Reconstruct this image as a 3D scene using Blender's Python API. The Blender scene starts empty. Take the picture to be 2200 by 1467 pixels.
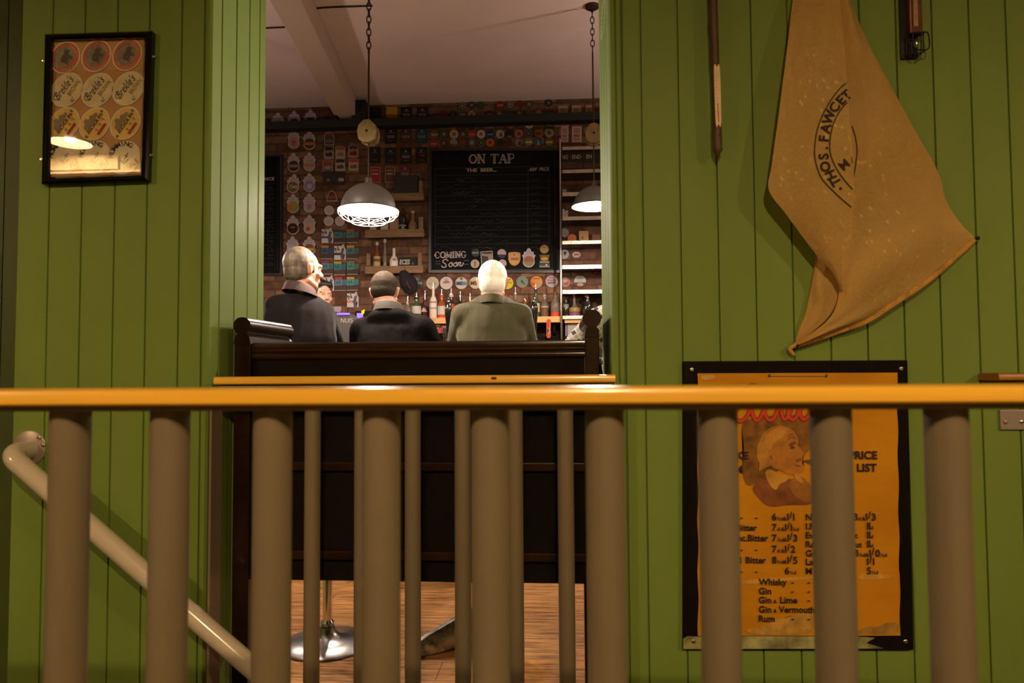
import bpy, bmesh, math, random
from mathutils import Vector, Matrix, Euler
random.seed(7)
C = bpy.context.scene.collection
SC = bpy.context.scene
R = math.radians
# ------------------------------------------------------------------ camera, world, exposure, lights
F_PX = 1500.0
EYE = 1.05
YAW, PITCH, ROLL = 0.065, math.atan((797 - 733.5) / 1500.0), R(-0.36)
cam_d = bpy.data.cameras.new('camera')
cam_d.sensor_width = 36.0
cam_d.lens = 36.0 * F_PX / 2200.0
cam_d.clip_start = 0.02
cam_d.dof.use_dof = True
cam_d.dof.focus_distance = 4.0
cam_d.dof.aperture_fstop = 5.0
cam = bpy.data.objects.new('camera', cam_d)
C.objects.link(cam)
CAM_M = Matrix.Rotation(YAW, 4, 'Z') @ Matrix.Rotation(math.pi / 2 + PITCH, 4, 'X') @ Matrix.Rotation(ROLL, 4, 'Z')
CAM_M.translation = Vector((0, 0, EYE))
cam.matrix_world = CAM_M
SC.camera = cam
SC.view_settings.view_transform = 'Standard'
SC.view_settings.look = 'None'
SC.view_settings.exposure = 0.0
SC.view_settings.gamma = 1.0
SC.view_settings.use_curve_mapping = False
wd = bpy.data.worlds.new('world'); SC.world = wd; wd.use_nodes = True
wd.node_tree.nodes['Background'].inputs[0].default_value = (1.0, 0.75, 0.5, 1)
wd.node_tree.nodes['Background'].inputs[1].default_value = 0.004
WARM = (1.0, 0.66, 0.34)
WARM2 = (1.0, 0.82, 0.66)
def lamp_light(name, loc, power, col=WARM, radius=0.035, parent=None):
    d = bpy.data.lights.new(name, 'POINT'); d.energy = power; d.color = col; d.shadow_soft_size = radius
    o = bpy.data.objects.new(name, d); C.objects.link(o); o.location = loc
    return o
FRONT_LAMPS = [((-3.72, -1.3, 2.82), 205), ((3.6, -1.2, 2.85), 215), ((0.25, -1.7, 2.95), 235)]
BAR_FILL_LAMPS = [((0.66, 2.78, 2.30), 62), ((-1.58, 2.80, 2.30), 72), ((1.35, 4.3, 2.05), 50), ((-2.5, 4.4, 2.0), 50)]  # unseen pendants added as general fill for the bar room
FILL_UPLIGHTS = [((2.1, 4.0, 2.2), 112), ((-2.95, 3.8, 2.2), 30)]  # uplighters added out of view to brighten the bar ceiling
P_BAR = 70
# ------------------------------------------------------------------ pixel helper: a photo pixel's ray meets a plane of the place
R3 = CAM_M.to_3x3()
def ray(px, py):
    return (R3 @ Vector(((px - 1100.0) / F_PX, -(py - 733.5) / F_PX, -1.0)))
def at(px, py, Y):
    d = ray(px, py); s = Y / d.y
    return Vector((d.x * s, Y, EYE + d.z * s))
def atx(px, py, X):
    d = ray(px, py); s = X / d.x
    return Vector((X, d.y * s, EYE + d.z * s))
def atz(px, py, Z):
    d = ray(px, py); s = (Z - EYE) / d.z
    return Vector((d.x * s, d.y * s, Z))
def mpp(px, Y):
    return (at(px + 1, 733, Y) - at(px, 733, Y)).length
# ------------------------------------------------------------------ materials
MATS = {}
def mat(name, col, rough=0.5, metal=0.0, spec=0.5, var=0.0, vscale=8.0, bump=0.0, bscale=60.0, emit=None, estr=0.0, trans=0.0, coat=0.0, ior=1.45, stretch=None, sheen=0.0, bdist=0.004):
    if name in MATS: return MATS[name]
    m = bpy.data.materials.new(name); m.use_nodes = True
    nt = m.node_tree; N = nt.nodes; L = nt.links
    b = N['Principled BSDF']
    b.inputs['Base Color'].default_value = (*col, 1)
    b.inputs['Roughness'].default_value = rough
    b.inputs['Metallic'].default_value = metal
    b.inputs['Specular IOR Level'].default_value = spec
    b.inputs['IOR'].default_value = ior
    if trans: b.inputs['Transmission Weight'].default_value = trans
    if coat:
        b.inputs['Coat Weight'].default_value = coat; b.inputs['Coat Roughness'].default_value = 0.12
    if sheen: b.inputs['Sheen Weight'].default_value = sheen
    if emit:
        b.inputs['Emission Color'].default_value = (*emit, 1); b.inputs['Emission Strength'].default_value = estr
    if var or bump:
        tc = N.new('ShaderNodeTexCoord'); mp = N.new('ShaderNodeMapping')
        L.new(tc.outputs['Object'], mp.inputs[0])
        if stretch: mp.inputs['Scale'].default_value = stretch
    if var:
        nz = N.new('ShaderNodeTexNoise'); nz.inputs['Scale'].default_value = vscale; nz.inputs['Detail'].default_value = 5
        L.new(mp.outputs[0], nz.inputs['Vector'])
        rp = N.new('ShaderNodeValToRGB')
        rp.color_ramp.elements[0].position = 0.3; rp.color_ramp.elements[1].position = 0.72
        rp.color_ramp.elements[0].color = (*[max(0, c * (1 - var)) for c in col], 1)
        rp.color_ramp.elements[1].color = (*[min(1, c * (1 + var * 0.8)) for c in col], 1)
        L.new(nz.outputs['Fac'], rp.inputs[0]); L.new(rp.outputs[0], b.inputs['Base Color'])
    if bump:
        n2 = N.new('ShaderNodeTexNoise'); n2.inputs['Scale'].default_value = bscale; n2.inputs['Detail'].default_value = 3
        L.new(mp.outputs[0], n2.inputs['Vector'])
        bp = N.new('ShaderNodeBump'); bp.inputs['Strength'].default_value = bump; bp.inputs['Distance'].default_value = bdist
        L.new(n2.outputs['Fac'], bp.inputs['Height']); L.new(bp.outputs[0], b.inputs['Normal'])
    MATS[name] = m
    return m
_cc = {}
def flat(col, rough=0.55):
    col = tuple(c * 0.74 for c in col)
    k = tuple(round(c, 3) for c in col) + (rough,)
    if k not in _cc: _cc[k] = mat('print_%d' % len(_cc), col, rough, spec=0.3)
    return _cc[k]
def srgb(r, g, b):
    f = lambda c: (c / 255 / 12.92) if c / 255 <= 0.04045 else ((c / 255 + 0.055) / 1.055) ** 2.4
    return (f(r), f(g), f(b))
M_GREEN = mat('green_paint', (0.176, 0.262, 0.048), 0.55, spec=0.25, var=0.10, vscale=3.0, bump=0.12, bscale=25, stretch=(1, 1, 0.25))
M_SHADEGREEN = mat('shaded_green_paint', (0.05, 0.075, 0.012), 0.5)  # wall green darkened, shade of the left recess put into the colour
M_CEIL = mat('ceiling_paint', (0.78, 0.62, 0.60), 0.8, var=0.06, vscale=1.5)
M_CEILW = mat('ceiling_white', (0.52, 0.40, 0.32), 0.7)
M_RAILW = mat('varnished_rail', (0.93, 0.50, 0.045), 0.28, spec=0.5, var=0.14, vscale=5, stretch=(0.6, 12, 12), coat=0.35)
M_KNOT = mat('rail_knot', (0.10, 0.03, 0.008), 0.4)
M_STEEL = mat('grey_painted_steel', (0.225, 0.18, 0.11), 0.42, metal=0.2, var=0.12, vscale=4, stretch=(1, 1, 0.3))
M_CREAMRAIL = mat('cream_handrail_paint', (0.60, 0.52, 0.40), 0.22, coat=0.5)
M_FLANGE = mat('mauve_grey_flange', (0.36, 0.30, 0.26), 0.4, metal=0.3)
M_SCREW = mat('bright_screw', (0.8, 0.76, 0.66), 0.25, metal=1.0)
M_BLACKW = mat('black_wood', (0.0045, 0.0035, 0.0028), 0.6, spec=0.06)
M_PEW = mat('dark_pew_wood', (0.018, 0.007, 0.0034), 0.3, spec=0.22, var=0.35, vscale=4, stretch=(1, 10, 10), coat=0.3)
M_CHALK = mat('chalkboard', (0.004, 0.0035, 0.004), 0.7, spec=0.15, var=0.4, vscale=5)
M_CHALKFR = mat('chalkboard_frame', (0.016, 0.012, 0.011), 0.35)
M_CHALKW = mat('chalk_paint', (0.42, 0.34, 0.33), 0.8)
M_CHALKDIM = mat('chalk_faint', (0.075, 0.066, 0.066), 0.8)
M_BEAM = mat('black_beam', (0.006, 0.006, 0.006), 0.6)
M_CRATE = mat('crate_wood', (0.19, 0.105, 0.05), 0.7, var=0.3, vscale=6, stretch=(1, 6, 6))
M_SHELFW = mat('shelf_pine', (0.62, 0.33, 0.11), 0.5, var=0.15, vscale=6, stretch=(1, 8, 8))
M_CHROME = mat('chrome', (0.72, 0.70, 0.70), 0.16, metal=1.0)
M_CHROMEB = mat('worn_chrome', (0.42, 0.40, 0.40), 0.30, metal=1.0, var=0.3, vscale=14)
M_RUST = mat('rusty_chain', (0.045, 0.022, 0.014), 0.6, metal=0.5)
M_PULLEY = mat('pulley_wood', (0.20, 0.125, 0.04), 0.65, var=0.35, vscale=20)
M_ENAMEL_IN = mat('white_enamel_inside', (0.95, 0.93, 0.9), 0.4)
M_ENAMEL_OUT = mat('dark_enamel_outside', (0.055, 0.044, 0.037), 0.5)
M_CAGE = mat('white_wire', (0.92, 0.9, 0.88), 0.35)
M_BULB = mat('lit_bulb', (1, 1, 1), 0.5, emit=(1.0, 0.80, 0.58), estr=60)
M_BURLAP_D = mat('burlap_hem', (0.55, 0.30, 0.07), 0.9, var=0.3, vscale=40)
M_INK = mat('sack_ink', (0.035, 0.022, 0.012), 0.9)
M_PINK_INK = mat('dark_print', (0.02, 0.012, 0.008), 0.7)
M_POSTERRED = mat('poster_red', (0.62, 0.045, 0.012), 0.6)
M_GLASSCLEAR = mat('clear_glass', (0.95, 0.95, 0.93), 0.03, trans=1.0)
M_BLKGLOSS = mat('gloss_black', (0.006, 0.005, 0.005), 0.12, coat=0.6)
M_SKIN = mat('skin', (0.62, 0.33, 0.23), 0.5, var=0.10, vscale=25)
M_SKINR = mat('ruddy_skin', (0.66, 0.29, 0.20), 0.5, var=0.12, vscale=25)
M_EYE = mat('eye_white', (0.8, 0.76, 0.72), 0.2)
M_EYED = mat('eye_iris', (0.03, 0.02, 0.015), 0.2)
M_LIP = mat('lip', (0.45, 0.16, 0.12), 0.5)
M_HAIRW = mat('white_hair', (0.92, 0.84, 0.74), 0.6, var=0.10, vscale=30, bump=0.5, bscale=140, stretch=(1, 1, 0.3))
M_HAIRG = mat('grey_brown_hair', (0.13, 0.095, 0.065), 0.55, var=0.5, vscale=45, bump=0.6, bscale=160, stretch=(1, 1, 0.25))
M_HAIRB = mat('brown_cropped_hair', (0.026, 0.017, 0.011), 0.8, spec=0.15, var=0.35, vscale=60, bump=0.6, bscale=220)
M_HAIRD = mat('black_hair', (0.015, 0.011, 0.010), 0.45, bump=0.4, bscale=150)
M_OLIVE = mat('olive_shirt', (0.062, 0.055, 0.024), 0.8, spec=0.25, var=0.12, vscale=6, bump=0.9, bscale=5.5, sheen=0.15, bdist=0.03, stretch=(1.2, 1, 0.55))
M_SWEATER = mat('charcoal_sweater', (0.0115, 0.0085, 0.0088), 0.9, spec=0.08, var=0.15, vscale=30, bump=0.8, bscale=5, sheen=0.06, bdist=0.025, stretch=(1, 1, 0.6))
M_JACKET = mat('black_jacket', (0.0038, 0.0028, 0.0028), 0.85, spec=0.08, bump=0.9, bscale=6, bdist=0.03, stretch=(1, 1, 0.7))
M_COLLARM = mat('mauve_collar', (0.045, 0.021, 0.018), 0.8)
M_COLLARG = mat('grey_collar', (0.042, 0.034, 0.027), 0.8)
M_TROUSER = mat('dark_trousers', (0.03, 0.03, 0.035), 0.8)
M_SHOE = mat('black_shoes', (0.01, 0.01, 0.01), 0.4)
M_PURPLE = mat('purple_led', (0.1, 0.05, 0.5), 0.4, emit=(0.20, 0.10, 1.0), estr=1.6)

def nodes(name):
    m = bpy.data.materials.new(name); m.use_nodes = True
    nt = m.node_tree
    return m, nt.nodes, nt.links, nt.nodes['Principled BSDF']
def brick_material():
    m, N, L, b = nodes('old_brick')
    tc = N.new('ShaderNodeTexCoord'); mp = N.new('ShaderNodeMapping'); mp.inputs['Rotation'].default_value = (R(90), 0, 0)
    L.new(tc.outputs['Object'], mp.inputs[0])
    br = N.new('ShaderNodeTexBrick'); br.inputs['Scale'].default_value = 1.0
    br.inputs['Brick Width'].default_value = 0.225; br.inputs['Row Height'].default_value = 0.075; br.inputs['Mortar Size'].default_value = 0.008
    br.inputs['Mortar Smooth'].default_value = 0.35; br.inputs['Bias'].default_value = -0.1
    br.inputs['Color1'].default_value = (0.105, 0.035, 0.016, 1); br.inputs['Color2'].default_value = (0.235, 0.115, 0.058, 1); br.inputs['Mortar'].default_value = (0.09, 0.048, 0.028, 1)
    nz = N.new('ShaderNodeTexNoise'); nz.inputs['Scale'].default_value = 16; nz.inputs['Detail'].default_value = 6
    L.new(tc.outputs['Object'], nz.inputs['Vector'])
    add = N.new('ShaderNodeVectorMath'); add.operation = 'MULTIPLY_ADD'; add.inputs[1].default_value = (0.015, 0.015, 0.015)
    L.new(nz.outputs['Color'], add.inputs[0]); L.new(mp.outputs[0], add.inputs[2]); L.new(add.outputs[0], br.inputs['Vector'])
    mx = N.new('ShaderNodeMix'); mx.data_type = 'RGBA'; mx.blend_type = 'MULTIPLY'; mx.inputs[0].default_value = 0.75
    rp = N.new('ShaderNodeValToRGB'); rp.color_ramp.elements[0].position = 0.3; rp.color_ramp.elements[0].color = (0.35, 0.28, 0.25, 1); rp.color_ramp.elements[1].position = 0.65
    L.new(nz.outputs['Fac'], rp.inputs[0]); L.new(br.outputs['Color'], mx.inputs[6]); L.new(rp.outputs[0], mx.inputs[7])
    L.new(mx.outputs[2], b.inputs['Base Color']); b.inputs['Roughness'].default_value = 0.85
    bp = N.new('ShaderNodeBump'); bp.inputs['Strength'].default_value = 0.8; bp.inputs['Distance'].default_value = 0.01; bp.invert = True
    L.new(br.outputs['Fac'], bp.inputs['Height']); L.new(bp.outputs[0], b.inputs['Normal'])
    return m
def plank_material():
    m, N, L, b = nodes('rough_floorboards')
    tc = N.new('ShaderNodeTexCoord')
    br = N.new('ShaderNodeTexBrick'); br.inputs['Scale'].default_value = 1.0; br.offset = 0.37
    br.inputs['Brick Width'].default_value = 1.7; br.inputs['Row Height'].default_value = 0.15; br.inputs['Mortar Size'].default_value = 0.0014
    br.inputs['Color1'].default_value = (0.46, 0.20, 0.058, 1); br.inputs['Color2'].default_value = (0.56, 0.27, 0.085, 1); br.inputs['Mortar'].default_value = (0.05, 0.025, 0.012, 1)
    L.new(tc.outputs['Object'], br.inputs['Vector'])
    mp = N.new('ShaderNodeMapping'); mp.inputs['Scale'].default_value = (3, 38, 1); L.new(tc.outputs['Object'], mp.inputs[0])
    nz = N.new('ShaderNodeTexNoise'); nz.inputs['Scale'].default_value = 1.6; nz.inputs['Detail'].default_value = 8; nz.inputs['Roughness'].default_value = 0.7
    L.new(mp.outputs[0], nz.inputs['Vector'])
    rp = N.new('ShaderNodeValToRGB'); rp.color_ramp.elements[0].position = 0.36; rp.color_ramp.elements[0].color = (0.10, 0.075, 0.06, 1); rp.color_ramp.elements[1].position = 0.62
    L.new(nz.outputs['Fac'], rp.inputs[0])
    mx = N.new('ShaderNodeMix'); mx.data_type = 'RGBA'; mx.blend_type = 'MULTIPLY'; mx.inputs[0].default_value = 0.85
    L.new(br.outputs['Color'], mx.inputs[6]); L.new(rp.outputs[0], mx.inputs[7]); L.new(mx.outputs[2], b.inputs['Base Color'])
    b.inputs['Roughness'].default_value = 0.6; b.inputs['Specular IOR Level'].default_value = 0.2
    bp = N.new('ShaderNodeBump'); bp.inputs['Strength'].default_value = 0.4; bp.inputs['Distance'].default_value = 0.004
    L.new(nz.outputs['Fac'], bp.inputs['Height']); L.new(bp.outputs[0], b.inputs['Normal'])
    return m
def burlap_material():
    m, N, L, b = nodes('burlap')
    tc = N.new('ShaderNodeTexCoord')
    mp = N.new('ShaderNodeMapping'); mp.inputs['Rotation'].default_value = (0, R(-33), 0); L.new(tc.outputs['Object'], mp.inputs[0])
    outs = []
    for sc in ((28, 1, 330), (330, 1, 28)):
        m2 = N.new('ShaderNodeMapping'); m2.inputs['Scale'].default_value = sc; L.new(mp.outputs[0], m2.inputs[0])
        n = N.new('ShaderNodeTexNoise'); n.inputs['Scale'].default_value = 2.2; n.inputs['Detail'].default_value = 2; L.new(m2.outputs[0], n.inputs['Vector'])
        outs.append(n)
    sm = N.new('ShaderNodeMath'); sm.operation = 'ADD'; L.new(outs[0].outputs['Fac'], sm.inputs[0]); L.new(outs[1].outputs['Fac'], sm.inputs[1])
    big = N.new('ShaderNodeTexNoise'); big.inputs['Scale'].default_value = 7; big.inputs['Detail'].default_value = 4; L.new(tc.outputs['Object'], big.inputs['Vector'])
    s2 = N.new('ShaderNodeMath'); s2.operation = 'MULTIPLY_ADD'; s2.inputs[1].default_value = 0.8; L.new(big.outputs['Fac'], s2.inputs[0]); L.new(sm.outputs[0], s2.inputs[2])
    rp = N.new('ShaderNodeValToRGB'); rp.color_ramp.elements[0].position = 0.34; rp.color_ramp.elements[1].position = 0.92
    rp.color_ramp.elements[0].color = (0.76, 0.47, 0.12, 1); rp.color_ramp.elements[1].color = (1.0, 0.76, 0.33, 1)
    dv = N.new('ShaderNodeMath'); dv.operation = 'MULTIPLY'; dv.inputs[1].default_value = 0.4; L.new(s2.outputs[0], dv.inputs[0])
    L.new(dv.outputs[0], rp.inputs[0]); L.new(rp.outputs[0], b.inputs['Base Color'])
    b.inputs['Roughness'].default_value = 0.9; b.inputs['Specular IOR Level'].default_value = 0.1
    bp = N.new('ShaderNodeBump'); bp.inputs['Strength'].default_value = 0.5; bp.inputs['Distance'].default_value = 0.002
    L.new(sm.outputs[0], bp.inputs['Height']); L.new(bp.outputs[0], b.inputs['Normal'])
    return m
def poster_material():
    m, N, L, b = nodes('aged_ochre_paper')
    tc = N.new('ShaderNodeTexCoord')
    n1 = N.new('ShaderNodeTexNoise'); n1.inputs['Scale'].default_value = 5; n1.inputs['Detail'].default_value = 6; L.new(tc.outputs['Object'], n1.inputs['Vector'])
    rp = N.new('ShaderNodeValToRGB'); rp.color_ramp.elements[0].position = 0.3; rp.color_ramp.elements[1].position = 0.75
    rp.color_ramp.elements[0].color = (0.50, 0.20, 0.006, 1); rp.color_ramp.elements[1].color = (0.68, 0.31, 0.012, 1)
    L.new(n1.outputs['Fac'], rp.inputs[0]); L.new(rp.outputs[0], b.inputs['Base Color']); b.inputs['Roughness'].default_value = 0.7; b.inputs['Specular IOR Level'].default_value = 0.15
    m2 = N.new('ShaderNodeMapping'); m2.inputs['Scale'].default_value = (2, 1, 9); L.new(tc.outputs['Object'], m2.inputs[0])
    n2 = N.new('ShaderNodeTexNoise'); n2.inputs['Scale'].default_value = 2.5; n2.inputs['Detail'].default_value = 3; L.new(m2.outputs[0], n2.inputs['Vector'])
    bp = N.new('ShaderNodeBump'); bp.inputs['Strength'].default_value = 0.35; bp.inputs['Distance'].default_value = 0.01
    L.new(n2.outputs['Fac'], bp.inputs['Height']); L.new(bp.outputs[0], b.inputs['Normal'])
    return m
def plaid_material():
    m, N, L, b = nodes('plaid_cotton')
    tc = N.new('ShaderNodeTexCoord'); mp = N.new('ShaderNodeMapping'); mp.inputs['Rotation'].default_value = (0, R(28), 0); L.new(tc.outputs['Object'], mp.inputs[0])
    def band(direc, scale, lo, hi):
        w = N.new('ShaderNodeTexWave'); w.bands_direction = direc; w.inputs['Scale'].default_value = scale; w.inputs['Distortion'].default_value = 0.6; w.inputs['Detail'].default_value = 0
        L.new(mp.outputs[0], w.inputs['Vector'])
        r = N.new('ShaderNodeValToRGB'); r.color_ramp.elements[0].position = lo; r.color_ramp.elements[1].position = hi
        L.new(w.outputs['Fac'], r.inputs[0]); return r
    a, c = band('X', 7.5, 0.35, 0.75), band('Z', 7.5, 0.35, 0.75)
    a2, c2 = band('X', 15.0, 0.88, 0.97), band('Z', 15.0, 0.88, 0.97)
    def mul(x, y, t):
        q = N.new('ShaderNodeMix'); q.data_type = 'RGBA'; q.blend_type = t; q.inputs[0].default_value = 1.0
        L.new(x, q.inputs[6]); L.new(y, q.inputs[7]); return q.outputs[2]
    s = mul(a.outputs[0], c.outputs[0], 'ADD'); t = mul(a2.outputs[0], c2.outputs[0], 'ADD')
    r = N.new('ShaderNodeValToRGB'); r.color_ramp.elements[0].color = (0.06, 0.055, 0.075, 1); r.color_ramp.elements[1].color = (0.55, 0.50, 0.52, 1)
    L.new(s, r.inputs[0])
    r2 = N.new('ShaderNodeMix'); r2.data_type = 'RGBA'; L.new(t, r2.inputs[0]); L.new(r.outputs[0], r2.inputs[6]); r2.inputs[7].default_value = (0.9, 0.86, 0.84, 1)
    L.new(r2.outputs[2], b.inputs['Base Color']); b.inputs['Roughness'].default_value = 0.85
    return m
def pane_material():
    m = bpy.data.materials.new('picture_glass'); m.use_nodes = True; nt = m.node_tree; N = nt.nodes; L = nt.links
    N.remove(N['Principled BSDF'])
    lw = N.new('ShaderNodeLayerWeight'); lw.inputs[0].default_value = 0.5
    pw = N.new('ShaderNodeMath'); pw.operation = 'POWER'; pw.inputs[1].default_value = 5.0; L.new(lw.outputs['Facing'], pw.inputs[0])
    fr = N.new('ShaderNodeMath'); fr.operation = 'MULTIPLY_ADD'; fr.inputs[1].default_value = 0.88; fr.inputs[2].default_value = 0.12; L.new(pw.outputs[0], fr.inputs[0])
    tr = N.new('ShaderNodeBsdfTransparent'); gl = N.new('ShaderNodeBsdfGlossy'); gl.inputs['Roughness'].default_value = 0.01
    mx = N.new('ShaderNodeMixShader'); L.new(fr.outputs[0], mx.inputs[0]); L.new(tr.outputs[0], mx.inputs[1]); L.new(gl.outputs[0], mx.inputs[2])
    L.new(mx.outputs[0], N['Material Output'].inputs[0])
    return m
M_BRICK = brick_material(); M_FLOOR = plank_material(); M_BURLAP = burlap_material(); M_POSTER = poster_material(); M_PLAID = plaid_material(); M_PANE = pane_material()
# ------------------------------------------------------------------ mesh helpers
def add_box(bm, x0, x1, y0, y1, z0, z1):
    v = [bm.verts.new((x, y, z)) for x in (x0, x1) for y in (y0, y1) for z in (z0, z1)]
    for f in ((0, 1, 3, 2), (4, 6, 7, 5), (0, 4, 5, 1), (2, 3, 7, 6), (0, 2, 6, 4), (1, 5, 7, 3)):
        bm.faces.new([v[i] for i in f])
    return v
def frame_of(d):
    d = Vector(d).normalized()
    a = Vector((0, 0, 1)) if abs(d.z) < 0.9 else Vector((1, 0, 0))
    u = d.cross(a).normalized(); return u, d.cross(u).normalized()
def add_tube(bm, pts, r, seg=10, closed=False, caps=True):
    pts = [Vector(p) for p in pts]; n = len(pts); rings = []
    rs = r if isinstance(r, (list, tuple)) else [r] * n
    u = None
    for i, p in enumerate(pts):
        if closed: d = pts[(i + 1) % n] - pts[i - 1]
        else: d = pts[min(i + 1, n - 1)] - pts[max(i - 1, 0)]
        d.normalize()
        if u is None: u, _ = frame_of(d)
        u = (u - d * u.dot(d))
        if u.length < 1e-6: u, _ = frame_of(d)
        u.normalize(); w = d.cross(u)
        rings.append([bm.verts.new(p + (u * math.cos(a) + w * math.sin(a)) * rs[i]) for a in [2 * math.pi * k / seg for k in range(seg)]])
    m = n if closed else n - 1
    for i in range(m):
        A, B = rings[i], rings[(i + 1) % n]
        for k in range(seg):
            bm.faces.new((A[k], A[(k + 1) % seg], B[(k + 1) % seg], B[k]))
    if caps and not closed:
        bm.faces.new(rings[0][::-1]); bm.faces.new(rings[-1])
def add_lathe(bm, prof, c, seg=24, ax=(0, 0, 1)):
    c = Vector(c); ax = Vector(ax).normalized(); u, w = frame_of(ax); rings = []
    for (r, z) in prof:
        if r < 1e-5: rings.append([bm.verts.new(c + ax * z)])
        else: rings.append([bm.verts.new(c + ax * z + (u * math.cos(a) + w * math.sin(a)) * r) for a in [2 * math.pi * k / seg for k in range(seg)]])
    for A, B in zip(rings, rings[1:]):
        if len(A) == 1 and len(B) == 1: continue
        for k in range(seg):
            j = (k + 1) % seg
            if len(A) == 1: bm.faces.new((A[0], B[j], B[k]))
            elif len(B) == 1: bm.faces.new((A[k], A[j], B[0]))
            else: bm.faces.new((A[k], A[j], B[j], B[k]))
def add_prism(bm, pts, off):
    """closed outline of 3D points, extruded by vector off"""
    off = Vector(off)
    A = [bm.verts.new(p) for p in pts]; B = [bm.verts.new(Vector(p) + off) for p in pts]
    n = len(A)
    bm.faces.new(A); bm.faces.new(B[::-1])
    for i in range(n): bm.faces.new((A[i], B[i], B[(i + 1) % n], A[(i + 1) % n]))
def add_ell(bm, c, r, rot=None, seg=16, rings=10):
    M = Matrix.Translation(c) @ (rot.to_matrix().to_4x4() if rot else Matrix.Identity(4)) @ Matrix.Diagonal((*r, 1))
    bmesh.ops.create_uvsphere(bm, u_segments=seg, v_segments=rings, radius=1, matrix=M)
def add_cap(bm, p0, p1, r0, r1, seg=14):
    p0, p1 = Vector(p0), Vector(p1); d = p1 - p0
    if d.length < 1e-6: return add_ell(bm, p0, (r0,) * 3)
    pts, rs = [], []; dn = d.normalized()
    for k in range(5):
        a = math.pi / 2 * (1 - k / 4); pts.append(p0 - dn * r0 * math.sin(a)); rs.append(max(r0 * math.cos(a), 1e-4))
    for k in range(5):
        a = math.pi / 2 * (k / 4); pts.append(p1 + dn * r1 * math.sin(a)); rs.append(max(r1 * math.cos(a), 1e-4))
    add_tube(bm, pts, rs, seg)
WL = {}
def wl(o): return WL.get(o.name, Vector((0, 0, 0)))
def setp(o, label=None, cat=None, group=None, kind=None):
    if label: o['label'] = label
    if cat: o['category'] = cat
    if group: o['group'] = group
    if kind: o['kind'] = kind
    return o
def empty(name, loc, label=None, cat=None, group=None):
    o = bpy.data.objects.new(name, None); C.objects.link(o); o.location = loc; o.empty_display_size = 0.05
    WL[o.name] = Vector(loc)
    return setp(o, label, cat, group)
def mk(name, bm, m, parent=None, smooth=False, origin=None, bevel=0.0, sub=0, facing=None):
    bmesh.ops.recalc_face_normals(bm, faces=bm.faces[:])
    if facing is not None:
        bm.normal_update()
        for f in bm.faces:
            if f.normal.dot(Vector(facing)) < 0: f.normal_flip()
    me = bpy.data.meshes.new(name); bm.to_mesh(me); bm.free()
    me.materials.append(m)
    o = bpy.data.objects.new(name, me); C.objects.link(o)
    if parent is not None:
        o.parent = parent; c = wl(parent); me.transform(Matrix.Translation(-c)); WL[o.name] = c
    else:
        if origin is None:
            n = len(me.vertices); lo = Vector((min(v.co[i] for v in me.vertices) for i in range(3))); hi = Vector((max(v.co[i] for v in me.vertices) for i in range(3)))
            origin = Vector(((lo.x + hi.x) / 2, (lo.y + hi.y) / 2, lo.z))
        origin = Vector(origin)
        me.transform(Matrix.Translation(-origin)); o.location = origin; WL[o.name] = origin
    if smooth: me.polygons.foreach_set('use_smooth', [True] * len(me.polygons))
    if smooth == 'auto':
        me.set_sharp_from_angle(angle=R(38))
    if bevel:
        b = o.modifiers.new('bevel', 'BEVEL'); b.width = bevel; b.segments = 3; b.limit_method = 'ANGLE'; b.angle_limit = R(40)
    if sub:
        s = o.modifiers.new('sub', 'SUBSURF'); s.levels = sub; s.render_levels = sub
    return o
def copy_tree(o, parent=None, offset=Vector((0, 0, 0))):
    c = o.copy(); C.objects.link(c)
    if parent is not None: c.parent = parent
    else: c.location = Vector(o.location) + offset
    WL[c.name] = wl(o) + offset
    for ch in list(o.children): copy_tree(ch, c, offset)
    return c
def blob(name, prims, voxel, m, parent=None, smooth=4, origin=None):
    """one continuous surface grown around tapered limbs and ellipsoids"""
    bm = bmesh.new()
    for p in prims:
        if p[0] == 'c': add_cap(bm, *p[1:])
        else: add_ell(bm, *p[1:])
    bmesh.ops.recalc_face_normals(bm, faces=bm.faces[:])
    me = bpy.data.meshes.new('tmp'); bm.to_mesh(me); bm.free()
    t = bpy.data.objects.new('tmp', me); C.objects.link(t)
    r = t.modifiers.new('r', 'REMESH'); r.mode = 'VOXEL'; r.voxel_size = voxel; r.adaptivity = 0
    s = t.modifiers.new('s', 'SMOOTH'); s.factor = 0.5; s.iterations = smooth
    dg = bpy.context.evaluated_depsgraph_get(); dg.update()
    nm = bpy.data.meshes.new_from_object(t.evaluated_get(dg))
    bpy.data.objects.remove(t); bpy.data.meshes.remove(me)
    b2 = bmesh.new(); b2.from_mesh(nm); bpy.data.meshes.remove(nm)
    return mk(name, b2, m, parent, smooth=True, origin=origin)
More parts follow.
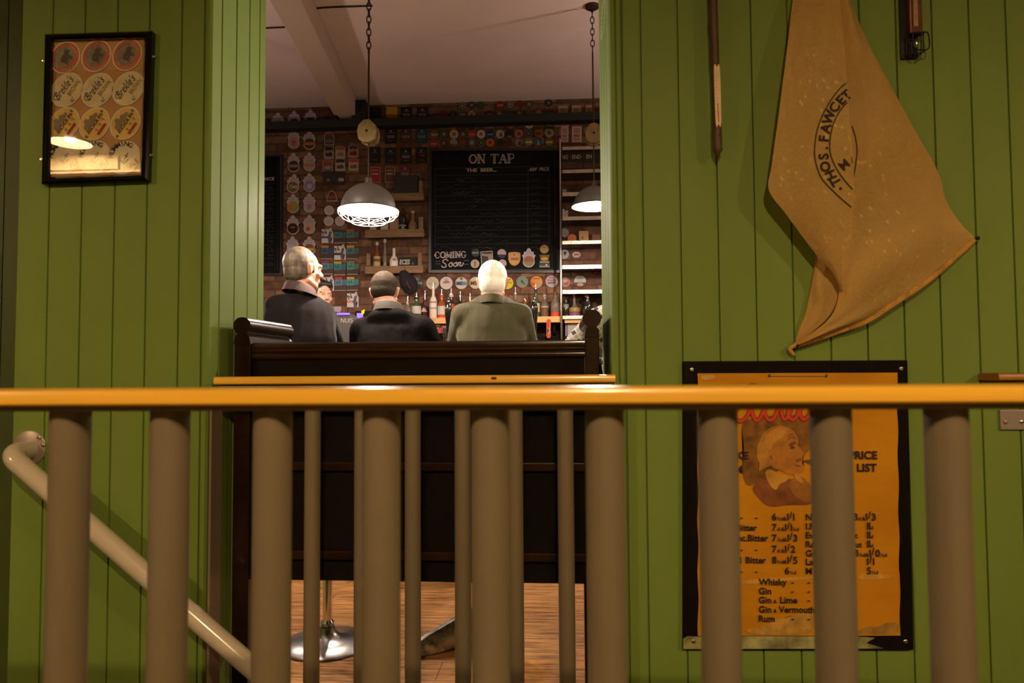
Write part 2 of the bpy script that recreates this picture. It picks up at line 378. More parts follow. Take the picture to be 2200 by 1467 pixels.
# ------------------------------------------------------------------ lettering
_tx = {}
def text_mesh(s, bold=0.0, shear=0.0, space=1.0):
    k = (s, bold, shear, space)
    if k in _tx: return _tx[k]
    cu = bpy.data.curves.new('t', 'FONT'); cu.body = s; cu.size = 1.0; cu.offset = bold; cu.shear = shear; cu.space_character = space; cu.resolution_u = 3
    o = bpy.data.objects.new('t', cu); C.objects.link(o)
    dg = bpy.context.evaluated_depsgraph_get(); dg.update()
    me = bpy.data.meshes.new_from_object(o.evaluated_get(dg))
    bpy.data.objects.remove(o); bpy.data.curves.remove(cu)
    vs = [v.co.copy() for v in me.vertices]; fs = [tuple(p.vertices) for p in me.polygons]
    bpy.data.meshes.remove(me)
    _tx[k] = (vs, fs); return _tx[k]
_h = text_mesh('H')[0]; CAPH = max(v.y for v in _h) - min(v.y for v in _h)
def add_text(bm, s, pos, cap, ang=0.0, align='L', width=None, bold=0.0, shear=0.0, space=1.0, normal='-y', thick=0.0006):
    """flat lettering on a wall that faces -y; pos = baseline point, cap = capital height in metres"""
    vs, fs = text_mesh(s, bold, shear, space)
    if not vs: return 0
    k = cap / CAPH
    x0, x1 = min(v.x for v in vs), max(v.x for v in vs)
    kx = k if width is None else width / (x1 - x0)
    dx = {'L': -x0, 'R': -x1, 'C': -(x0 + x1) / 2}[align]
    ca, sa = math.cos(ang), math.sin(ang); out = []
    for v in vs:
        a, b = (v.x + dx) * kx, v.y * k
        X, Z = a * ca - b * sa, a * sa + b * ca
        if normal == '-y': out.append(bm.verts.new((pos[0] + X, pos[1] - thick, pos[2] + Z)))
        else: out.append(bm.verts.new((pos[0] - thick, pos[1] - X, pos[2] + Z)))
    for f in fs:
        try: bm.faces.new([out[i] for i in f])
        except ValueError: pass
    return (x1 - x0) * kx
def add_ribbon(bm, pts, w, closed=False):
    """flat stroke in a plane facing -y"""
    pts = [Vector(p) for p in pts]; n = len(pts); A, B = [], []
    for i, p in enumerate(pts):
        d = (pts[(i + 1) % n] - pts[i - 1]) if closed else (pts[min(i + 1, n - 1)] - pts[max(i - 1, 0)])
        d.y = 0; d.normalize(); nn = Vector((-d.z, 0, d.x)) * (w[i] if isinstance(w, list) else w) / 2
        A.append(bm.verts.new(p + nn)); B.append(bm.verts.new(p - nn))
    for i in range(n if closed else n - 1):
        j = (i + 1) % n
        bm.faces.new((A[i], A[j], B[j], B[i]))
def spline(pts, n=8, closed=False):
    pts = [Vector(p) for p in pts]; out = []; m = len(pts)
    for i in range(m if closed else m - 1):
        if closed: a, b, c, d = pts[i - 1], pts[i], pts[(i + 1) % m], pts[(i + 2) % m]
        else: a, b, c, d = pts[max(i - 1, 0)], pts[i], pts[i + 1], pts[min(i + 2, m - 1)]
        for k in range(n):
            t = k / n
            out.append(0.5 * ((2 * b) + (c - a) * t + (2 * a - 5 * b + 4 * c - d) * t * t + (3 * b - a - 3 * c + d) * t ** 3))
    if not closed: out.append(pts[-1])
    return out
def circ(cx, cy, r, n=24, ry=None, ang=0.0):
    ry = ry or r
    return [(cx + r * math.cos(a) * math.cos(ang) - ry * math.sin(a) * math.sin(ang), cy + r * math.cos(a) * math.sin(ang) + ry * math.sin(a) * math.cos(ang)) for a in [2 * math.pi * k / n for k in range(n)]]
def add_plate(bm, px, Y, th):
    """outline given in photo pixels, laid on plane Y (its front), th thick towards the wall behind"""
    add_prism(bm, [at(x, y, Y) for x, y in px], (0, th, 0))
def add_face(bm, px, Y):
    bm.faces.new([bm.verts.new(at(x, y, Y)) for x, y in px])
# ------------------------------------------------------------------ the setting
YW = 1.895            # front face of the green wall
YB2 = 2.30            # its face towards the bar
YB = 6.20             # brick wall behind the bar
ZC = at(930, 222, YB).z
def profile_wall(name, prof, z0, z1, m=None):
    """closed XY outline extruded upward"""
    bm = bmesh.new(); add_prism(bm, [(x, y, z0) for x, y in prof], (0, 0, z1 - z0))
    bmesh.ops.triangulate(bm, faces=[f for f in bm.faces if len(f.verts) > 4])
    o = mk(name, bm, m or M_GREEN); o['kind'] = 'structure'; return o
def gx(px): return at(px, 790, YW).x
def groove_x(x): return [(x - .0026, YW), (x - .0010, YW + .008), (x + .0010, YW + .008), (x + .0026, YW)]
XL = at(450, 790, YW).x; XR = at(1316, 790, YW).x
XC = gx(29)           # left external corner of the panelled wall
left = [(XC, YB2 - .02), (XC, YW + .004), (XC + .004, YW)]
for px in (98, 168.5, 240, 310, 381): left += groove_x(gx(px))
x = gx(431); left += groove_x(x)
left += [(x + .006, YW - .006), (x + .014, YW - .009), (XL - .006, YW - .009), (XL, YW - .003)]
for px in (470, 502):
    y = atx(px, 733, XL).y; left += [(XL, y - .004), (XL - .007, y - .0012), (XL - .007, y + .0012), (XL, y + .004)]
ys = atx(502, 733, XL).y; xe = XL - .022
for k in (0.42, 0.78):
    y = ys + (YB2 - ys) * k; xx = XL + (xe - XL) * k
    left += [(xx, y - .0035), (xx - .006, y - .001), (xx - .006, y + .001), (xx, y + .0035)]
left += [(xe, YB2), (xe - .1, YB2 - .001)]
profile_wall('wall_left', left, -1.2, 3.5)
right = [(XR + .02, YB2), (XR, YB2)]
for k in (0.75, 0.5, 0.25):
    y = YW + (YB2 - YW) * k; right += [(XR, y + .0035), (XR + .006, y + .001), (XR + .006, y - .001), (XR, y - .0035)]
right += [(XR, YW - .003), (XR + .004, YW - .009), (gx(1328), YW - .009), (gx(1328) + .003, YW - .004), (gx(1328) + .006, YW - .008), (gx(1341), YW - .008)]
for px in (1345, 1386, 1467, 1548, 1628, 1708, 1787, 1866.5, 1946.5, 2025.5, 2107, 2188, 2271, 2355): right += groove_x(gx(px))
XRE = 5.2
right += [(XRE, YW), (XRE, YB2)]
profile_wall('wall_right', right, -1.2, 3.5)
def box_obj(name, b, m, kind='structure', parent=None, bevel=0):
    bm = bmesh.new(); add_box(bm, *b); o = mk(name, bm, m, parent, bevel=bevel)
    if kind: o['kind'] = kind
    return o
box_obj('wall_lintel', (XL - .3, XR + .3, YW + .02, YB2 - .02, 2.62, 3.5), M_GREEN)
# recess beyond the left corner, its boarded back darkened in colour to read as shade
bm = bmesh.new()
for k in range(8):
    x1 = XC - 0.004 - k * .098; add_box(bm, x1 - .094, x1, 2.20, 2.24, -1.2, 3.5)
o = mk('wall_recess', bm, M_SHADEGREEN); o['kind'] = 'structure'
box_obj('wall_left_pier', (-5.2, XC - .80, YW - .02, 2.28, -1.2, 3.5), M_SHADEGREEN)
# front room shell
box_obj('floor_landing', (-5.2, 5.2, -3.6, .86, -.12, 0), mat('dark_landing_floor', (0.10, 0.06, 0.035), 0.6, var=.2))
box_obj('ceiling_landing', (-5.2, 5.2, -3.6, YW, 3.5, 3.6), mat('landing_ceiling', (0.42, 0.38, 0.30), 0.8))
box_obj('wall_rear', (-5.2, 5.2, -3.7, -3.6, -1.2, 3.6), mat('rear_wall_paint', (0.22, 0.20, 0.10), 0.7))
# bar room shell
BL, BR = -3.35, 2.5
box_obj('floor', (BL, BR, YW - .02, YB + .02, -.05, 0), M_FLOOR)
o = box_obj('wall_back', (BL, BR, YB, YB + .2, 0, ZC + .1), M_BRICK)
box_obj('wall_bar_left', (BL - .1, BL, YB2 + .0, YB, 0, ZC + .1), mat('bar_side_paint', (0.16, 0.10, 0.05), 0.8))
box_obj('wall_bar_right', (BR, BR + .1, YB2, YB, 0, ZC + .1), mat('bar_side_paint', (0.16, 0.10, 0.05), 0.8))
box_obj('ceiling', (BL, BR, YB2 - .0, YB, ZC, ZC + .1), M_CEIL)
box_obj('wall_front_upper', (BL, BR, YB2 - .1, YB2, 3.5, ZC + .1), M_CEIL)
# boxed ceiling beam running towards the brick wall
zb = ZC - .17
A0, A1 = atz(713, 240, zb), atz(758, 236, zb)
B0, B1 = atz(585, 12, zb), atz(650, 4, zb)
def ext(a, b, Y): t = (Y - a.y) / (b.y - a.y); return a.lerp(b, t)
bm = bmesh.new()
q0, q1 = ext(B0, A0, YB - .005), ext(B1, A1, YB - .005)
p0, p1 = ext(B0, A0, 3.4), ext(B1, A1, 3.4)
add_prism(bm, [p0, q0, q1, p1], (0, 0, .165))
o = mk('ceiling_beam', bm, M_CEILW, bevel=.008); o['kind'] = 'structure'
# black steel beam along the brick wall, with the plate it hangs from
yb = YB - .22
bm = bmesh.new(); z1 = at(930, 250.5, yb).z; z0 = at(930, 267, yb).z
add_box(bm, BL + .01, BR - .01, yb, yb + .10, z0, z1)
o = mk('ceiling_steel_beam', bm, M_BEAM); o['kind'] = 'structure'
bm = bmesh.new(); pa, pb = at(757, 250, yb + .02), at(786, 216, yb + .02)
add_box(bm, pa.x, pb.x, yb + .0, yb + .12, z1 + .001, min(pb.z, ZC - .002))
o = mk('beam_hanger_plate', bm, M_BEAM); setp(o, 'black steel hanger plate between the beam and the ceiling', 'bracket')
bm = bmesh.new(); pa = at(719, 240, yb)
add_lathe(bm, [(0, -.05), (.03, -.05), (.035, -.02), (.035, .03), (0, .04)], (pa.x, yb + .03, z1 + .055), 14, (0, 1, 0))
add_box(bm, pa.x - .012, pa.x + .012, yb + .01, yb + .05, z1 + .001, z1 + .04)
o = mk('spotlight', bm, M_BEAM, smooth='auto'); setp(o, 'small black spotlight on the beam beside the boxed ceiling beam', 'spotlight')
# ceiling cables
bm = bmesh.new()
pts = [atz(560, 61, ZC - .006), atz(620, 58, ZC - .006)]
add_tube(bm, pts, .006, 8)
o = mk('ceiling_cable', bm, M_RUST); setp(o, 'thin cable on the ceiling to the left of the boxed beam', 'cable')
bm = bmesh.new(); add_tube(bm, spline([atz(664, 38, ZC - .006), atz(676, 22, ZC - .006), atz(696, 16.5, ZC - .006), atz(800, 12.5, ZC - .006)], 5), .006, 8)
o = mk('ceiling_cable', bm, M_RUST); setp(o, 'longer curved cable on the ceiling running to the caged lamp chain', 'cable')

# ------------------------------------------------------------------ railings
def post_px(center, y_px, Y): return at(center, y_px, Y).x
YN = 0.82
near = empty('railing', (0, YN, 0), 'near railing of thick grey tubes under a long varnished handrail', 'railing')
zt = at(1100, 832, YN - .040).z
bm = bmesh.new()
prof = [(-.038, -.0195), (-.0405, -.017), (-.0405, -.006), (-.038, -.0015), (-.033, 0), (.040, 0), (.045, -.004), (.045, -.018), (.042, -.0195)]
x0, x1 = -1.45, 1.2
add_prism(bm, [(x0, YN + a, zt + b) for a, b in prof], (x1 - x0, 0, 0))
mk('handrail', bm, M_RAILW, near, smooth='auto')
bm = bmesh.new(); add_box(bm, x0, x1, YN - .030, YN + .036, zt - .0262, zt - .0208)
mk('flat_bar', bm, M_STEEL, near, bevel=.001)
for px in (-95, 147, 362.5, 584.5, 819, 1053.5, 1302, 1545.5, 1790.5, 2040, 2297):
    X = post_px(px, 1150, YN + .004)
    bm = bmesh.new(); add_tube(bm, [(X, YN + .004, 0), (X, YN + .004, zt - .0262)], .0226, 28)
    mk('baluster', bm, M_STEEL, near, smooth='auto')
YF = 1.872
far = empty('railing', (0, YF, 0), 'far railing across the opening, with thin grey tubes under a wooden cap', 'railing')
fa, fb = at(459, 810, YF - .04), at(1322, 803.5, YF - .04)
zt2 = at(900, 807, YF - .04).z; th = .0205
bm = bmesh.new()
add_prism(bm, [(fa.x, YF + a, zt2 + b * 1.06) for a, b in prof], (fb.x - fa.x, 0, 0))
hr = mk('handrail', bm, M_RAILW, far, smooth='auto')
bm = bmesh.new(); kp = at(1061, 811, YF - .0404)
add_ell(bm, (kp.x, YF - .0400, zt2 - .008), (.009, .0012, .004))
mk('knot', bm, M_KNOT, hr, smooth=True)
bm = bmesh.new(); add_box(bm, fa.x + .006, fb.x - .006, YF - .030, YF + .034, zt2 - .0285, zt2 - .0222)
mk('flat_bar', bm, M_STEEL, far, bevel=.001)
for px in (671, 778, 887, 994, 1107, 1216):
    X = post_px(px, 1100, YF + .004)
    bm = bmesh.new(); add_tube(bm, [(X, YF + .004, 0), (X, YF + .004, zt2 - .0285)], .0217, 24)
    mk('baluster', bm, M_STEEL, far, smooth='auto')
for px in (463.5, 1316):
    X = at(px, 900, YF).x; s = 1 if px < 1000 else -1
    bm = bmesh.new(); add_box(bm, X - .003, X + .003, YF - .028, YF + .032, 0, zt2 - .0286)
    mk('end_plate', bm, M_STEEL, far)
# the next railing's end, at the right edge
rr = empty('railing', at(2260, 812, YF), 'short end of another wooden-capped railing at the right edge', 'railing')
ra = at(2134, 801.5, YW - .065)
bm = bmesh.new(); add_prism(bm, [(ra.x, YW - .047 + a, ra.z + b * .95) for a, b in prof], (.40, 0, 0))
mk('handrail', bm, mat('dark_varnished_rail', (0.40, 0.15, 0.02), 0.35, var=.2, vscale=5), rr, smooth='auto')
pa, pb = at(2147, 880, YW - .004), at(2235, 923, YW - .004)
bm = bmesh.new(); add_box(bm, pa.x, pb.x, YW - .007, YW - .001, pb.z, pa.z)
fl = mk('wall_plate', bm, M_FLANGE, rr, bevel=.002)
for px, py in ((2195, 905.5), (2161, 906)):
    p = at(px, py, YW - .008)
    bm = bmesh.new(); add_lathe(bm, [(0, .003), (.0045, .002), (.006, 0), (.006, -.001)], p, 14, (0, -1, 0))
    mk('screw', bm, M_FLANGE if px < 2180 else M_SCREW, fl, smooth=True)
bm = bmesh.new(); add_box(bm, pa.x + .03, pb.x, YW - .034, YW - .0065, ra.z - .03, ra.z - .02); mk('flat_bar', bm, M_STEEL, rr)
bm = bmesh.new(); add_box(bm, pa.x + .10, pa.x + .13, YW - .05, YW - .0075, pb.z, ra.z - .029); mk('bracket_web', bm, M_STEEL, rr)

# sloping stair handrail on the left
YH = YW - .085
hand = empty('stair_handrail', at(62, 965, YW), 'cream painted tubular stair handrail sloping down to the right on the green wall', 'handrail')
e0 = at(66, 966, YW); a1 = Vector((e0.x, YH, e0.z)); a2 = at(545, 1437, YH); dirv = (a2 - a1).normalized()
a3 = a1 + dirv * 1.1; er = .042
pts = [e0] + [a1 + Vector((0, er, 0)) * (1 - math.sin(t)) + dirv * er * (1 - math.cos(t)) for t in [math.pi / 2 * k / 10 for k in range(11)]] + [a3]
bm = bmesh.new(); add_tube(bm, pts, .0262, 24); mk('tube', bm, M_CREAMRAIL, hand, smooth='auto')
bm = bmesh.new(); c = at(64, 962, YW)
add_lathe(bm, [(0, .006), (.046, .006), (.050, .003), (.050, .0005)], (c.x, YW, c.z), 36, (0, -1, 0)); fl = mk('wall_flange', bm, M_FLANGE, hand, smooth='auto')
for px, py in ((84, 940), (93, 956)):
    p = at(px, py, YW - .007); bm = bmesh.new(); add_lathe(bm, [(.003, .0025), (.0055, .002), (.006, -.001)], p, 14, (0, -1, 0)); mk('screw', bm, M_SCREW, fl, smooth=True)

# ------------------------------------------------------------------ pew in the opening
YP = 1.985
px0, px1 = at(502, 760, YP).x, at(1289, 760, YP).x
pew = empty('pew', ((px0 + px1) / 2, YP + .2, 0), 'dark wooden pew standing with its back to the opening behind the far railing', 'pew')
ix0, ix1 = px0 + .052, at(1256, 760, YP).x
zp = at(900, 733.5, YP + .02).z
bm = bmesh.new()
tr = [(.00, -.030), (-.004, -.026), (-.006, -.012), (-.004, -.004), (.002, 0), (.04, 0), (.045, -.006), (.045, -.05), (.0, -.05), (-.004, -.046), (-.006, -.040), (-.004, -.034)]
add_prism(bm, [(ix0 - .001, YP + .012 + a, zp + b) for a, b in tr], (ix1 - ix0 + .002, 0, 0)); mk('top_rail', bm, M_PEW, pew, smooth='auto')
zs = at(900, 1253, YP).z
bm = bmesh.new(); add_box(bm, ix0, ix1, YP + .016, YP + .046, zs, zp - .049); mk('back_panel', bm, M_BLACKW, pew)
for yy in (996, 1189):
    z = at(900, yy, YP).z; bm = bmesh.new(); add_box(bm, ix0 + .001, ix1 - .001, YP + .002, YP + .0155, z - .022, z + .004); mk('cross_rail', bm, M_PEW, pew, bevel=.004)
bm = bmesh.new(); add_box(bm, ix0, ix1, YP + .047, YP + .33, zs, zs + .03); mk('seat', bm, M_PEW, pew, bevel=.006)
def pew_end(xa, xb):
    w = xb - xa; zc = at((502 if xa < -.5 else 1272), 681 if xa < -.5 else 664, YP).z
    bm = bmesh.new()
    add_box(bm, xa + w * .04, xb - w * .04, YP, YP + .05, 0, zc - .077)
    add_box(bm, xa + w * .04, xb - w * .04, YP + .28, YP + .33, 0, zs + .1)
    add_box(bm, xa + w * .12, xb - w * .12, YP + .049, YP + .281, zs - .02, zc - .079)
    e = mk('end_panel', bm, M_PEW, pew, bevel=.003)
    # scroll: a rounded rail with a flat top, running along the end
    bm = bmesh.new(); n = 20; out = []
    cx, cz, r = (xa + xb) / 2, zc - .026, .0265
    for k in range(n):
        a = math.pi * 2 * k / n; x, z = r * math.cos(a), r * math.sin(a) * 1.0
        out.append((cx + x, YP - .004, cz + min(z, r * .93)))
    add_prism(bm, out, (0, .335, 0))
    mk('scroll_rail', bm, M_PEW, e, smooth='auto')
    bm = bmesh.new(); wv = w * .42
    add_prism(bm, [(cx - .013, YP - .003, zc - .05), (cx + .013, YP - .003, zc - .05), (cx + wv, YP - .003, zc - .058), (cx + w * .49, YP - .003, zc - .079), (cx - w * .49, YP - .003, zc - .079), (cx - wv, YP - .003, zc - .058)], (0, .333, 0))
    mk('neck_moulding', bm, M_PEW, e)
pew_end(px0, ix0); pew_end(ix1, px1)
# ------------------------------------------------------------------ framed beer mats on the green wall
pic = empty('framed_beer_mats', at(205, 230, YW), 'black framed picture of twelve oval beer mats hung on the green wall', 'picture')
yf = YW - .024
bm = bmesh.new()
outer = [(95, 72), (326, 65.5), (317, 387), (88, 395)]; inner = [(109, 85), (310, 80), (301, 374), (102, 380.5)]
mid_o = [(99, 76), (322, 69.5), (313, 383), (92, 391)]
rings = []
for L_, y in ((outer, YW - .001), (outer, yf + .006), (mid_o, yf), ([tuple(a * .45 + b * .55 for a, b in zip(o_, i_)) for o_, i_ in zip(mid_o, inner)], yf - .002), (inner, yf + .006), (inner, YW - .001)):
    base = [at(x, yy, YW - .02) for x, yy in L_]
    rings.append([bm.verts.new((p.x, y, p.z)) for p in base])
for A, B in zip(rings, rings[1:]):
    for k in range(4): bm.faces.new((A[k], A[(k + 1) % 4], B[(k + 1) % 4], B[k]))
mk('frame', bm, M_BLKGLOSS, pic)
ybk = YW - .006
bm = bmesh.new(); add_plate(bm, inner, ybk, .004); bk = mk('backing_board', bm, mat('brown_backing', (0.55, 0.31, 0.13), 0.7, var=.15, vscale=10), pic)
bm = bmesh.new(); add_face(bm, [(107, 83), (312, 78), (303, 376), (100, 382.5)], yf + .010); mk('glass_pane', bm, M_PANE, pic, facing=(0, -1, 0))
MATROWS = [
    ((0.52, 0.44, 0.28), 36.5, 30.5, 58, [(140, 123.5), (206.7, 120), (273, 117.5)]),
    ((0.66, 0.55, 0.32), 40.5, 31, 52, [(143, 193), (209, 193.5), (275.5, 190)]),
    ((0.72, 0.46, 0.11), 38.5, 30.5, 55, [(138, 265.5), (203, 266), (269, 264.5)]),
    ((0.68, 0.56, 0.36), 38.5, 31.5, 52, [(138, 339), (203, 338), (267, 339)])]
def inmat(c, ang, a, b):  # offset in mat axes (px) -> photo px ; ang = tilt of long axis
    ca, sa = math.cos(R(ang)), math.sin(R(ang)); return (c[0] + a * ca - b * sa, c[1] - a * sa - b * ca)
def clipx(pts):  # the frame lip covers whatever would run past it
    out = []
    for x, y in pts:
        t = (y - 83) / 295
        out.append((min(max(x, 108.5 - 6.5 * t), 310.5 - 9 * t), y))
    return out
for ri, (base, ra_, rb_, tilt, cs) in enumerate(MATROWS):
    for ci, c in enumerate(cs):
        bm = bmesh.new(); add_plate(bm, clipx(circ(c[0], c[1], ra_, 36, rb_, -R(tilt))), ybk - .0025, .0022)
        m_ = mk('beer_mat', bm, mat('mat_card_%d' % ri, (0.85, 0.74, 0.52), 0.7, var=.08, vscale=30), bk)
        y = ybk - .0030; k_ = mpp(c[0], y)
        bm = bmesh.new(); add_face(bm, clipx(circ(c[0], c[1], ra_ * .92, 36, rb_ * .91, -R(tilt))), y)
        mk('printed_field', bm, mat('mat_field_%d' % ri, [(0.60, 0.10, 0.035), (0.80, 0.68, 0.40), (0.85, 0.58, 0.15), (0.82, 0.71, 0.49)][ri], 0.6, var=.18, vscale=22), m_)
        def P(a, b, dy=.0006):
            x_, y_ = inmat(c, tilt, a, b); return at(x_, y_, y - dy)
        def arc_text(s, rx, ry, a0, a1, cap, colr, flip=False):
            bm = bmesh.new(); n = len(s)
            for i, ch in enumerate(s):
                th = R(a0 + (a1 - a0) * (i / max(n - 1, 1)))
                px_, py_ = c[0] + rx * math.cos(th), c[1] - ry * math.sin(th)
                tang = math.atan2(ry * math.cos(th), -rx * math.sin(th))
                if not flip: tang += math.pi
                add_text(bm, ch, at(px_, py_, y - .0004), cap * k_, ang=tang, align='C', bold=.02)
            mk('lettering', bm, flat(colr), m_)
        if ri == 0:
            bm = bmesh.new(); add_face(bm, circ(c[0] - 2, c[1] - 1, 25, 30, 21, -R(tilt)), y - .0003); mk('printed_oval', bm, mat('mat_scene', (0.26, 0.22, 0.15), 0.7, var=.4, vscale=60), m_)
            def printed(nm, pts, dy, col): 
                bm = bmesh.new(); bm.faces.new([bm.verts.new(P(x_, y_, dy)) for x_, y_ in pts]); mk(nm, bm, flat(col), m_)
            ink = (0.09, 0.07, 0.05)
            printed('printed_beast', circ(-1, 0, 12, 20, 7.5), .0007, ink); printed('printed_beast_head', circ(11, 3.5, 6, 14, 5.5), .0009, ink)
            for lx in (-9, -4, 4, 8): printed('printed_beast_leg', [(lx - 1.8, -4), (lx + 1.8, -4), (lx + 1.5, -13), (lx - 1.5, -13)], .0010, ink)
            printed('printed_beast_snout', [(14, 5), (19, 1), (18.5, -2), (14, 0)], .0011, ink)
            arc_text('CALIFORNIA', 27, 32, 208, 318, 6.2, (0.72, 0.52, 0.36), flip=True)
            arc_text('LAGER', 28, 31, 10, 60, 6.5, (0.72, 0.52, 0.36), flip=True)
        elif ri == 1:
            bm = bmesh.new(); add_text(bm, "Brekle's", P(-29, -1), 17 * k_, ang=R(tilt), width=56 * k_, bold=-.004, shear=.45); 
            add_ribbon(bm, spline([P(-29, 2), P(-32, 8), P(-27, 13), P(-22, 10)], 5), 1.4 * k_); mk('lettering', bm, flat((0.05, 0.035, 0.02)), m_)
            bm = bmesh.new(); add_text(bm, 'BROWN', P(-6, -14), 9 * k_, ang=R(tilt), width=37 * k_, bold=.01); mk('lettering', bm, flat((0.50, 0.30, 0.06)), m_)
            bm = bmesh.new(); a_ = inmat(c, tilt, -8, -22)
            add_ribbon(bm, spline([at(a_[0] - 5, a_[1] + 1, y - .0006), at(a_[0] - 1, a_[1] + 5, y - .0006), at(a_[0] + 4, a_[1] + 1, y - .0006)], 5), 1.6 * k_)
            add_ribbon(bm, [at(a_[0] - .5, a_[1] - 5, y - .0006), at(a_[0] - .5, a_[1] + 4, y - .0006)], 1.4 * k_); mk('anchor_mark', bm, flat((0.22, 0.24, 0.14)), m_)
        elif ri == 2:
            bm = bmesh.new(); bm.faces.new([bm.verts.new(P(a, b, .0003)) for a, b in [(-24, 2), (-22, 13), (-12, 17), (-10, 22), (-2, 22), (0, 15), (8, 19), (14, 14), (22, 12), (22, 6)]]); mk('printed_hill', bm, flat((0.36, 0.30, 0.20)), m_)
            bm = bmesh.new(); add_text(bm, 'ANCHOR IPA', P(-26, -4), 7.5 * k_, ang=R(tilt), width=52 * k_, bold=.03); mk('lettering', bm, flat((0.13, 0.055, 0.02)), m_)
            bm = bmesh.new(); bm.faces.new([bm.verts.new(P(a, b, .0005)) for a, b in [(-15, -22), (14, -22), (14, -16), (-15, -16)]]); mk('printed_band', bm, flat((0.50, 0.05, 0.035)), m_)
            bm = bmesh.new()
            for a, b in ((-12, -11), (2, -10), (15, -9)): add_ribbon(bm, [P(a, b), P(a + 5, b + 3), P(a + 4, b - 4)], 2.2 * k_)
            for a, b in ((31, 3), (-33, -2)): bm.faces.new([bm.verts.new(P(a + q * 3.2 * math.cos(t), b + q * 3.2 * math.sin(t), .0005)) for t, q in [(i * math.pi / 4, 1.4 if i % 2 else .8) for i in range(8)]])
            mk('printed_sprigs', bm, flat((0.25, 0.24, 0.07)), m_)
        else:
            arc_text('HUMMING', 24, 26, 172, 62, 9.5, (0.05, 0.05, 0.05))
            bm = bmesh.new(); add_text(bm, 'ALE', P(-9, -25), 10 * k_, ang=R(tilt - 15), width=22 * k_, bold=.02); mk('lettering', bm, flat((0.40, 0.12, 0.05)), m_)
            bm = bmesh.new(); a_ = (c[0] + 1, c[1] + 2)
            add_ribbon(bm, spline([at(a_[0] - 9, a_[1] + 2, y - .0006), at(a_[0] - 2, a_[1] + 9, y - .0006), at(a_[0] + 8, a_[1] + 1, y - .0006)], 6), 3 * k_)
            add_ribbon(bm, [at(a_[0] + 7, a_[1] - 13, y - .0006), at(a_[0] - 4, a_[1] + 7, y - .0006)], 2.2 * k_); add_ribbon(bm, [at(a_[0] - 1, a_[1] - 8, y - .0006), at(a_[0] + 7, a_[1] - 3, y - .0006)], 1.8 * k_)
            mk('anchor_mark', bm, flat((0.22, 0.23, 0.18)), m_)
for px_, py_ in ((91, 129), (86, 342), (331, 120.5), (325, 333)):
    p = at(px_, py_, YW - .008); bm = bmesh.new(); s_ = 1 if px_ > 200 else -1
    add_box(bm, p.x - .010 * (s_ > 0) - .001, p.x + .010 * (s_ < 0) + .001, YW - .004, YW - .0005, p.z - .005, p.z + .005)
    add_lathe(bm, [(0, .003), (.004, .002), (.005, -.001)], (p.x, YW - .005, p.z), 12, (0, -1, 0)); mk('mirror_plate', bm, M_SCREW, pic, smooth='auto')

# ------------------------------------------------------------------ price list poster on its black board
pos = empty('price_list_poster', at(1710, 1396, YW), 'ochre pub price list poster with a pipe smoker portrait, mounted on a black board', 'poster')
y1 = YW - .011
bm = bmesh.new(); add_plate(bm, [(1467, 776), (1950, 773.5), (1963, 1396), (1467, 1395.5)], y1, .0095); bd = mk('black_board', bm, M_BLACKW, pos, bevel=.0015)
bm = bmesh.new(); add_face(bm, [(1468, 1372), (1478, 1366), (1520, 1369), (1600, 1366.5), (1749, 1367), (1840, 1367), (1880, 1370), (1861, 1381), (1900, 1393), (1468, 1394)], y1 - .0004)
mk('stained_strip', bm, mat('stained_strip', (0.34, 0.33, 0.13), 0.6, var=.75, vscale=24), bd)
for px_, py_ in ((1486.5, 794), (1936, 792), (1490, 1377.5), (1945.5, 1378)):
    p = at(px_, py_, y1); bm = bmesh.new(); add_lathe(bm, [(0, .0012), (.0022, .0025), (.0045, .0022), (.006, .0005), (.0062, -.001)], p, 18, (0, -1, 0)); mk('screw', bm, M_SCREW, bd, smooth=True)
y2 = y1 - .0035
bm = bmesh.new()
nx, nz = 28, 40; quad = [(1498.5, 802), (1927, 800.5), (1934, 1365), (1500, 1366)]
grid = []
for j in range(nz + 1):
    row = []
    for i in range(nx + 1):
        u, v = i / nx, j / nz
        xa = quad[0][0] * (1 - v) + quad[3][0] * v; xb = quad[1][0] * (1 - v) + quad[2][0] * v
        ya = quad[0][1] * (1 - u) + quad[1][1] * u; ybm = quad[3][1] * (1 - u) + quad[2][1] * u
        p = at(xa + (xb - xa) * u + (1.2 * math.sin(v * 31 + u) if i in (0, nx) else 0), ya + (ybm - ya) * v, y2)
        fold = .0016 * math.exp(-((v - .775) / .012) ** 2) + .0012 * math.exp(-((v - .35 - .02 * u) / .015) ** 2) * (u > .7) + .0010 * math.sin(v * 17 + u * 5) * max(0, v - .6) * 2
        row.append(bm.verts.new((p.x, y2 - max(0, fold), p.z)))
    grid.append(row)
for j in range(nz):
    for i in range(nx): bm.faces.new((grid[j][i], grid[j][i + 1], grid[j + 1][i + 1], grid[j + 1][i]))
pp = mk('printed_sheet', bm, M_POSTER, pos, smooth=True, facing=(0, -1, 0))
yt = y2 - .0032; kp_ = mpp(1700, yt)
def chaikin(pts, it=2):
    for _ in range(it):
        out = []
        for (x0, y0), (x1, y1) in zip(pts, pts[1:] + pts[:1]): out += [(x0 * .78 + x1 * .22, y0 * .78 + y1 * .22), (x0 * .22 + x1 * .78, y0 * .22 + y1 * .78)]
        pts = out
    return pts
def blot(pts, col, dy, name, rough=.7, n=5, var=0.25):
    bm = bmesh.new(); bm.faces.new([bm.verts.new(at(x, y, yt + .0018 - dy)) for x, y in chaikin(pts)]); bmesh.ops.triangulate(bm, faces=bm.faces[:])
    mk(name, bm, mat('portrait_%s_%d' % (name, len(MATS)), col, rough, var=var, vscale=35), pp)
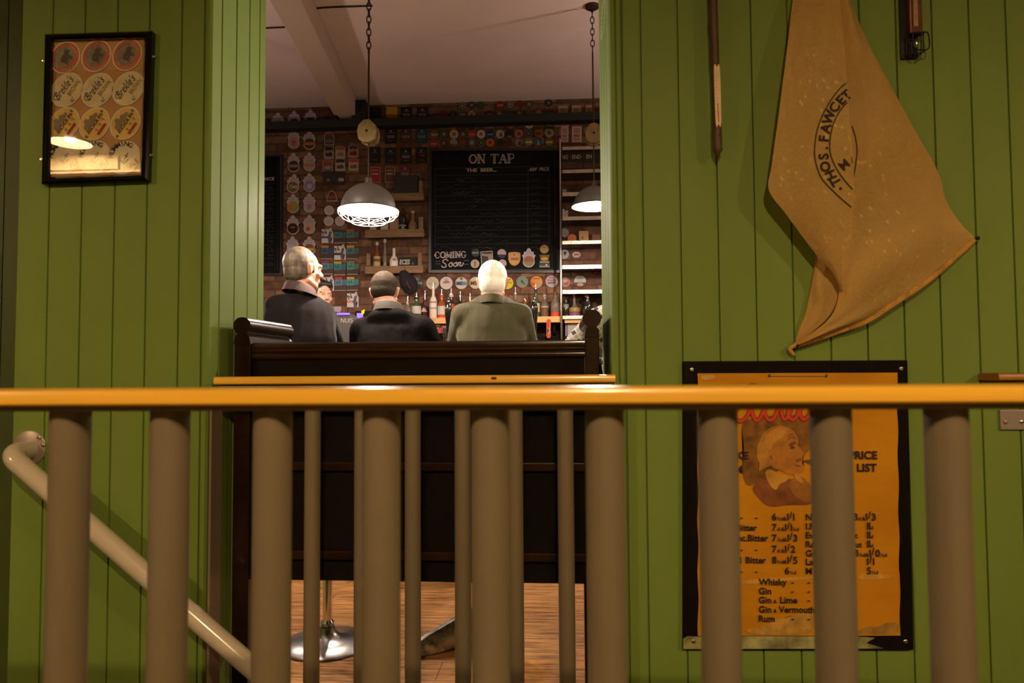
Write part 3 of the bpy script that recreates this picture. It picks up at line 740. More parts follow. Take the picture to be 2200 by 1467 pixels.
# worn pale patches
blot([(1592, 1248), (1650, 1240), (1749, 1236), (1749, 1243), (1660, 1250), (1593, 1256)], (0.62, 0.33, 0.05), .0001, 'worn_patch')
blot([(1838, 1236), (1880, 1231), (1929, 1238), (1890, 1244), (1850, 1247)], (0.62, 0.32, 0.04), .0001, 'worn_patch')
blot([(1600, 1352), (1640, 1346), (1668, 1330), (1700, 1325), (1720, 1314), (1749, 1312), (1749, 1364), (1640, 1364), (1610, 1362)], (0.50, 0.28, 0.045), .0001, 'worn_patch', var=.4)
blot([(1842, 1356), (1862, 1345), (1885, 1347), (1908, 1336), (1932, 1338), (1931, 1363), (1880, 1362), (1842, 1363)], (0.38, 0.21, 0.03), .0001, 'worn_patch', var=.4)
blot([(1503, 808), (1530, 804), (1540, 812), (1512, 818)], (0.64, 0.38, 0.09), .0001, 'worn_patch')
# portrait of an old man with a pipe, in profile
blot([(1590, 905), (1640, 893), (1749, 890), (1749, 960), (1700, 1000), (1650, 1020), (1606, 1050), (1592, 1010), (1600, 960)], (0.23, 0.095, 0.008), .0002, 'painted_backdrop', var=.55)
blot([(1613, 1048), (1640, 1020), (1665, 1016), (1690, 1030), (1720, 1026), (1748, 1050), (1748, 1085), (1700, 1084), (1650, 1090), (1630, 1070)], (0.24, 0.075, 0.012), .0004, 'painted_coat', var=.4)
blot([(1690, 1040), (1715, 1020), (1735, 1032), (1749, 1055), (1749, 1080), (1715, 1075)], (0.33, 0.135, 0.018), .0005, 'painted_lapel', var=.4)
blot([(1628, 960), (1636, 935), (1655, 917), (1680, 913), (1702, 921), (1714, 938), (1717, 950), (1713, 956), (1722, 966), (1729, 974), (1725, 980), (1726, 988), (1722, 993), (1728, 1003), (1726, 1012), (1714, 1018), (1700, 1020), (1684, 1014), (1662, 1004), (1645, 996), (1634, 985)], (0.45, 0.18, 0.018), .0006, 'painted_head', n=4, var=.28)
blot([(1640, 955), (1645, 935), (1662, 921), (1680, 917), (1694, 925), (1680, 940), (1662, 952), (1655, 968)], (0.56, 0.26, 0.035), .0007, 'painted_highlight', var=.2)
blot([(1628, 950), (1640, 950), (1650, 965), (1650, 985), (1655, 1002), (1642, 1005), (1630, 1014), (1632, 995), (1625, 978)], (0.50, 0.235, 0.032), .0008, 'painted_hair', var=.4)
blot([(1649, 976), (1656, 971), (1664, 976), (1666, 988), (1661, 998), (1653, 994)], (0.50, 0.21, 0.035), .0009, 'painted_ear')
blot([(1652, 980), (1657, 976), (1661, 984), (1658, 991)], (0.30, 0.10, 0.025), .0010, 'painted_ear_shade')
blot([(1693, 955), (1704, 948), (1713, 950), (1706, 956), (1698, 961)], (0.17, 0.055, 0.012), .0010, 'painted_brow')
blot([(1697, 962), (1703, 958), (1709, 961), (1702, 965)], (0.06, 0.02, 0.01), .0011, 'painted_eye')
blot([(1708, 988), (1716, 983), (1726, 985), (1722, 990), (1712, 994)], (0.24, 0.08, 0.02), .0010, 'painted_moustache')
blot([(1705, 996), (1712, 1000), (1724, 1000), (1713, 1003)], (0.15, 0.04, 0.012), .0010, 'painted_mouth')
blot([(1642, 1018), (1650, 1006), (1672, 1016), (1694, 1024), (1690, 1034), (1676, 1038), (1668, 1054), (1656, 1046)], (0.58, 0.29, 0.04), .0011, 'painted_collar')
blot([(1704, 1022), (1712, 1016), (1728, 1032), (1722, 1040)], (0.54, 0.26, 0.035), .0011, 'painted_collar')
blot([(1722, 989), (1740, 987), (1749, 986), (1749, 1000), (1740, 997), (1730, 992)], (0.15, 0.05, 0.015), .0012, 'painted_pipe')
for a, b in (((1692, 940), (1706, 935)), ((1693, 945), (1709, 941))):
    bm = bmesh.new(); m0 = ((a[0] + b[0]) / 2, min(a[1], b[1]) - 2)
    add_ribbon(bm, spline([at(q[0], q[1], yt + .0006) for q in (a, m0, b)], 5), 1.3 * kp_); mk('painted_wrinkle', bm, flat((0.2, 0.07, 0.02)), pp)
# string and its holes
bm = bmesh.new(); add_tube(bm, [at(1653, 807, yt), at(1775, 807, yt)], .0009, 6); mk('hanging_string', bm, mat('string', (0.55, 0.36, 0.2), .8), pp)
bm = bmesh.new()
for q in (1653.5, 1775): add_lathe(bm, [(0, .0006), (.004, .0002)], at(q, 807, yt + .0012), 10, (0, -1, 0))
mk('string_hole', bm, M_INK, pp)
bm = bmesh.new()
def T(s, x, yb_, cap, align='L', bold=.02, width=None, shear=0.0):
    return add_text(bm, s, at(x, yb_, yt), cap * kp_, align=align, bold=bold, width=None if width is None else width * kp_, shear=shear)
def price(x, yb_, segs):
    p = at(x, yb_, yt); xx = p.x
    for s, cap, b in segs:
        w = add_text(bm, s, (xx, p.y, p.z + (4 * kp_ if s == '/' else 0)), cap * kp_, bold=b); xx += w + 1.0 * kp_
D = lambda s: (s, 14, .03)
S_ = lambda s: (s, 7.0, .03)
T('LIKE', 1608, 986, 15.5, 'R', .035); T("'EM", 1595, 1015.5, 15, 'R', .035); mk('heading_lettering', bm, M_PINK_INK, pp); bm = bmesh.new()
T('PRICE', 1885, 985.5, 16, 'R', .035); T('LIST', 1884, 1012.5, 16, 'R', .035); mk('heading_lettering', bm, M_PINK_INK, pp); bm = bmesh.new()
rows = [1117, 1139.4, 1162, 1186, 1209.6, 1232.7]
T('Bitter', 1626.5, rows[1], 12.5, 'R', .03); T('Spec.Bitter', 1651, rows[2], 13, 'R', .03); T('Bitter', 1646.5, rows[4], 13, 'R', .03); T('l', 1593, rows[4], 13, 'R', .03)
price(1658.5, rows[0], [D('6'), S_('½d&'), D('1'), D('/'), D('1')]); price(1658.5, rows[1], [D('7'), S_('d & '), D('1'), D('/'), D('1'), S_('½d')])
price(1658.5, rows[2], [D('7'), S_('½d&'), D('1'), D('/'), D('3')]); price(1658.5, rows[3], [D('7'), S_('d & '), D('1'), D('/'), D('2')])
price(1658.5, rows[4], [D('8'), S_('½d&'), D('1'), D('/'), D('5')]); price(1686, rows[5], [D('6'), S_('½d')])
for q in (0, 3, 5):
    for x_ in (1590, 1622): T('-', x_, rows[q], 13)
mk('beer_prices', bm, M_PINK_INK, pp); bm = bmesh.new()
rr_ = [1117, 1136.5, 1155.6, 1175, 1194.6, 1213, 1232.7]
for s, y_ in zip(('Nu', 'I.P', 'Ev', 'Re', 'Gu', 'La', 'M'), rr_): T(s, 1731, y_, 13, 'L', .03)
mk('bottle_names', bm, M_PINK_INK, pp); bm = bmesh.new()
price(1834, rr_[0], [D('3'), S_('d & '), D('1'), D('/'), D('3')])
for q in (1, 2, 3): price(1862.5, rr_[q], [D('1'), D('1'), S_('d')])
T('t', 1843, rr_[2], 11, 'R', .03); T('ut', 1852, rr_[3], 11, 'R', .03)
price(1834, rr_[4], [D('8'), S_('½d&'), D('1'), D('/'), D('0'), S_('½d')]); price(1862.5, rr_[5], [D('1'), D('/'), D('1')]); price(1862.5, rr_[6], [D('5'), S_('½d')])
mk('bottle_prices', bm, M_PINK_INK, pp); bm = bmesh.new()
for s, y_ in (('Whisky', 1256), ('Gin', 1275.6), ('Rum', 1334.8)): T(s, 1630, y_, 13, 'L', .03)
T('Gin', 1630, 1294.8, 13, 'L', .03); T('&', 1662, 1294.8, 7, 'L', .03); T('Lime', 1676, 1294.8, 13, 'L', .03)
T('Gin', 1630, 1315, 13, 'L', .03); T('&', 1662, 1315, 7, 'L', .03); T('Vermouth', 1673, 1315, 13, 'L', .03, 76)
for y_ in (1256, 1275.6, 1334.8):
    for x_ in (1700, 1735): T('-', x_, y_, 13)
T('-', 1735, 1294.8, 13)
mk('spirits_list', bm, M_PINK_INK, pp)
SCRIPT = [(1634, 835), (1617, 827), (1600, 838), (1613, 853), (1592, 868), (1579, 892), (1591, 905), (1606, 893), (1614, 872), (1617, 890), (1624, 903), (1634, 897), (1645, 872), (1652, 866), (1646, 872), (1643, 888), (1652, 902), (1664, 897), (1676, 870), (1680, 890), (1685, 901), (1693, 894), (1704, 868), (1697, 872), (1693, 888), (1700, 901), (1711, 896), (1720, 870), (1719, 890), (1726, 901), (1737, 893), (1746, 870), (1750, 890), (1759, 901), (1772, 890), (1780, 868)]
q_ = [p - Vector((0, .0000022 * i, 0)) for i, p in enumerate(spline([at(x, y, yt) for x, y in SCRIPT], 6))]
for nm, w_, m_, dy in (('script_outline', 9.0, flat((0.16, 0.03, 0.008)), .0007), ('script_lettering', 6.6, M_POSTERRED, 0)):
    bm = bmesh.new(); add_ribbon(bm, [p + Vector((0, dy, 0)) for p in q_], w_ * kp_); mk(nm, bm, m_, pp)

# ------------------------------------------------------------------ hessian sack hung on the wall
def edge(pts, ylist):
    """curve given as (px, py, distance off the wall)"""
    return spline([at(x, y, YW - d) for x, y, d in pts], 10)
def resample(c, n):
    L_ = [0]
    for a, b in zip(c, c[1:]): L_.append(L_[-1] + (b - a).length)
    out = []; k = 0
    for i in range(n):
        t = L_[-1] * i / (n - 1)
        while k < len(c) - 2 and L_[k + 1] < t: k += 1
        f = (t - L_[k]) / max(L_[k + 1] - L_[k], 1e-9); out.append(c[k].lerp(c[k + 1], min(max(f, 0), 1)))
    return out
def loft(bm, A, B, nu, nv, bulge=0.0, wob=0.0, seed=0):
    A, B = resample(A, nv), resample(B, nv); rows = []
    for j in range(nv):
        row = []
        for i in range(nu):
            u = i / (nu - 1); p = A[j].lerp(B[j], u)
            d = bulge * math.sin(math.pi * u) + wob * math.sin(math.pi * u) * math.sin(u * 7 + j * .22 + seed) 
            row.append(bm.verts.new((p.x, p.y - d, p.z)))
        rows.append(row)
    for j in range(nv - 1):
        for i in range(nu - 1): bm.faces.new((rows[j][i], rows[j][i + 1], rows[j + 1][i + 1], rows[j + 1][i]))
    return rows
sack = empty('hessian_sack', at(1860, 513, YW), 'big tan hessian malt sack pinned by its corners to the green wall', 'sack')
Ledge = [(1712, -60, .02), (1703, 0, .035), (1690, 110, .055), (1672, 250, .065), (1657, 360, .066), (1651, 408, .062), (1690, 462, .060), (1752, 545, .052), (1785, 580, .055), (1798, 602, .060), (1806, 628, .055)]
Fold = [(1792, -60, .055), (1803, 0, .065), (1812, 80, .075), (1821, 180, .085), (1827, 270, .088), (1836, 385, .088), (1833, 450, .085), (1827, 520, .078), (1819, 575, .070), (1812, 605, .062), (1807, 628, .057)]
bm = bmesh.new(); frows = loft(bm, edge(Ledge, 0), edge(Fold, 0), 22, 70, .010, .0025)
bmesh.ops.solidify(bm, geom=bm.faces[:], thickness=.0012)
front = mk('front_flap', bm, M_BURLAP, sack, smooth=True, sub=1)
Back = [(1772, -60, .030), (1784, 0, .035), (1796, 80, .040), (1806, 180, .042), (1812, 270, .044), (1818, 385, .046), (1822, 450, .048), (1818, 520, .050), (1808, 590, .052), (1797, 655, .050), (1776, 690, .046), (1735, 722, .030), (1709, 740, .012)]
Redge = [(1812, -60, .012), (1826, 0, .014), (1846, 50, .016), (1872, 105, .018), (1917, 190, .016), (1960, 270, .016), (2016, 370, .020), (2032, 430, .022), (2070, 487, .012), (2094, 513, .006), (2060, 545, .012), (1990, 605, .022), (1920, 652, .026), (1860, 690, .022), (1790, 715, .016), (1740, 733, .012), (1710, 742, .008)]
# right panel: from the fold to the outer edge
top = Redge[:10]; bot = Redge[9:]
bm = bmesh.new(); rows = loft(bm, edge(Back, 0), edge(Redge, 0), 34, 100, .018, .006, 1.5)
bmesh.ops.solidify(bm, geom=bm.faces[:], thickness=.0012)
mk('right_panel', bm, M_BURLAP, sack, smooth=True, sub=1)
In1 = [(1740, 500, .020), (1752, 548, .016), (1744, 600, .012), (1730, 670, .010), (1717, 705, .010), (1707, 742, .008)]
In2 = [(1830, 500, .030), (1822, 560, .034), (1806, 620, .036), (1796, 655, .034), (1772, 690, .028), (1709, 743, .010)]
bm = bmesh.new(); loft(bm, edge(In1, 0), edge(In2, 0), 14, 30, -.006, .002)
bmesh.ops.solidify(bm, geom=bm.faces[:], thickness=.0012)
mk('inner_panel', bm, M_BURLAP, sack, smooth=True)
# stitched hem along the lower edge
hem = resample(edge([(x, y, d + .004) for x, y, d in bot], 0), 90); bm = bmesh.new()
for i in range(len(hem) - 1):
    a, b = hem[i], hem[i + 1]; d = (b - a).normalized(); n = Vector((-d.z, 0, d.x))
    add_cap(bm, a + n * .005, b - n * .003 + d * .001, .0034, .0034, 6)
mk('stitched_hem', bm, M_BURLAP_D, sack, smooth=True)
bm = bmesh.new(); kn = [at(x, y, YW - d) for x, y, d in ((1712, 738, .012), (1704, 744, .014), (1696, 749, .013), (1701, 757, .012), (1707, 764, .012))]
add_tube(bm, spline(kn, 5), [.008] + [.0055] * 19 + [.003], 8); mk('corner_knot', bm, M_BURLAP_D, sack, smooth=True)
for px_, py_ in ((2094, 513.5), (1709, 741)):
    bm = bmesh.new(); add_lathe(bm, [(0, .018), (.005, .016), (.0055, .013), (.002, .012), (.002, 0)], at(px_, py_, YW - .001), 10, (0, -1, 0)); mk('nail', bm, M_BEAM, sack, smooth=True)
# printed ring and words, laid onto the cloth
from mathutils.bvhtree import BVHTree
def cloth_bvh(o):
    dg = bpy.context.evaluated_depsgraph_get(); dg.update(); return BVHTree.FromObject(o, dg)
trees = [cloth_bvh(ch) for ch in sack.children if ch.name.startswith(('front_flap', 'right_panel'))]
w0 = wl(sack)
def onto(p):
    """slide a point along its line of sight from the room onto the sack's cloth"""
    best = None; o_ = Vector((0, 0, EYE)); d = (p - o_).normalized()
    for t in trees:
        h = t.ray_cast(o_ - w0, d)
        if h[0] is not None and (best is None or h[3] < best[1]): best = (h[0] + w0, h[3])
    return None if best is None else best[0] - d * .0016
def lay(bm):
    dead = []
    for v in bm.verts:
        q = onto(v.co)
        if q is None: dead.append(v)
        else: v.co = q
    bmesh.ops.delete(bm, geom=dead, context='VERTS')
ks = mpp(1790, YW - .07)
bm = bmesh.new()
def arcpx(pts, w):
    add_ribbon(bm, spline([at(x, y, YW - .08) for x, y in pts], 8), w * ks)
arcpx([(1821.5, 175.5), (1800, 195), (1775, 232), (1757, 275), (1750.5, 314), (1752, 345), (1765, 382), (1797, 417), (1829, 445)], 2.6)
arcpx([(1824, 217), (1806, 236), (1790, 268), (1783, 303), (1784, 330), (1795, 358), (1812, 384), (1832, 407)], 2.6)
arcpx([(1830.5, 270), (1838, 295), (1841.5, 322), (1839, 350), (1834.5, 380)], 2.4)
for s, x_, y_, a_ in (('T', 1794.5, 391, 117), ('H', 1784, 376, 112), ('O', 1772, 358, 103), ('S', 1768.5, 336, 94), ('.', 1767, 318, 90), ('F', 1769, 297, 83), ('A', 1773, 275, 76), ('W', 1780, 251, 68), ('C', 1792, 230, 58), ('E', 1806, 214, 48), ('T', 1818, 203, 40)):
    r_ = R(a_); cap = 22.0
    bx, by = x_ + cap / 2 * math.sin(r_), y_ + cap / 2 * math.cos(r_)
    add_text(bm, s, at(bx, by, YW - .08), cap * .92 * ks, ang=r_, align='C', bold=.035)
add_text(bm, 'M', at(1820, 361, YW - .08), 20 * ks, ang=R(40), align='C', bold=.018)
add_text(bm, '/', at(1833, 350, YW - .08), 13 * ks, ang=R(20), align='C', bold=.02)
pts = [at(x, y, YW - .08) for x, y in circ(1806, 405, 3.2, 10)]; bm.faces.new([bm.verts.new(p) for p in pts])
bmesh.ops.subdivide_edges(bm, edges=[e for e in bm.edges if e.calc_length() > .008], cuts=2)
lay(bm); mk('printed_lettering', bm, M_INK, sack)

# ------------------------------------------------------------------ rod thermometer and copper thermometer
rod = empty('rod_thermometer', at(1541, 335, YW), 'long dark wooden rod thermometer with a pale scale hanging on the green wall', 'thermometer')
yr = YW - .030; a = at(1530, -60, yr); b = at(1541.5, 318, yr); dv = b - a
bm = bmesh.new(); add_tube(bm, [a, a.lerp(b, .53), a.lerp(b, .531), a.lerp(b, .864), a.lerp(b, .865), b, at(1542, 322, yr), at(1542, 338, yr)], [.0115, .0118, .0105, .0110, .0124, .0124, .0128, .001], 16)
mk('wooden_rod', bm, mat('dark_rod_wood', (0.085, 0.040, 0.018), .5, var=.3, vscale=10), rod, smooth='auto')
bm = bmesh.new(); p0, p1 = at(1534, 146, yr - .0128), at(1546.5, 146, yr - .0128); q0, q1 = at(1538, 264, yr - .0128), at(1549.5, 264, yr - .0128)
add_prism(bm, spline([p0, p0.lerp(p1, .5) + Vector((0, 0, .003)), p1, q1, q1.lerp(q0, .5) - Vector((0, 0, .003)), q0], 3, True), (0, .003, 0)); sc_ = mk('scale_plate', bm, mat('ivory_scale', (0.80, 0.60, 0.33), .45, var=.18, vscale=25), rod)
bm = bmesh.new(); add_tube(bm, [at(1542, 222, yr - .0136), at(1544.5, 262, yr - .0136)], .0009, 6); mk('red_column', bm, flat((0.6, 0.04, 0.02)), sc_)
bm = bmesh.new()
for k in range(14):
    yy = 158 + k * 7.4; xo = (yy - 146) / 118 * 4
    add_ribbon(bm, [at(1536 + xo, yy, yr - .0134), at(1539.5 + xo, yy, yr - .0134)], .0006)
mk('scale_marks', bm, flat((0.3, 0.18, 0.08)), sc_)
bm = bmesh.new(); add_lathe(bm, [(0, .002), (.0016, 0)], at(1546, 291, yr - .0128), 8, (0, -1, 0)); mk('pin', bm, M_BEAM, rod)
bm = bmesh.new(); add_box(bm, a.lerp(b, .3).x - .006, a.lerp(b, .3).x + .006, yr + .010, YW - .0005, a.lerp(b, .3).z - .01, a.lerp(b, .3).z + .01); mk('wall_clip', bm, M_BEAM, rod)
cop = empty('copper_thermometer', at(1966, 118, YW), 'short copper brewing thermometer with a wire bulb guard at the top right', 'thermometer')
yc = YW - .026
bm = bmesh.new(); pa, pb = at(1951, -70, yc), at(1984, 71, yc); add_box(bm, pa.x, pb.x, yc, YW - .006, pb.z, pa.z); mk('case', bm, mat('dark_copper', (0.17, 0.06, 0.03), .4, metal=.6, var=.4, vscale=20), cop, bevel=.004)
bm = bmesh.new(); pa, pb = at(1959, -70, yc - .0012), at(1973, 56, yc - .0012); add_box(bm, pa.x, pb.x, yc - .0012, yc + .001, pb.z, pa.z); sc_ = mk('scale_plate', bm, mat('tarnished_scale', (0.42, 0.25, 0.13), .45, var=.3, vscale=30), cop)
bm = bmesh.new(); add_tube(bm, [at(1963.5, -70, yc - .003), at(1963.5, 54, yc - .003)], .0012, 6); mk('glass_column', bm, flat((0.6, 0.45, 0.33), .2), sc_)
bm = bmesh.new(); c0 = at(1966, 74, yc + .004); c1 = at(1966, 112, yc + .004)
for zc_ in (c0.z, c1.z): add_tube(bm, [(c0.x + .021 * math.cos(t), c0.y + .012 * math.sin(t), zc_) for t in [2 * math.pi * k / 18 for k in range(18)]], .0018, 6, True)
for k in range(6):
    t = 2 * math.pi * k / 6; add_tube(bm, [(c0.x + .021 * math.cos(t), c0.y + .012 * math.sin(t), c0.z), (c1.x + .021 * math.cos(t), c0.y + .012 * math.sin(t), c1.z), (c1.x + .006 * math.cos(t), c0.y + .004 * math.sin(t), c1.z - .014)], .0016, 6)
add_tube(bm, spline([(c0.x + .012, c0.y - .01, c0.z), (c0.x + .026, c0.y - .013, c0.z - .004), (c0.x + .028, c0.y - .013, c1.z + .006), (c0.x + .014, c0.y - .012, c1.z - .001)], 5), .0017, 6)
mk('bulb_guard', bm, M_BEAM, cop, smooth='auto')
bm = bmesh.new(); add_ell(bm, (c0.x + .002, c0.y, (c0.z + c1.z) / 2), (.006, .006, .014)); mk('bulb', bm, M_CHROME, cop, smooth=True)
bm = bmesh.new(); add_box(bm, c0.x - .03, c0.x + .012, YW - .0055, YW - .0005, c1.z - .01, c0.z + .2); mk('back_plate', bm, M_BEAM, cop)
# white ring sticker high on the right jamb
bm = bmesh.new(); X = XR - .0007
e = [atx(1307, 10, X), atx(1292, 83, X)]
cy_, cz_ = (YW + .19), atx(1298, 20, X).z; ry_, rz_ = .115, abs(atx(1298, 20, X).z - atx(1294, 84, X).z)
for q in (1.0, .93, .62):
    pts = [(X, cy_ + ry_ * q * math.cos(t), cz_ + rz_ * q * math.sin(t)) for t in [2 * math.pi * k / 48 for k in range(48)]]
    for i in range(48):
        a, b = Vector(pts[i]), Vector(pts[(i + 1) % 48]); ia, ib = [Vector((X, cy_, cz_)) + (v - Vector((X, cy_, cz_))) * .965 for v in (a, b)]
        bm.faces.new([bm.verts.new(v) for v in (a, b, ib, ia)])
for k in range(22):
    t0 = 2 * math.pi * k / 22
    pts = [(X, cy_ + ry_ * q * math.cos(t), cz_ + rz_ * q * math.sin(t)) for q, t in ((.68, t0), (.86, t0), (.86, t0 + .13), (.68, t0 + .13))]
    bm.faces.new([bm.verts.new(v) for v in pts])
o = mk('round_sticker', bm, mat('white_sticker', (0.62, 0.60, 0.50), .5)); setp(o, 'white ringed round sticker high on the right jamb of the opening', 'sticker')
# ------------------------------------------------------------------ things fixed to the brick wall
YI = YB - .010         # front of a badge on the wall
KB = mpp(930, YI)
ORD = ['first', 'second', 'third', 'fourth', 'fifth', 'sixth', 'seventh', 'eighth', 'ninth', 'tenth', 'eleventh', 'twelfth', 'thirteenth', 'fourteenth']
def wall_plate(name, outline, m, label, cat, group=None, Y=None, th=.006):
    bm = bmesh.new(); add_plate(bm, outline, Y or YI, th)
    bmesh.ops.triangulate(bm, faces=[f for f in bm.faces if len(f.verts) > 4])
    return setp(mk(name, bm, m), label, cat, group)
def face(parent, name, outline, col, lift=1, Y=None):
    bm = bmesh.new(); add_face(bm, outline, (Y or YI) - .0008 * lift)
    bmesh.ops.triangulate(bm, faces=bm.faces[:]); return mk(name, bm, col if not isinstance(col, tuple) else flat(col), parent)
def clip_half(pts, y0, up=True): # keep the part above or below a height
    out = []
    for (x, y) in pts: out.append((x, min(y, y0) if up else max(y, y0)))
    return out
WHITE = (0.62, 0.52, 0.52); CREAM = (0.62, 0.50, 0.36); DARK = (0.02, 0.015, 0.015)
def tline(parent, s, x, y, cap, col, Y=None, lift=2.5, width=None, bold=.03, align='C', shear=0.0, name='lettering', ang=0.0):
    YY = (Y or YI) - .0008 * lift; bm = bmesh.new(); k = mpp(x, YY)
    add_text(bm, s, at(x, y, YY), cap * k, align=align, bold=bold, width=None if width is None else width * k, shear=shear, ang=ang)
    return mk(name, bm, flat(col) if isinstance(col, tuple) else col, parent)
# crown-topped pump clips
def crown_outline(cx, cy, ang=0.0, s=1.0):
    top = [(-12.2, 1.0), (-14.8, -5.5), (-11.0, -7.0), (-10.4, -12.5), (-5.6, -13.0), (-4.0, -18.0), (0, -21.2), (4.0, -18.0), (5.6, -13.0), (10.4, -12.5), (11.0, -7.0), (14.8, -5.5), (12.2, 1.0)]
    low = [(13.4 * math.cos(a), 7.4 + 13.4 * math.sin(a)) for a in [R(t) for t in range(-22, 203, 15)]]
    pts = low[::-1][:0] + top + low
    ca, sa = math.cos(ang), math.sin(ang)
    return [(cx + s * (x * ca - y * sa), cy + s * (x * sa + y * ca)) for x, y in pts]
def crown(cx, cy, desc, disc, mark=None, ang=0.0, where='', group='crown-topped pump clips on the brick wall', Y=None, rim=True, s=1.0):
    o = wall_plate('pump_clip', crown_outline(cx, cy, ang, s), mat('clip_lilac', (0.40, 0.31, 0.34), .5), f'white crown-topped pump clip with {desc}, {where}', 'pump clip', group, Y=Y)
    dc = (cx - 7.4 * math.sin(ang) * s, cy + 7.4 * math.cos(ang) * s)
    rp = o
    face(o, 'lower_disc', circ(dc[0], dc[1], 11.3 * s, 20), disc, 1, Y)
    if mark: face(o, 'disc_mark', [(dc[0] + x * s, dc[1] + y * s) for x, y in mark[1]], mark[0], 2, Y)
    bm = bmesh.new(); YY = (Y or YI) - .001
    for k in range(3):
        y = cy + (-12 + 4.2 * k) * s; w = (3.5 + 2.6 * k) * s
        add_ribbon(bm, [at(cx - w, y, YY), at(cx + w, y, YY)], 1.1 * KB * s)
    mk('printed_lines', bm, flat((0.33, 0.25, 0.29)), o)
    return o
BAND = [(-10, -3), (10, -3), (10, 3), (-10, 3)]; LOW = [(-9, 2), (9, 2), (6, 8), (0, 10), (-6, 8)]; BLOB = [(-5, -3), (0, -6), (6, -2), (4, 5), (-4, 6)]
for i, (x, y, d, c, mk_) in enumerate([(597, 262, 'a cream disc', (0.4, 0.33, 0.22), None), (632, 258.5, 'an orange and dark disc', (0.06, 0.03, 0.02), None), (667, 255.5, 'a navy disc', (0.02, 0.02, 0.05), None)]):
    crown(x, y, d, c, mk_, where='half hidden by the black beam')
colA = [('a pink and red disc', (0.50, 0.28, 0.26), ((0.5, .12, .08), BLOB)), ('a dark brown disc', (0.05, 0.03, 0.02), ((0.32, .22, .12), BAND)), ('a dark olive disc', (0.17, 0.14, 0.04), None), ('a green and orange disc', (0.34, 0.33, 0.07), ((0.62, .16, .02), [(-10, -3), (-2, -6), (-1, 9), (-6, 9), (-10, 4)])), ('a maroon eyed disc', (0.06, 0.008, 0.008), ((0.35, .16, .06), [(-6, -3), (-2, -4), (2, -4), (6, -3), (2, 0), (-2, 0)])), ('a white and navy disc', (0.50, 0.45, 0.52), ((0.04, .03, .09), LOW))]
colB = [('an orange and brown disc', (0.12, 0.05, 0.012), ((0.60, .22, .02), BAND)), ('an orange and lilac disc', (0.46, 0.34, 0.36), ((0.58, .22, .05), BAND)), ('a purple and white disc', (0.30, 0.22, 0.42), ((0.52, .44, .50), BLOB)), ('a mauve disc', (0.48, 0.36, 0.42), ((0.36, .2, .26), BLOB)), ('an orange figure on cream', (0.56, 0.42, 0.33), ((0.58, .10, .01), [(-8, 2), (-3, -5), (0, 0), (3, -2), (1, 6), (-5, 7)])), ('a yellow and brown disc', (0.2, 0.09, 0.02), ((0.62, .38, .05), BAND))]
ya = [299, 349, 394, 437, 483, 528]; yb_l = [301, 347.5, 392, 436, 482, 528]
for i in range(6):
    o = crown(631 - i * .5, ya[i], colA[i][0], colA[i][1], colA[i][2], ang=R(8) if i == 2 else 0, where=f'{ORD[i]} down the outer column')
    if i == 2: tline(o, 'Oaty', 631, 404, 7, (0.6, .5, .34), width=19)
    crown(664.5, yb_l[i], colB[i][0], colB[i][1], colB[i][2], where=f'{ORD[i]} down the inner column')
# small arched labels
def arched(cx, cy, w=21, h=27):
    return [(cx - w / 2, cy + h / 2), (cx + w / 2, cy + h / 2), (cx + w / 2, cy - h / 2 + 3), (cx + w / 4, cy - h / 2 + .6), (cx, cy - h / 2), (cx - w / 4, cy - h / 2 + .6), (cx - w / 2, cy - h / 2 + 3)]
for x, y, d, tc, fc, mc, pos_ in [(707, 298.5, 'red-topped', (0.30, .05, .03), (0.10, .06, .05), (0.22, .14, .10), 'alone above the other six'), (706.5, 327.5, 'dark-topped', (0.03, .025, .015), (0.36, .20, .20), (0.04, .03, .03), 'first in the upper row of three'), (731, 327, 'orange-topped', (0.38, .10, .03), (0.48, .34, .32), (0.30, .17, .15), 'middle of the upper row of three'), (759, 325, 'dark-topped', (0.05, .04, .06), (0.55, .13, .05), (0.06, .05, .08), 'orange-red banded, last in the upper row'), (704, 355.5, 'red-topped', (0.46, .07, .04), (0.16, .08, .09), (0.4, .3, .28), 'first in the lower row of three'), (731, 354, 'dark-topped', (0.04, .035, .025), (0.48, .36, .36), (0.10, .07, .06), 'middle of the lower row of three'), (759.5, 353.5, 'bright red-topped', (0.55, .04, .03), (0.46, .40, .28), (0.18, .10, .06), 'last in the lower row of three')]:
    o = wall_plate('pump_clip', arched(x, y), mat('label_border', (0.36, 0.29, 0.26), .5), f'{d} arched pump label, {pos_}', 'pump clip', 'arched pump labels left of the caged lamp')
    face(o, 'picture_field', [(x - 9.2, y - 8), (x + 9.2, y - 8), (x + 9.2, y + 12), (x - 9.2, y + 12)], fc, 1)
    face(o, 'arched_top', [(x - 9.2, y - 5), (x + 9.2, y - 5), (x + 9.2, y - 10), (x + 4, y - 12.4), (x - 4, y - 12.4), (x - 9.2, y - 10)], tc, 2)
    face(o, 'printed_figure', [(x - 8, y + 5), (x - 5, y), (x - 2, y + 2), (x + 2, y - 1), (x + 6, y + 1), (x + 8, y + 5), (x + 6, y + 8), (x - 6, y + 8)], mc, 2)
for x, s, d in ((705, 'A', 'a small peaked mark'), (730, '8', 'a sideways eight')):
    o = wall_plate('pump_clip', [(x - 11, 368), (x + 11, 368), (x + 11, 397), (x - 11, 397)], flat((0.045, .03, .032)), f'dark plum label with {d}, under the arched labels', 'pump clip', 'plum labels')
    if s == 'A': tline(o, 'A', x, 389, 6, (0.4, .3, .3))
    else: tline(o, '8', x - 2.8, 386, 11, (0.55, .45, .45), ang=R(-90), align='C')
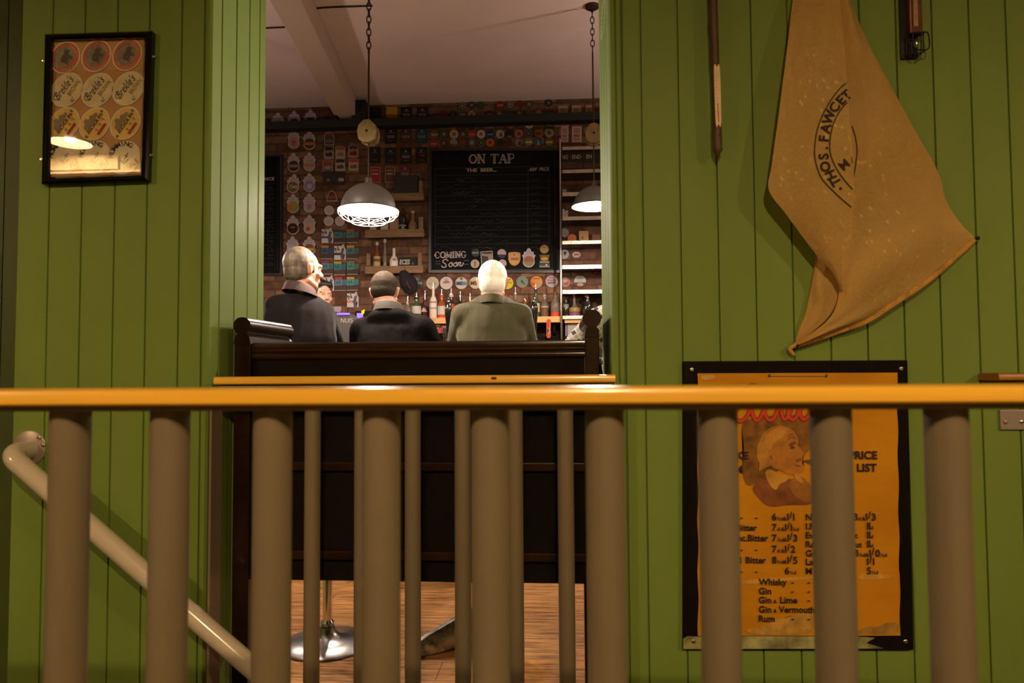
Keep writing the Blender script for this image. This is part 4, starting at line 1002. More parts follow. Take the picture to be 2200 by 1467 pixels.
o = wall_plate('pump_clip', [(713, 408), (719, 412), (724, 424), (725.5, 433), (701, 433), (702, 424), (707, 412)], flat((0.42, .32, .30)), 'rounded triangular badge with a dark red band near the caged lamp', 'pump clip')
face(o, 'dark_field', [(713, 410.5), (718, 414), (722, 424), (723, 430), (703, 430), (704, 424), (708, 414)], (0.10, .03, .03)); face(o, 'red_band', [(705, 421), (721, 420), (722.5, 426), (704, 427)], (0.35, .06, .05), 2)
for x, y, d in ((707, 452, 'upper plain white round badge left of the caged lamp'), (706, 475, 'lower white round badge left of the caged lamp, above the white card'), (730, 475, 'white round badge half behind the wires of the caged lamp')):
    o = wall_plate('beer_badge', circ(x, y, 10.6), flat(WHITE), d, 'beer badge', 'white badges by the caged lamp')
    bm = bmesh.new(); add_ribbon(bm, [at(q[0], q[1], YI - .001) for q in circ(x, y, 6, 14)], KB * .8, True); add_ribbon(bm, [at(x - 3, y, YI - .001), at(x + 3, y + 1, YI - .001)], KB * 2); mk('printed_mark', bm, flat((0.42, .30, .30)), o)
# tall N cards: three columns
TEAL = (0.07, .20, .20)
NC = [(703, 507, 'w', (0.09, .10, .25), 'white card with a blue band, top of the outer column'), (730, 508, TEAL, (0.03, .06, .06), 'plain dull teal card, top of the middle column'), (756.5, 507, (0.12, .20, .20), (0.35, .12, .06), 'grey-teal card with a brick-red top, just under the lamp cage'),
      (702, 542, (0.04, .10, .20), (0.62, .20, .02), 'deep blue card with an orange top, second down the outer column'), (730, 543, 'w', (0.05, .03, .04), 'white card with a black band, second down the middle column'), (757, 542, (0.06, .19, .19), (0.62, .30, .04), 'teal and brown card with a gold top, second in the inner column'),
      (703, 575, (0.09, .24, .25), (0.32, .02, .22), 'teal card with a magenta top, third down the outer column'), (729.5, 576.5, (0.03, .22, .26), (0.62, .36, .03), 'bright teal and olive card with a gold top, third down the middle column'), (757.5, 575.5, (0.10, .26, .22), (0.10, .24, .10), 'teal card with a green top, third down the inner column'),
      (705, 610, 'w', (0.10, .22, .25), 'white and teal card beside the standing man\'s face'), (731.5, 610, (0.10, .24, .32), (0.50, .03, .02), 'blue and grey card with a red top, foot of the middle column'), (757, 609.5, (0.07, .30, .29), (0.70, .30, .02), 'teal card with a bright orange top, fourth down the inner column'),
      (757.5, 645, 'w', (0.62, .06, .03), 'white card with a red band and a figure, alone at the bottom')]
for x, y, c1, c2, lab in NC:
    if c1 == 'w':
        o = wall_plate('pump_clip', [(x - 12, y - 14.5), (x + 4, y - 14.5), (x + 6, y - 18), (x + 9, y - 18), (x + 10, y - 12), (x + 13, y - 6), (x + 12.5, y + 15), (x - 12, y + 15)], flat((0.66, .58, .56)), lab, 'pump clip', 'tall lettered cards behind the bar')
        face(o, 'band', [(x - 12, y), (x + 9, y), (x + 9, y + 5), (x - 12, y + 5)], c2, 1)
        face(o, 'figure', [(x + 4, y - 9), (x + 8, y - 11), (x + 11, y - 4), (x + 11, y + 2), (x + 8, y + 4), (x + 9, y + 14.5), (x + 3, y + 14.5), (x + 1, y + 5)], (0.10, .09, .14), 2)
        face(o, 'figure_face', circ(x + 7.5, y - 14, 2.6, 10), (0.5, .42, .42), 2); face(o, 'figure_arm', [(x + 8, y - 6), (x + 12, y - 4), (x + 11.5, y + 4), (x + 8, y + 3)], (0.52, .48, .50), 3)
        tline(o, 'N', x - 4.5, y - 3.5, 9, (0.07, .05, .06), ang=R(24))
        if y > 640: tline(o, 'MOT', x - 5.5, y + 4.4, 3.6, (0.75, .6, .58))
    else:
        o = wall_plate('pump_clip', [(x - 12, y - 14.5), (x + 4, y - 14.5), (x + 5, y - 10), (x + 13, y - 9), (x + 13, y + 14.5), (x - 12, y + 14.5)], flat((0.07, .03, .03)), lab, 'pump clip', 'tall lettered cards behind the bar')
        face(o, 'colour_tab', [(x - 12, y - 14.5), (x + 4, y - 14.5), (x + 4.5, y - 10), (x - 12, y - 10)], c2); face(o, 'teal_field', [(x - 12, y - 10), (x + 13, y - 9), (x + 13, y + 2), (x - 12, y + 4)], c1)
        face(o, 'figure', [(x + 4, y - 8), (x + 9, y - 10), (x + 12, y - 4), (x + 12, y + 2), (x + 3, y + 3)], tuple(v * .62 for v in c1), 2)
        face(o, 'pale_edge', [(x - 12, y + 13), (x + 12, y + 13), (x + 12, y + 14.5), (x - 12, y + 14.5)], (0.45, .35, .26), 2)
        tline(o, 'N', x - 3, y + .5, 8, tuple(v * .4 for v in c1), ang=R(24))
# black labels to the right of the caged lamp
BL_ = [(806, 244, 'black label, first above the beam', (0.02, .012, .012), 'dim'), (842, 244, 'yellow label fading to orange above the beam', (0.50, .28, .01), 'y'), (873, 244, 'black label right of the yellow one, above the beam', (0.014, .01, .01), 'b'), (907.5, 243.5, 'black label last in the row above the beam', (0.025, .01, .012), 'b'),
       (839.5, 291, 'plum-black label, upper row right of the pulley block', (0.025, .012, .018), 'b'), (872, 291, 'dark brown label, middle of the upper row', (0.075, .03, .012), 'b'), (906, 291, 'blue-green label at the end of the upper row', (0.02, .06, .075), 'b'),
       (805, 333, 'black label under the pulley block with a pale dot', (0.02, .014, .012), 'd'), (839, 334, 'navy-black label, second in the lower row', (0.02, .018, .026), 'd'), (872, 334, 'black label with bold pale words, third in the lower row', (0.013, .01, .01), 'b'), (905, 333, 'black label with a red word beside the chalkboard corner', (0.02, .008, .01), 'r'),
       (807, 375, 'crimson label with a pink border above the lamp', (0.36, .02, .05), 'p'), (837.5, 375, 'brown label with a pale border right of the crimson one', (0.14, .05, .03), 'p'), (870, 371, 'dark red label above the slate box', (0.15, .02, .028), 'b')]
for x, y, lab, c, k in BL_:
    w, h = (12, 14) if y < 250 else (12, 17) if k != 'p' else (10.5, 17)
    o = wall_plate('pump_clip', [(x - w, y - h), (x + w, y - h), (x + w, y + h), (x - w, y + h)], flat(c) if k != 'p' else flat((0.48, .26, .24)), lab, 'pump clip', 'dark pump labels right of the caged lamp')
    if k == 'p':
        face(o, 'field', [(x - w + 1.3, y - h + 1.3), (x + w - 1.3, y - h + 1.3), (x + w - 1.3, y + h - 1.3), (x - w + 1.3, y + h - 1.3)], c)
        face(o, 'pale_word', [(x - 7, y - 3), (x + 6, y - 3), (x + 6, y), (x - 7, y)], (0.55, .38, .36), 2); face(o, 'pale_word', [(x - 8, y - 10), (x + 7, y - 10), (x + 7, y - 8), (x - 8, y - 8)], (0.45, .25, .22), 2)
    elif k == 'y': face(o, 'orange_field', [(x - w, y + 2), (x + w, y + 2), (x + w, y + h), (x - w, y + h)], (0.42, .12, .01))
    else:
        dc = (0.40, .33, .35) if k != 'dim' else (0.10, .05, .055)
        face(o, 'emblem', circ(x, y - h * .55, 2.0, 10), dc, 2)
        bm = bmesh.new(); YY = YI - .0015
        add_ribbon(bm, [at(x - 7, y - h * .3, YY), at(x + 7, y - h * .3, YY)], .8 * KB)
        if k in ('b',):
            add_ribbon(bm, [at(x - 9, y + 1, YY), at(x + 9, y + 1, YY)], 2.2 * KB); add_ribbon(bm, [at(x - 8, y + 4.2, YY), at(x + 8, y + 4.2, YY)], 2.2 * KB)
        add_ribbon(bm, [at(x - 6, y + h * .62, YY), at(x + 6, y + h * .62, YY)], .7 * KB)
        mk('printed_lines', bm, flat(tuple(v * .6 for v in dc)), o)
        if k == 'r': face(o, 'red_word', [(x - 3, y - 1), (x + 7, y - 1), (x + 7, y + 2), (x - 3, y + 2)], (0.3, .03, .03), 2)
# round keg badges
ROWS = {
 'a': ('the top row', [(993.5, 227, 8, 'olive ringed', (.10, .075, .045), 'ring'), (1013.5, 225.5, 7.5, 'dim brown', (.07, .04, .03), 'dot'), (1033, 225.5, 8, 'dark green', (.035, .07, .03), 0), (1074.5, 225.5, 9, 'red', (.28, .02, .015), 'bar'), (1096, 224, 7.8, 'grey-brown', (.12, .085, .065), 'ring'), (1116.6, 222.5, 7.2, 'crimson', (.18, .012, .02), 0), (1137, 223.5, 7.6, 'olive brown', (.095, .06, .035), 'dot'), (1179, 221, 8, 'black and white', (.03, .02, .02), 'dot')]),
 'b': ('the row just above the beam', [(953, 245, 9, 'dark red', (.17, .018, .012), 0), (973, 245, 8, 'black V-marked', (.035, .028, .018), 'v'), (993, 245.6, 8.5, 'blue-grey', (.10, .09, .10), 'bar'), (1013.4, 246, 8.6, 'cream', (.55, .40, .27), 'ring'), (1032, 245, 8, 'orange brown', (.22, .075, .02), 0), (1051.5, 245, 8, 'maroon', (.07, .02, .025), 'bar'), (1073, 245, 8.5, 'olive', (.15, .115, .06), 'dot'), (1094.6, 244.5, 9.3, 'white-ringed black', (.04, .035, .03), 'ring'), (1116, 244, 8.4, 'mottled brown', (.12, .08, .045), 'dot'), (1137, 243.5, 8, 'mossy', (.13, .105, .055), 0), (1157.5, 244, 7, 'salmon', (.42, .22, .15), 'bar'), (1179.6, 243, 8, 'dim grey-green', (.06, .055, .045), 0)]),
 'c': ('the row cut by the beam underside', [(932, 270, 8.5, 'dark with a pale top', (.08, .03, .025), 'bar'), (952, 271, 9, 'grey speckled', (.10, .075, .06), 'dot'), (972.6, 268, 9, 'orange', (.48, .15, .015), 0), (993, 269.5, 9, 'slate', (.05, .035, .035), 0), (1014, 269.5, 9, 'charcoal', (.045, .03, .03), 0), (1033.5, 269.5, 8.6, 'dull mauve', (.075, .045, .05), 0), (1052.5, 267, 8, 'lilac', (.22, .15, .17), 'dot'), (1074.5, 270, 8.6, 'bronze', (.13, .06, .025), 0), (1096, 268, 8, 'bright orange-red', (.40, .075, .02), 0), (1116, 267.5, 8.8, 'indigo', (.075, .055, .09), 0), (1137, 267, 9.4, 'cream and gold', (.50, .36, .20), 'dot'), (1180, 268.5, 8.6, 'dim plum', (.08, .05, .05), 'bar')]),
 'd': ('the middle row below the beam', [(933.3, 288.5, 9, 'khaki', (.17, .10, .05), 'bar'), (954, 288, 8.6, 'dark olive', (.095, .06, .03), 'dot'), (975.4, 288, 9.6, 'big cream', (.52, .36, .28), 'dot'), (994.8, 288, 8.6, 'chocolate', (.10, .05, .035), 'dot'), (1014, 288, 9, 'scarlet', (.40, .035, .025), 'bar'), (1033.5, 288, 9, 'white', (.66, .46, .42), 'dot'), (1053.6, 288, 9.2, 'royal blue', (.02, .04, .13), 'bar'), (1074.5, 288, 9, 'black and white figured', (.50, .40, .36), 'v'), (1094.6, 287.5, 9, 'black with a pale foot', (.03, .018, .012), 'foot'), (1114.8, 287, 9.4, 'salmon red', (.48, .14, .10), 'dot'), (1135.5, 286.8, 9.4, 'charcoal ringed', (.045, .045, .05), 'ring'), (1158, 286.4, 9.2, 'orange banded', (.42, .14, .05), 'bar'), (1180, 285.2, 10, 'large cream', (.52, .40, .30), 'dot')]),
 'e': ('the row directly above the chalkboard', [(932, 308.5, 9, 'red and pink', (.30, .03, .03), 'bar'), (953.3, 307.3, 8.2, 'faint plum', (.07, .035, .04), 'dot'), (974.6, 306, 8, 'lilac', (.32, .22, .24), 'foot'), (994, 306, 9, 'rust', (.17, .045, .012), 0), (1014, 306, 8.6, 'grey-blue', (.10, .11, .13), 'dot'), (1034, 306.5, 9.2, 'dark green ringed', (.05, .055, .035), 'ring'), (1053, 306, 8.8, 'vivid orange', (.60, .14, .015), 'dot'), (1074.5, 306.5, 8, 'near black', (.03, .025, .02), 0), (1093, 305.7, 8, 'dark red', (.11, .018, .015), 0), (1114.6, 306.3, 8.2, 'white flared', (.30, .22, .24), 'v'), (1136, 304.8, 8.8, 'buff scripted', (.26, .17, .09), 'bar'), (1156.8, 305, 9, 'teal blue', (.06, .12, .16), 'v'), (1180, 304.8, 9, 'mustard', (.26, .16, .015), 'bar')])}
for key, (where, items) in ROWS.items():
    for x, y, r_, d, c, mk_ in items:
        o = wall_plate('keg_badge', circ(x, y, r_, 22), flat(c), f'{d} round keg badge in {where}', 'beer badge', 'keg badges above the main chalkboard')
        lum = sum(c) / 3; c2 = tuple(v * .35 for v in c) if lum > .2 else tuple(min(.5, v * 2.2 + .10) for v in c)
        if mk_ == 'ring':
            bm = bmesh.new(); add_ribbon(bm, [at(q[0], q[1], YI - .001) for q in circ(x, y, r_ * .84, 22)], KB * 1.1, True); mk('ring', bm, flat(c2), o); face(o, 'emblem', circ(x, y, r_ * .3, 8), c2)
        elif mk_ == 'dot': face(o, 'emblem', [(x - r_ * .45, y + r_ * .35), (x - r_ * .3, y - r_ * .3), (x, y - r_ * .5), (x + r_ * .4, y - r_ * .1), (x + r_ * .3, y + r_ * .4)], c2)
        elif mk_ == 'bar': face(o, 'word_band', [(x - r_ * .75, y - r_ * .12), (x + r_ * .75, y - r_ * .2), (x + r_ * .7, y + r_ * .25), (x - r_ * .7, y + r_ * .3)], c2)
        elif mk_ == 'v': face(o, 'emblem', [(x - r_ * .4, y - r_ * .6), (x, y - r_ * .1), (x + r_ * .35, y - r_ * .6), (x + r_ * .2, y + r_ * .3), (x + r_ * .5, y + r_ * .7), (x - r_ * .45, y + r_ * .7), (x - r_ * .15, y + r_ * .2)], c2)
        elif mk_ == 'foot': face(o, 'pale_foot', [(x - r_ * .8, y + r_ * .45), (x + r_ * .8, y + r_ * .45), (x + r_ * .55, y + r_ * .8), (x, y + r_ * .97), (x - r_ * .55, y + r_ * .8)], c2)
# big badges in a row over the bottles
Y2 = YB - .012
def bigb(x, y, r_, c, lab):
    return wall_plate('keg_badge', circ(x, y, r_, 30), flat(c), lab, 'beer badge', 'big round badges over the bottles', th=.008)
o = bigb(896.5, 608, 13.4, (.07, .065, .07), 'dark grey round badge beside the hanging black cap'); tline(o, 'TROOPER', 896.5, 611, 5, (.5, .45, .47), width=23); face(o, 'emblem', circ(896.5, 600, 3.6, 12), (.16, .15, .16))
o = bigb(929.2, 608, 13.6, (.62, .54, .40), 'plain cream round badge over the frosted bottle'); face(o, 'tan_marks', [(921, 608), (926, 607), (927, 611), (922, 612)], (.55, .36, .22)); face(o, 'tan_marks', [(933, 607), (937, 608), (936, 612), (932, 611)], (.55, .36, .22))
o = bigb(958.8, 608, 13.6, (.64, .54, .54), 'white round badge with a pink mark over the whisky bottle'); face(o, 'red_mark', [(951, 608), (955, 603), (961, 602), (967, 606), (964, 608), (958, 609)], (.42, .16, .18)); face(o, 'grey_mark', circ(959, 600, 2.8, 10), (.42, .33, .36))
o = bigb(991, 608, 13, (.60, .52, .46), 'white round badge with a wide blue band'); face(o, 'blue_band', [(978.3, 605), (1003.7, 605), (1003.4, 612.5), (978.6, 612.5)], (.16, .23, .36)); tline(o, 'ME', 988, 612, 7, (.05, .07, .13)); face(o, 'emblem', circ(991, 598.5, 3, 10), (.16, .12, .11), 2)
o = bigb(1021.5, 607.5, 12.8, (.60, .52, .48), 'white round badge with a gold band beside the white-haired head'); face(o, 'gold_band', [(1009, 603.5), (1034, 603.5), (1033.8, 612.5), (1009.2, 612.5)], (.58, .36, .06)); tline(o, 'ME', 1018, 611.8, 7.5, (.10, .06, .02))
o = bigb(1090, 608, 13, (.66, .52, .01), 'bright yellow round badge half behind the white-haired head'); face(o, 'dark_mark', [(1091, 599), (1097, 600), (1096, 602), (1091, 601)], (.06, .05, .01)); face(o, 'olive_words', [(1083, 606), (1101, 605), (1101, 609), (1083, 610)], (.42, .33, .01))
o = bigb(1122, 605.5, 12.8, (.17, .22, .17), 'grey-teal round badge with a dark runner'); face(o, 'dark_figure', [(1120, 601), (1123, 602), (1124, 606), (1128, 610), (1126, 611), (1122, 607), (1119, 607)], (.035, .045, .04)); face(o, 'tan_foot', clip_half(circ(1122, 605.5, 12.6, 30), 614, False), (.30, .20, .11))
o = bigb(1152.6, 606, 13, (.62, .24, .045), 'orange round badge with red and grey patches'); face(o, 'red_patch', [(1140, 606), (1149, 607), (1149, 613), (1142, 614)], (.60, .085, .02)); face(o, 'grey_patch', [(1154, 609), (1164, 611), (1160, 617), (1152, 618.5)], (.36, .27, .2)); face(o, 'word_band', [(1145, 597.5), (1160, 597.5), (1159, 599.5), (1146, 599.5)], (.25, .08, .02), 2)
o = bigb(1185, 604.6, 13, (.44, .35, .38), 'mauve round badge with lettered bands beside the rack'); face(o, 'red_words', [(1176, 600), (1195, 600), (1195, 603.5), (1176, 603.5)], (.42, .16, .12)); face(o, 'plum_words', [(1176, 606), (1194, 605), (1192, 609), (1178, 609.5)], (.16, .10, .16)); face(o, 'plum_words', [(1179, 595.5), (1191, 595.5), (1190, 597.5), (1180, 597.5)], (.2, .13, .18))
# slips low on the wall
o = wall_plate('paper_slip', [(707, 612), (714, 612), (714, 624), (706, 624)], flat((.75, .7, .62)), 'small white slip beside the barman\'s forehead', 'paper slip')
o = wall_plate('paper_slip', [(716, 659), (732, 658), (734, 665), (730, 671), (717, 669)], flat((.50, .38, .42)), 'crumpled pinkish paper above the domed sign', 'paper slip')

# ------------------------------------------------------------------ chalkboards
def chalk_frame(name, x0, y0, x1, y1, label, Y, w=5.5):
    r = empty(name, at((x0 + x1) / 2, y1, YB), label, 'chalkboard')
    bm = bmesh.new(); add_plate(bm, [(x0 + w, y0 + w), (x1 - w, y0 + w - .3), (x1 - w, y1 - w), (x0 + w, y1 - w)], Y, .014); s = mk('slate', bm, M_CHALK, r)
    bm = bmesh.new(); O = [(x0, y0), (x1, y0 - .5), (x1, y1), (x0, y1)]; I = [(x0 + w, y0 + w), (x1 - w, y0 + w - .5), (x1 - w, y1 - w), (x0 + w, y1 - w)]
    rings = [[bm.verts.new((lambda p: (p.x, yy, p.z))(at(x, y, Y))) for x, y in L_] for L_, yy in ((O, Y + .016), (O, Y - .010), (I, Y - .010), (I, Y + .002))]
    for A, B in zip(rings, rings[1:]):
        for k in range(4): bm.faces.new((A[k], A[(k + 1) % 4], B[(k + 1) % 4], B[k]))
    mk('frame', bm, M_CHALKFR, r); return r, s
YCB = YB - .022
mainb, slate = chalk_frame('chalkboard', 921, 319, 1207, 586, 'large black beer chalkboard headed ON TAP on the brick wall', YCB)
yk = YCB - .001; kc = mpp(1060, yk)
def ck(x, y): return at(x, y, yk)
bm = bmesh.new()
def line(x0, y0, x1, y1, w=.5): add_ribbon(bm, [ck(x0, y0), ck(x1, y1)], w * kc)
for (x0, y0, x1, y1) in ((929, 322.5, 1190, 321.5), (935, 362, 1180, 357), (935, 362, 935, 531), (1180, 357, 1180, 529), (1134, 358, 1134, 530), (929, 580, 1190, 578), (927, 324, 927, 580), (1192, 322, 1192, 578)): line(x0, y0, x1, y1)
for k in range(11): line(936, 377 + k * 14.8, 1179, 374 + k * 14.8, .42)
rnd = random.Random(4)
for k in range(11):
    yy = 385 + k * 14.8
    for seg in range(rnd.randint(2, 4)):
        x0 = rnd.uniform(940, 1080); n = rnd.randint(4, 10); pts = [ck(x0 + q * 5, yy - rnd.uniform(-4, 4)) for q in range(n)]
        add_ribbon(bm, spline(pts, 3), .45 * kc)
    add_ribbon(bm, spline([ck(1140 + q * 4, yy - rnd.uniform(-3, 3)) for q in range(6)], 3), .45 * kc)
mk('faint_chalk_lines', bm, M_CHALKDIM, slate)
# serifed double-stroke capitals
GL = {'O': [('e', .42, .5, .42, .5)], 'N': [('k', [(.14, 0), (.14, 1)]), ('k', [(.14, 1), (.78, 0)]), ('t', [(.78, 0), (.78, 1)]), ('s', .14, 0), ('s', .1, 1), ('s', .78, 1)], 'T': [('k', [(.42, 0), (.42, 1)]), ('t', [(0, 1), (.84, 1)]), ('t', [(0, 1), (0, .8)]), ('t', [(.84, 1), (.84, .8)]), ('s', .42, 0)],
      'A': [('t', [(.06, 0), (.42, 1)]), ('k', [(.42, 1), (.80, 0)]), ('t', [(.2, .36), (.66, .36)]), ('s', .06, 0), ('s', .80, 0)], 'P': [('k', [(.16, 0), (.16, 1)]), ('c', [(.16, 1), (.6, .98), (.72, .75), (.58, .5), (.16, .47)]), ('s', .16, 0), ('s', .1, 1)],
      'C': [('c', [(.78, .75), (.62, .97), (.3, .96), (.08, .5), (.3, .03), (.62, .04), (.8, .24)]), ('k', [(.1, .3), (.1, .7)])], 'M': [('t', [(.1, 0), (.14, 1)]), ('k', [(.14, 1), (.5, .1)]), ('t', [(.5, .1), (.86, 1)]), ('k', [(.88, 0), (.86, 1)]), ('s', .1, 0), ('s', .88, 0)], 'I': [('k', [(.25, 0), (.25, 1)]), ('s', .25, 0), ('s', .25, 1)],
      'G': [('c', [(.78, .75), (.62, .97), (.3, .96), (.08, .5), (.3, .03), (.62, .04), (.78, .2), (.78, .42)]), ('t', [(.55, .42), (.92, .42)]), ('k', [(.1, .3), (.1, .7)])]}
def glyphs(bm, s, x, yb_, h, adv, w=1.3, gap=2.6, slope=0.0):
    for ch in s:
        if ch != ' ':
            for g in GL[ch]:
                P = lambda a, b: ck(x + a * h * .95, yb_ - b * h - slope * (x - 1000))
                if g[0] == 'e':
                    for q, ww in ((1, w), (.70, w * .7)): add_ribbon(bm, [P(.45 + .45 * q * math.cos(t), .5 + .5 * math.sin(t) * (q + 1) / 2) for t in [2 * math.pi * k / 20 for k in range(20)]], ww * kc, True)
                elif g[0] == 'k':
                    (a0, b0), (a1, b1) = g[1]
                    for d in (-1, 1): add_ribbon(bm, [P(a0 + d * gap / 2 / h, b0), P(a1 + d * gap / 2 / h, b1)], w * kc)
                elif g[0] == 't': add_ribbon(bm, [P(*q) for q in g[1]], w * kc)
                elif g[0] == 'c': add_ribbon(bm, spline([P(*q) for q in g[1]], 5), w * kc)
                elif g[0] == 's': add_ribbon(bm, [P(g[1] - .2, g[2]), P(g[1] + .2, g[2])], w * kc)
        x += {' ': .55, 'I': .58, 'M': 1.02}.get(ch, .92) * h * adv
bm = bmesh.new(); glyphs(bm, 'ON TAP', 1008, 351, 19, 1.03, 1.5, 3.2, .012); mk('chalk_heading', bm, M_CHALKW, slate)
bm = bmesh.new(); glyphs(bm, 'COMING', 934, 553, 13, .99, 1.5, 2.4, .02)
for pts in ([(963, 560), (956, 557), (951, 562), (957, 567), (958, 573), (951, 574), (949, 570)], [(968, 564), (964, 569), (968, 573), (972, 568), (968, 564), (973, 565)], [(978, 564), (974, 569), (978, 572.5), (982, 568), (978, 564), (983, 564)], [(985, 563), (983, 572), (987, 564), (990, 564), (988, 571), (993, 570), (996, 564)]):
    add_ribbon(bm, spline([ck(*q) for q in pts], 5), 2.0 * kc)
mk('chalk_footer', bm, M_CHALKW, slate)
bm = bmesh.new(); add_text(bm, 'THE  BEER...', ck(1002, 369.5), 7 * kc, width=66 * kc, bold=.03); add_text(bm, 'ABV', ck(1136.5, 367.5), 7 * kc, width=18 * kc, bold=.02, shear=.15); add_text(bm, 'PRICE', ck(1158.5, 367), 7 * kc, width=21 * kc, bold=.02, shear=.15); mk('chalk_words', bm, mat('chalk_grey', (0.36, .31, .31), .8), slate)
bm = bmesh.new()
for x0, y0 in ((936, 561.5), (936, 567), (997, 560), (997, 568)): add_ribbon(bm, [ck(x0, y0), ck(x0 + 10, y0 - .5)], .8 * kc)
mk('chalk_flourish', bm, mat('chalk_blue', (.14, .13, .22), .8), slate)
# badges stuck on the board
YS = YCB - .0075
def onb(outline, c, lab, name='keg_badge'): return wall_plate(name, outline, flat(c) if isinstance(c, tuple) else c, lab, 'beer badge', 'badges along the foot of the chalkboard', Y=YS, th=.005)
o = onb(circ(1021.5, 543, 8.6), (.05, .045, .05), 'black round badge beside the word COMING'); tline(o, 'HALEY', 1021.5, 544.5, 3.2, (.6, .5, .5), Y=YS, width=14)
o = onb(circ(1020.5, 566.5, 9.3), (.52, .40, .32), 'buff round badge beside the word Soon'); face(o, 'emblem', [(1018, 561), (1023, 561), (1022, 573), (1019, 573)], (.25, .17, .13), 1, YS)
o = onb([(1032, 540.5), (1058.5, 538.5), (1060, 574), (1034.5, 576)], (.45, .38, .37), 'pale framed rectangular picture label behind the white-haired head'); face(o, 'picture', [(1034, 542), (1057, 540.3), (1058.4, 572.5), (1036, 574)], (.055, .05, .055), 1, YS); face(o, 'pale_scene', [(1040, 546), (1057.3, 544.5), (1058, 560), (1050, 561), (1048, 551), (1040, 550)], (.36, .25, .21), 2, YS); face(o, 'moon', circ(1037.8, 547, 2.2, 10), (.5, .45, .45), 3, YS)
o = onb(circ(1078, 544.5, 9.5), (.50, .38, .40), 'half pink half navy round badge above the white hair'); face(o, 'navy_half', clip_half(circ(1078, 544.5, 9.4), 546.5, False), (.035, .035, .075), 1, YS)
o = onb(circ(1079.5, 566, 8.9), (.50, .38, .36), 'pinkish round badge touching the white hair'); face(o, 'orange_foot', clip_half(circ(1079.5, 566, 8.8), 569, False), (.40, .17, .06), 1, YS)
o = onb([(1092, 543), (1098, 541.5), (1105, 541), (1111, 541.5), (1118, 543), (1118.3, 556), (1116, 564), (1111, 569), (1105, 571), (1098, 568.5), (1094, 563), (1092, 556)], (.60, .28, .07), 'orange shield badge on the chalkboard'); face(o, 'pale_shield', [(1094, 545), (1105, 543.5), (1116, 545), (1116, 556), (1113, 564), (1105, 569), (1097, 563), (1094, 555)], (.60, .33, .15), 1, YS); face(o, 'dark_words', [(1096, 553.5), (1115, 553.5), (1113, 559), (1098, 559)], (.33, .13, .04), 2, YS); face(o, 'emblem', circ(1104.5, 547.5, 1.6, 8), (.15, .06, .03), 2, YS)
crown(1136, 553.5, 'a red and green disc', (.24, .22, .10), ((.36, .10, .06), [(-9, -8), (9, -8), (10, 1), (-10, 1)]), where='on the chalkboard foot', group='badges along the foot of the chalkboard', Y=YS)
o = onb(circ(1169.5, 535, 9.4), (.40, .27, .07), 'gold round badge with a pink top at the board\'s end'); face(o, 'pink_top', clip_half(circ(1169.5, 535, 9.2), 532, True), (.42, .16, .11), 1, YS)
o = onb([(1159, 547), (1181, 547), (1178.5, 556), (1178, 560), (1162, 560), (1161, 556)], (.16, .08, .025), 'brown winged badge with a gold oval', 'keg_badge'); face(o, 'gold_oval', circ(1170, 555.8, 8, 16, 4.2), (.50, .30, .03), 1, YS)
o = onb([(1159, 560.3), (1181, 560.3), (1181, 574.5), (1158, 574.5)], (.05, .045, .05), 'dark label with pale words at the corner of the chalkboard'); face(o, 'pale_words', [(1160, 561.5), (1180, 561.5), (1180, 564), (1160, 564)], (.40, .31, .24), 1, YS); face(o, 'pale_words', [(1159, 571), (1181, 570.5), (1181, 574), (1159, 574)], (.28, .22, .2), 1, YS); face(o, 'emblem', circ(1174, 569, 2.3, 10), (.5, .42, .38), 2, YS)
# partly seen second board at the far left
sb, s2 = chalk_frame('chalkboard', 548, 332, 607, 592, 'narrow chalkboard cut off by the left jamb', YCB, 5)
bm = bmesh.new(); add_text(bm, 'PRICE', at(589.5, 387, yk), 6.5 * kc, align='R', width=30 * kc, bold=.03); mk('chalk_words', bm, M_CHALKW, s2)
bm = bmesh.new()
for k in range(13): add_ribbon(bm, [ck(556, 396 + k * 14.5), ck(590, 395 + k * 14.5)], .45 * kc)
for k in range(12): add_ribbon(bm, spline([ck(575 + q * 3, 403 + k * 14.5 + rnd.uniform(-4, 4)) for q in range(5)], 3), .6 * kc)
add_ribbon(bm, [ck(597, 345), ck(596, 580)], .4 * kc); mk('faint_chalk_lines', bm, M_CHALKDIM, s2)
# ------------------------------------------------------------------ crate shelves
def zpx(x, y, Y): return at(x, y, Y).z
def pbox(bm, x0, y0, x1, y1, Ya, Yb_):
    """box whose front face at depth Ya covers the pixel rectangle"""
    a, b = at(x0, (y0 + y1) / 2, Ya), at(x1, (y0 + y1) / 2, Ya); xm = (x0 + x1) / 2
    add_box(bm, a.x, b.x, Ya, Yb_, at(xm, y1, Ya).z, at(xm, y0, Ya).z)
YCR = YB - .13
def crate(y0, y1, up, label, lx=785, rx=910):
    c = empty('crate_shelf', at((lx + rx) / 2, y1, YB - .06), label, 'shelf', 'pallet wood shelves on the brick wall')
    bm = bmesh.new(); pbox(bm, lx, y0, rx, y1, YCR, YCR + .016); mk('front_board', bm, M_CRATE, c, bevel=.002)
    zt_ = zpx((lx + rx) / 2, (y0 + y1) / 2, YCR)
    bm = bmesh.new(); add_box(bm, at(lx, y0, YCR).x + .002, at(rx, y0, YCR).x - .002, YCR + .017, YB - .002, zt_ - .012, zt_ + .004); mk('bottom_board', bm, M_CRATE, c)
    for x0, x1, h in up:
        bm = bmesh.new(); pbox(bm, x0, y0 - h, x1, y0 - .3, YCR + .002, YCR + .02); mk('upright', bm, M_CRATE, c, bevel=.002)
    return zt_ + .0045
zc0 = crate(415, 431, [(900, 907, 27)], 'topmost pallet wood shelf, carrying the dark slate box')
zc1 = crate(492.5, 509.5, [(899.5, 909, 27)], 'middle pallet wood shelf behind the caged lamp', 784, 911)
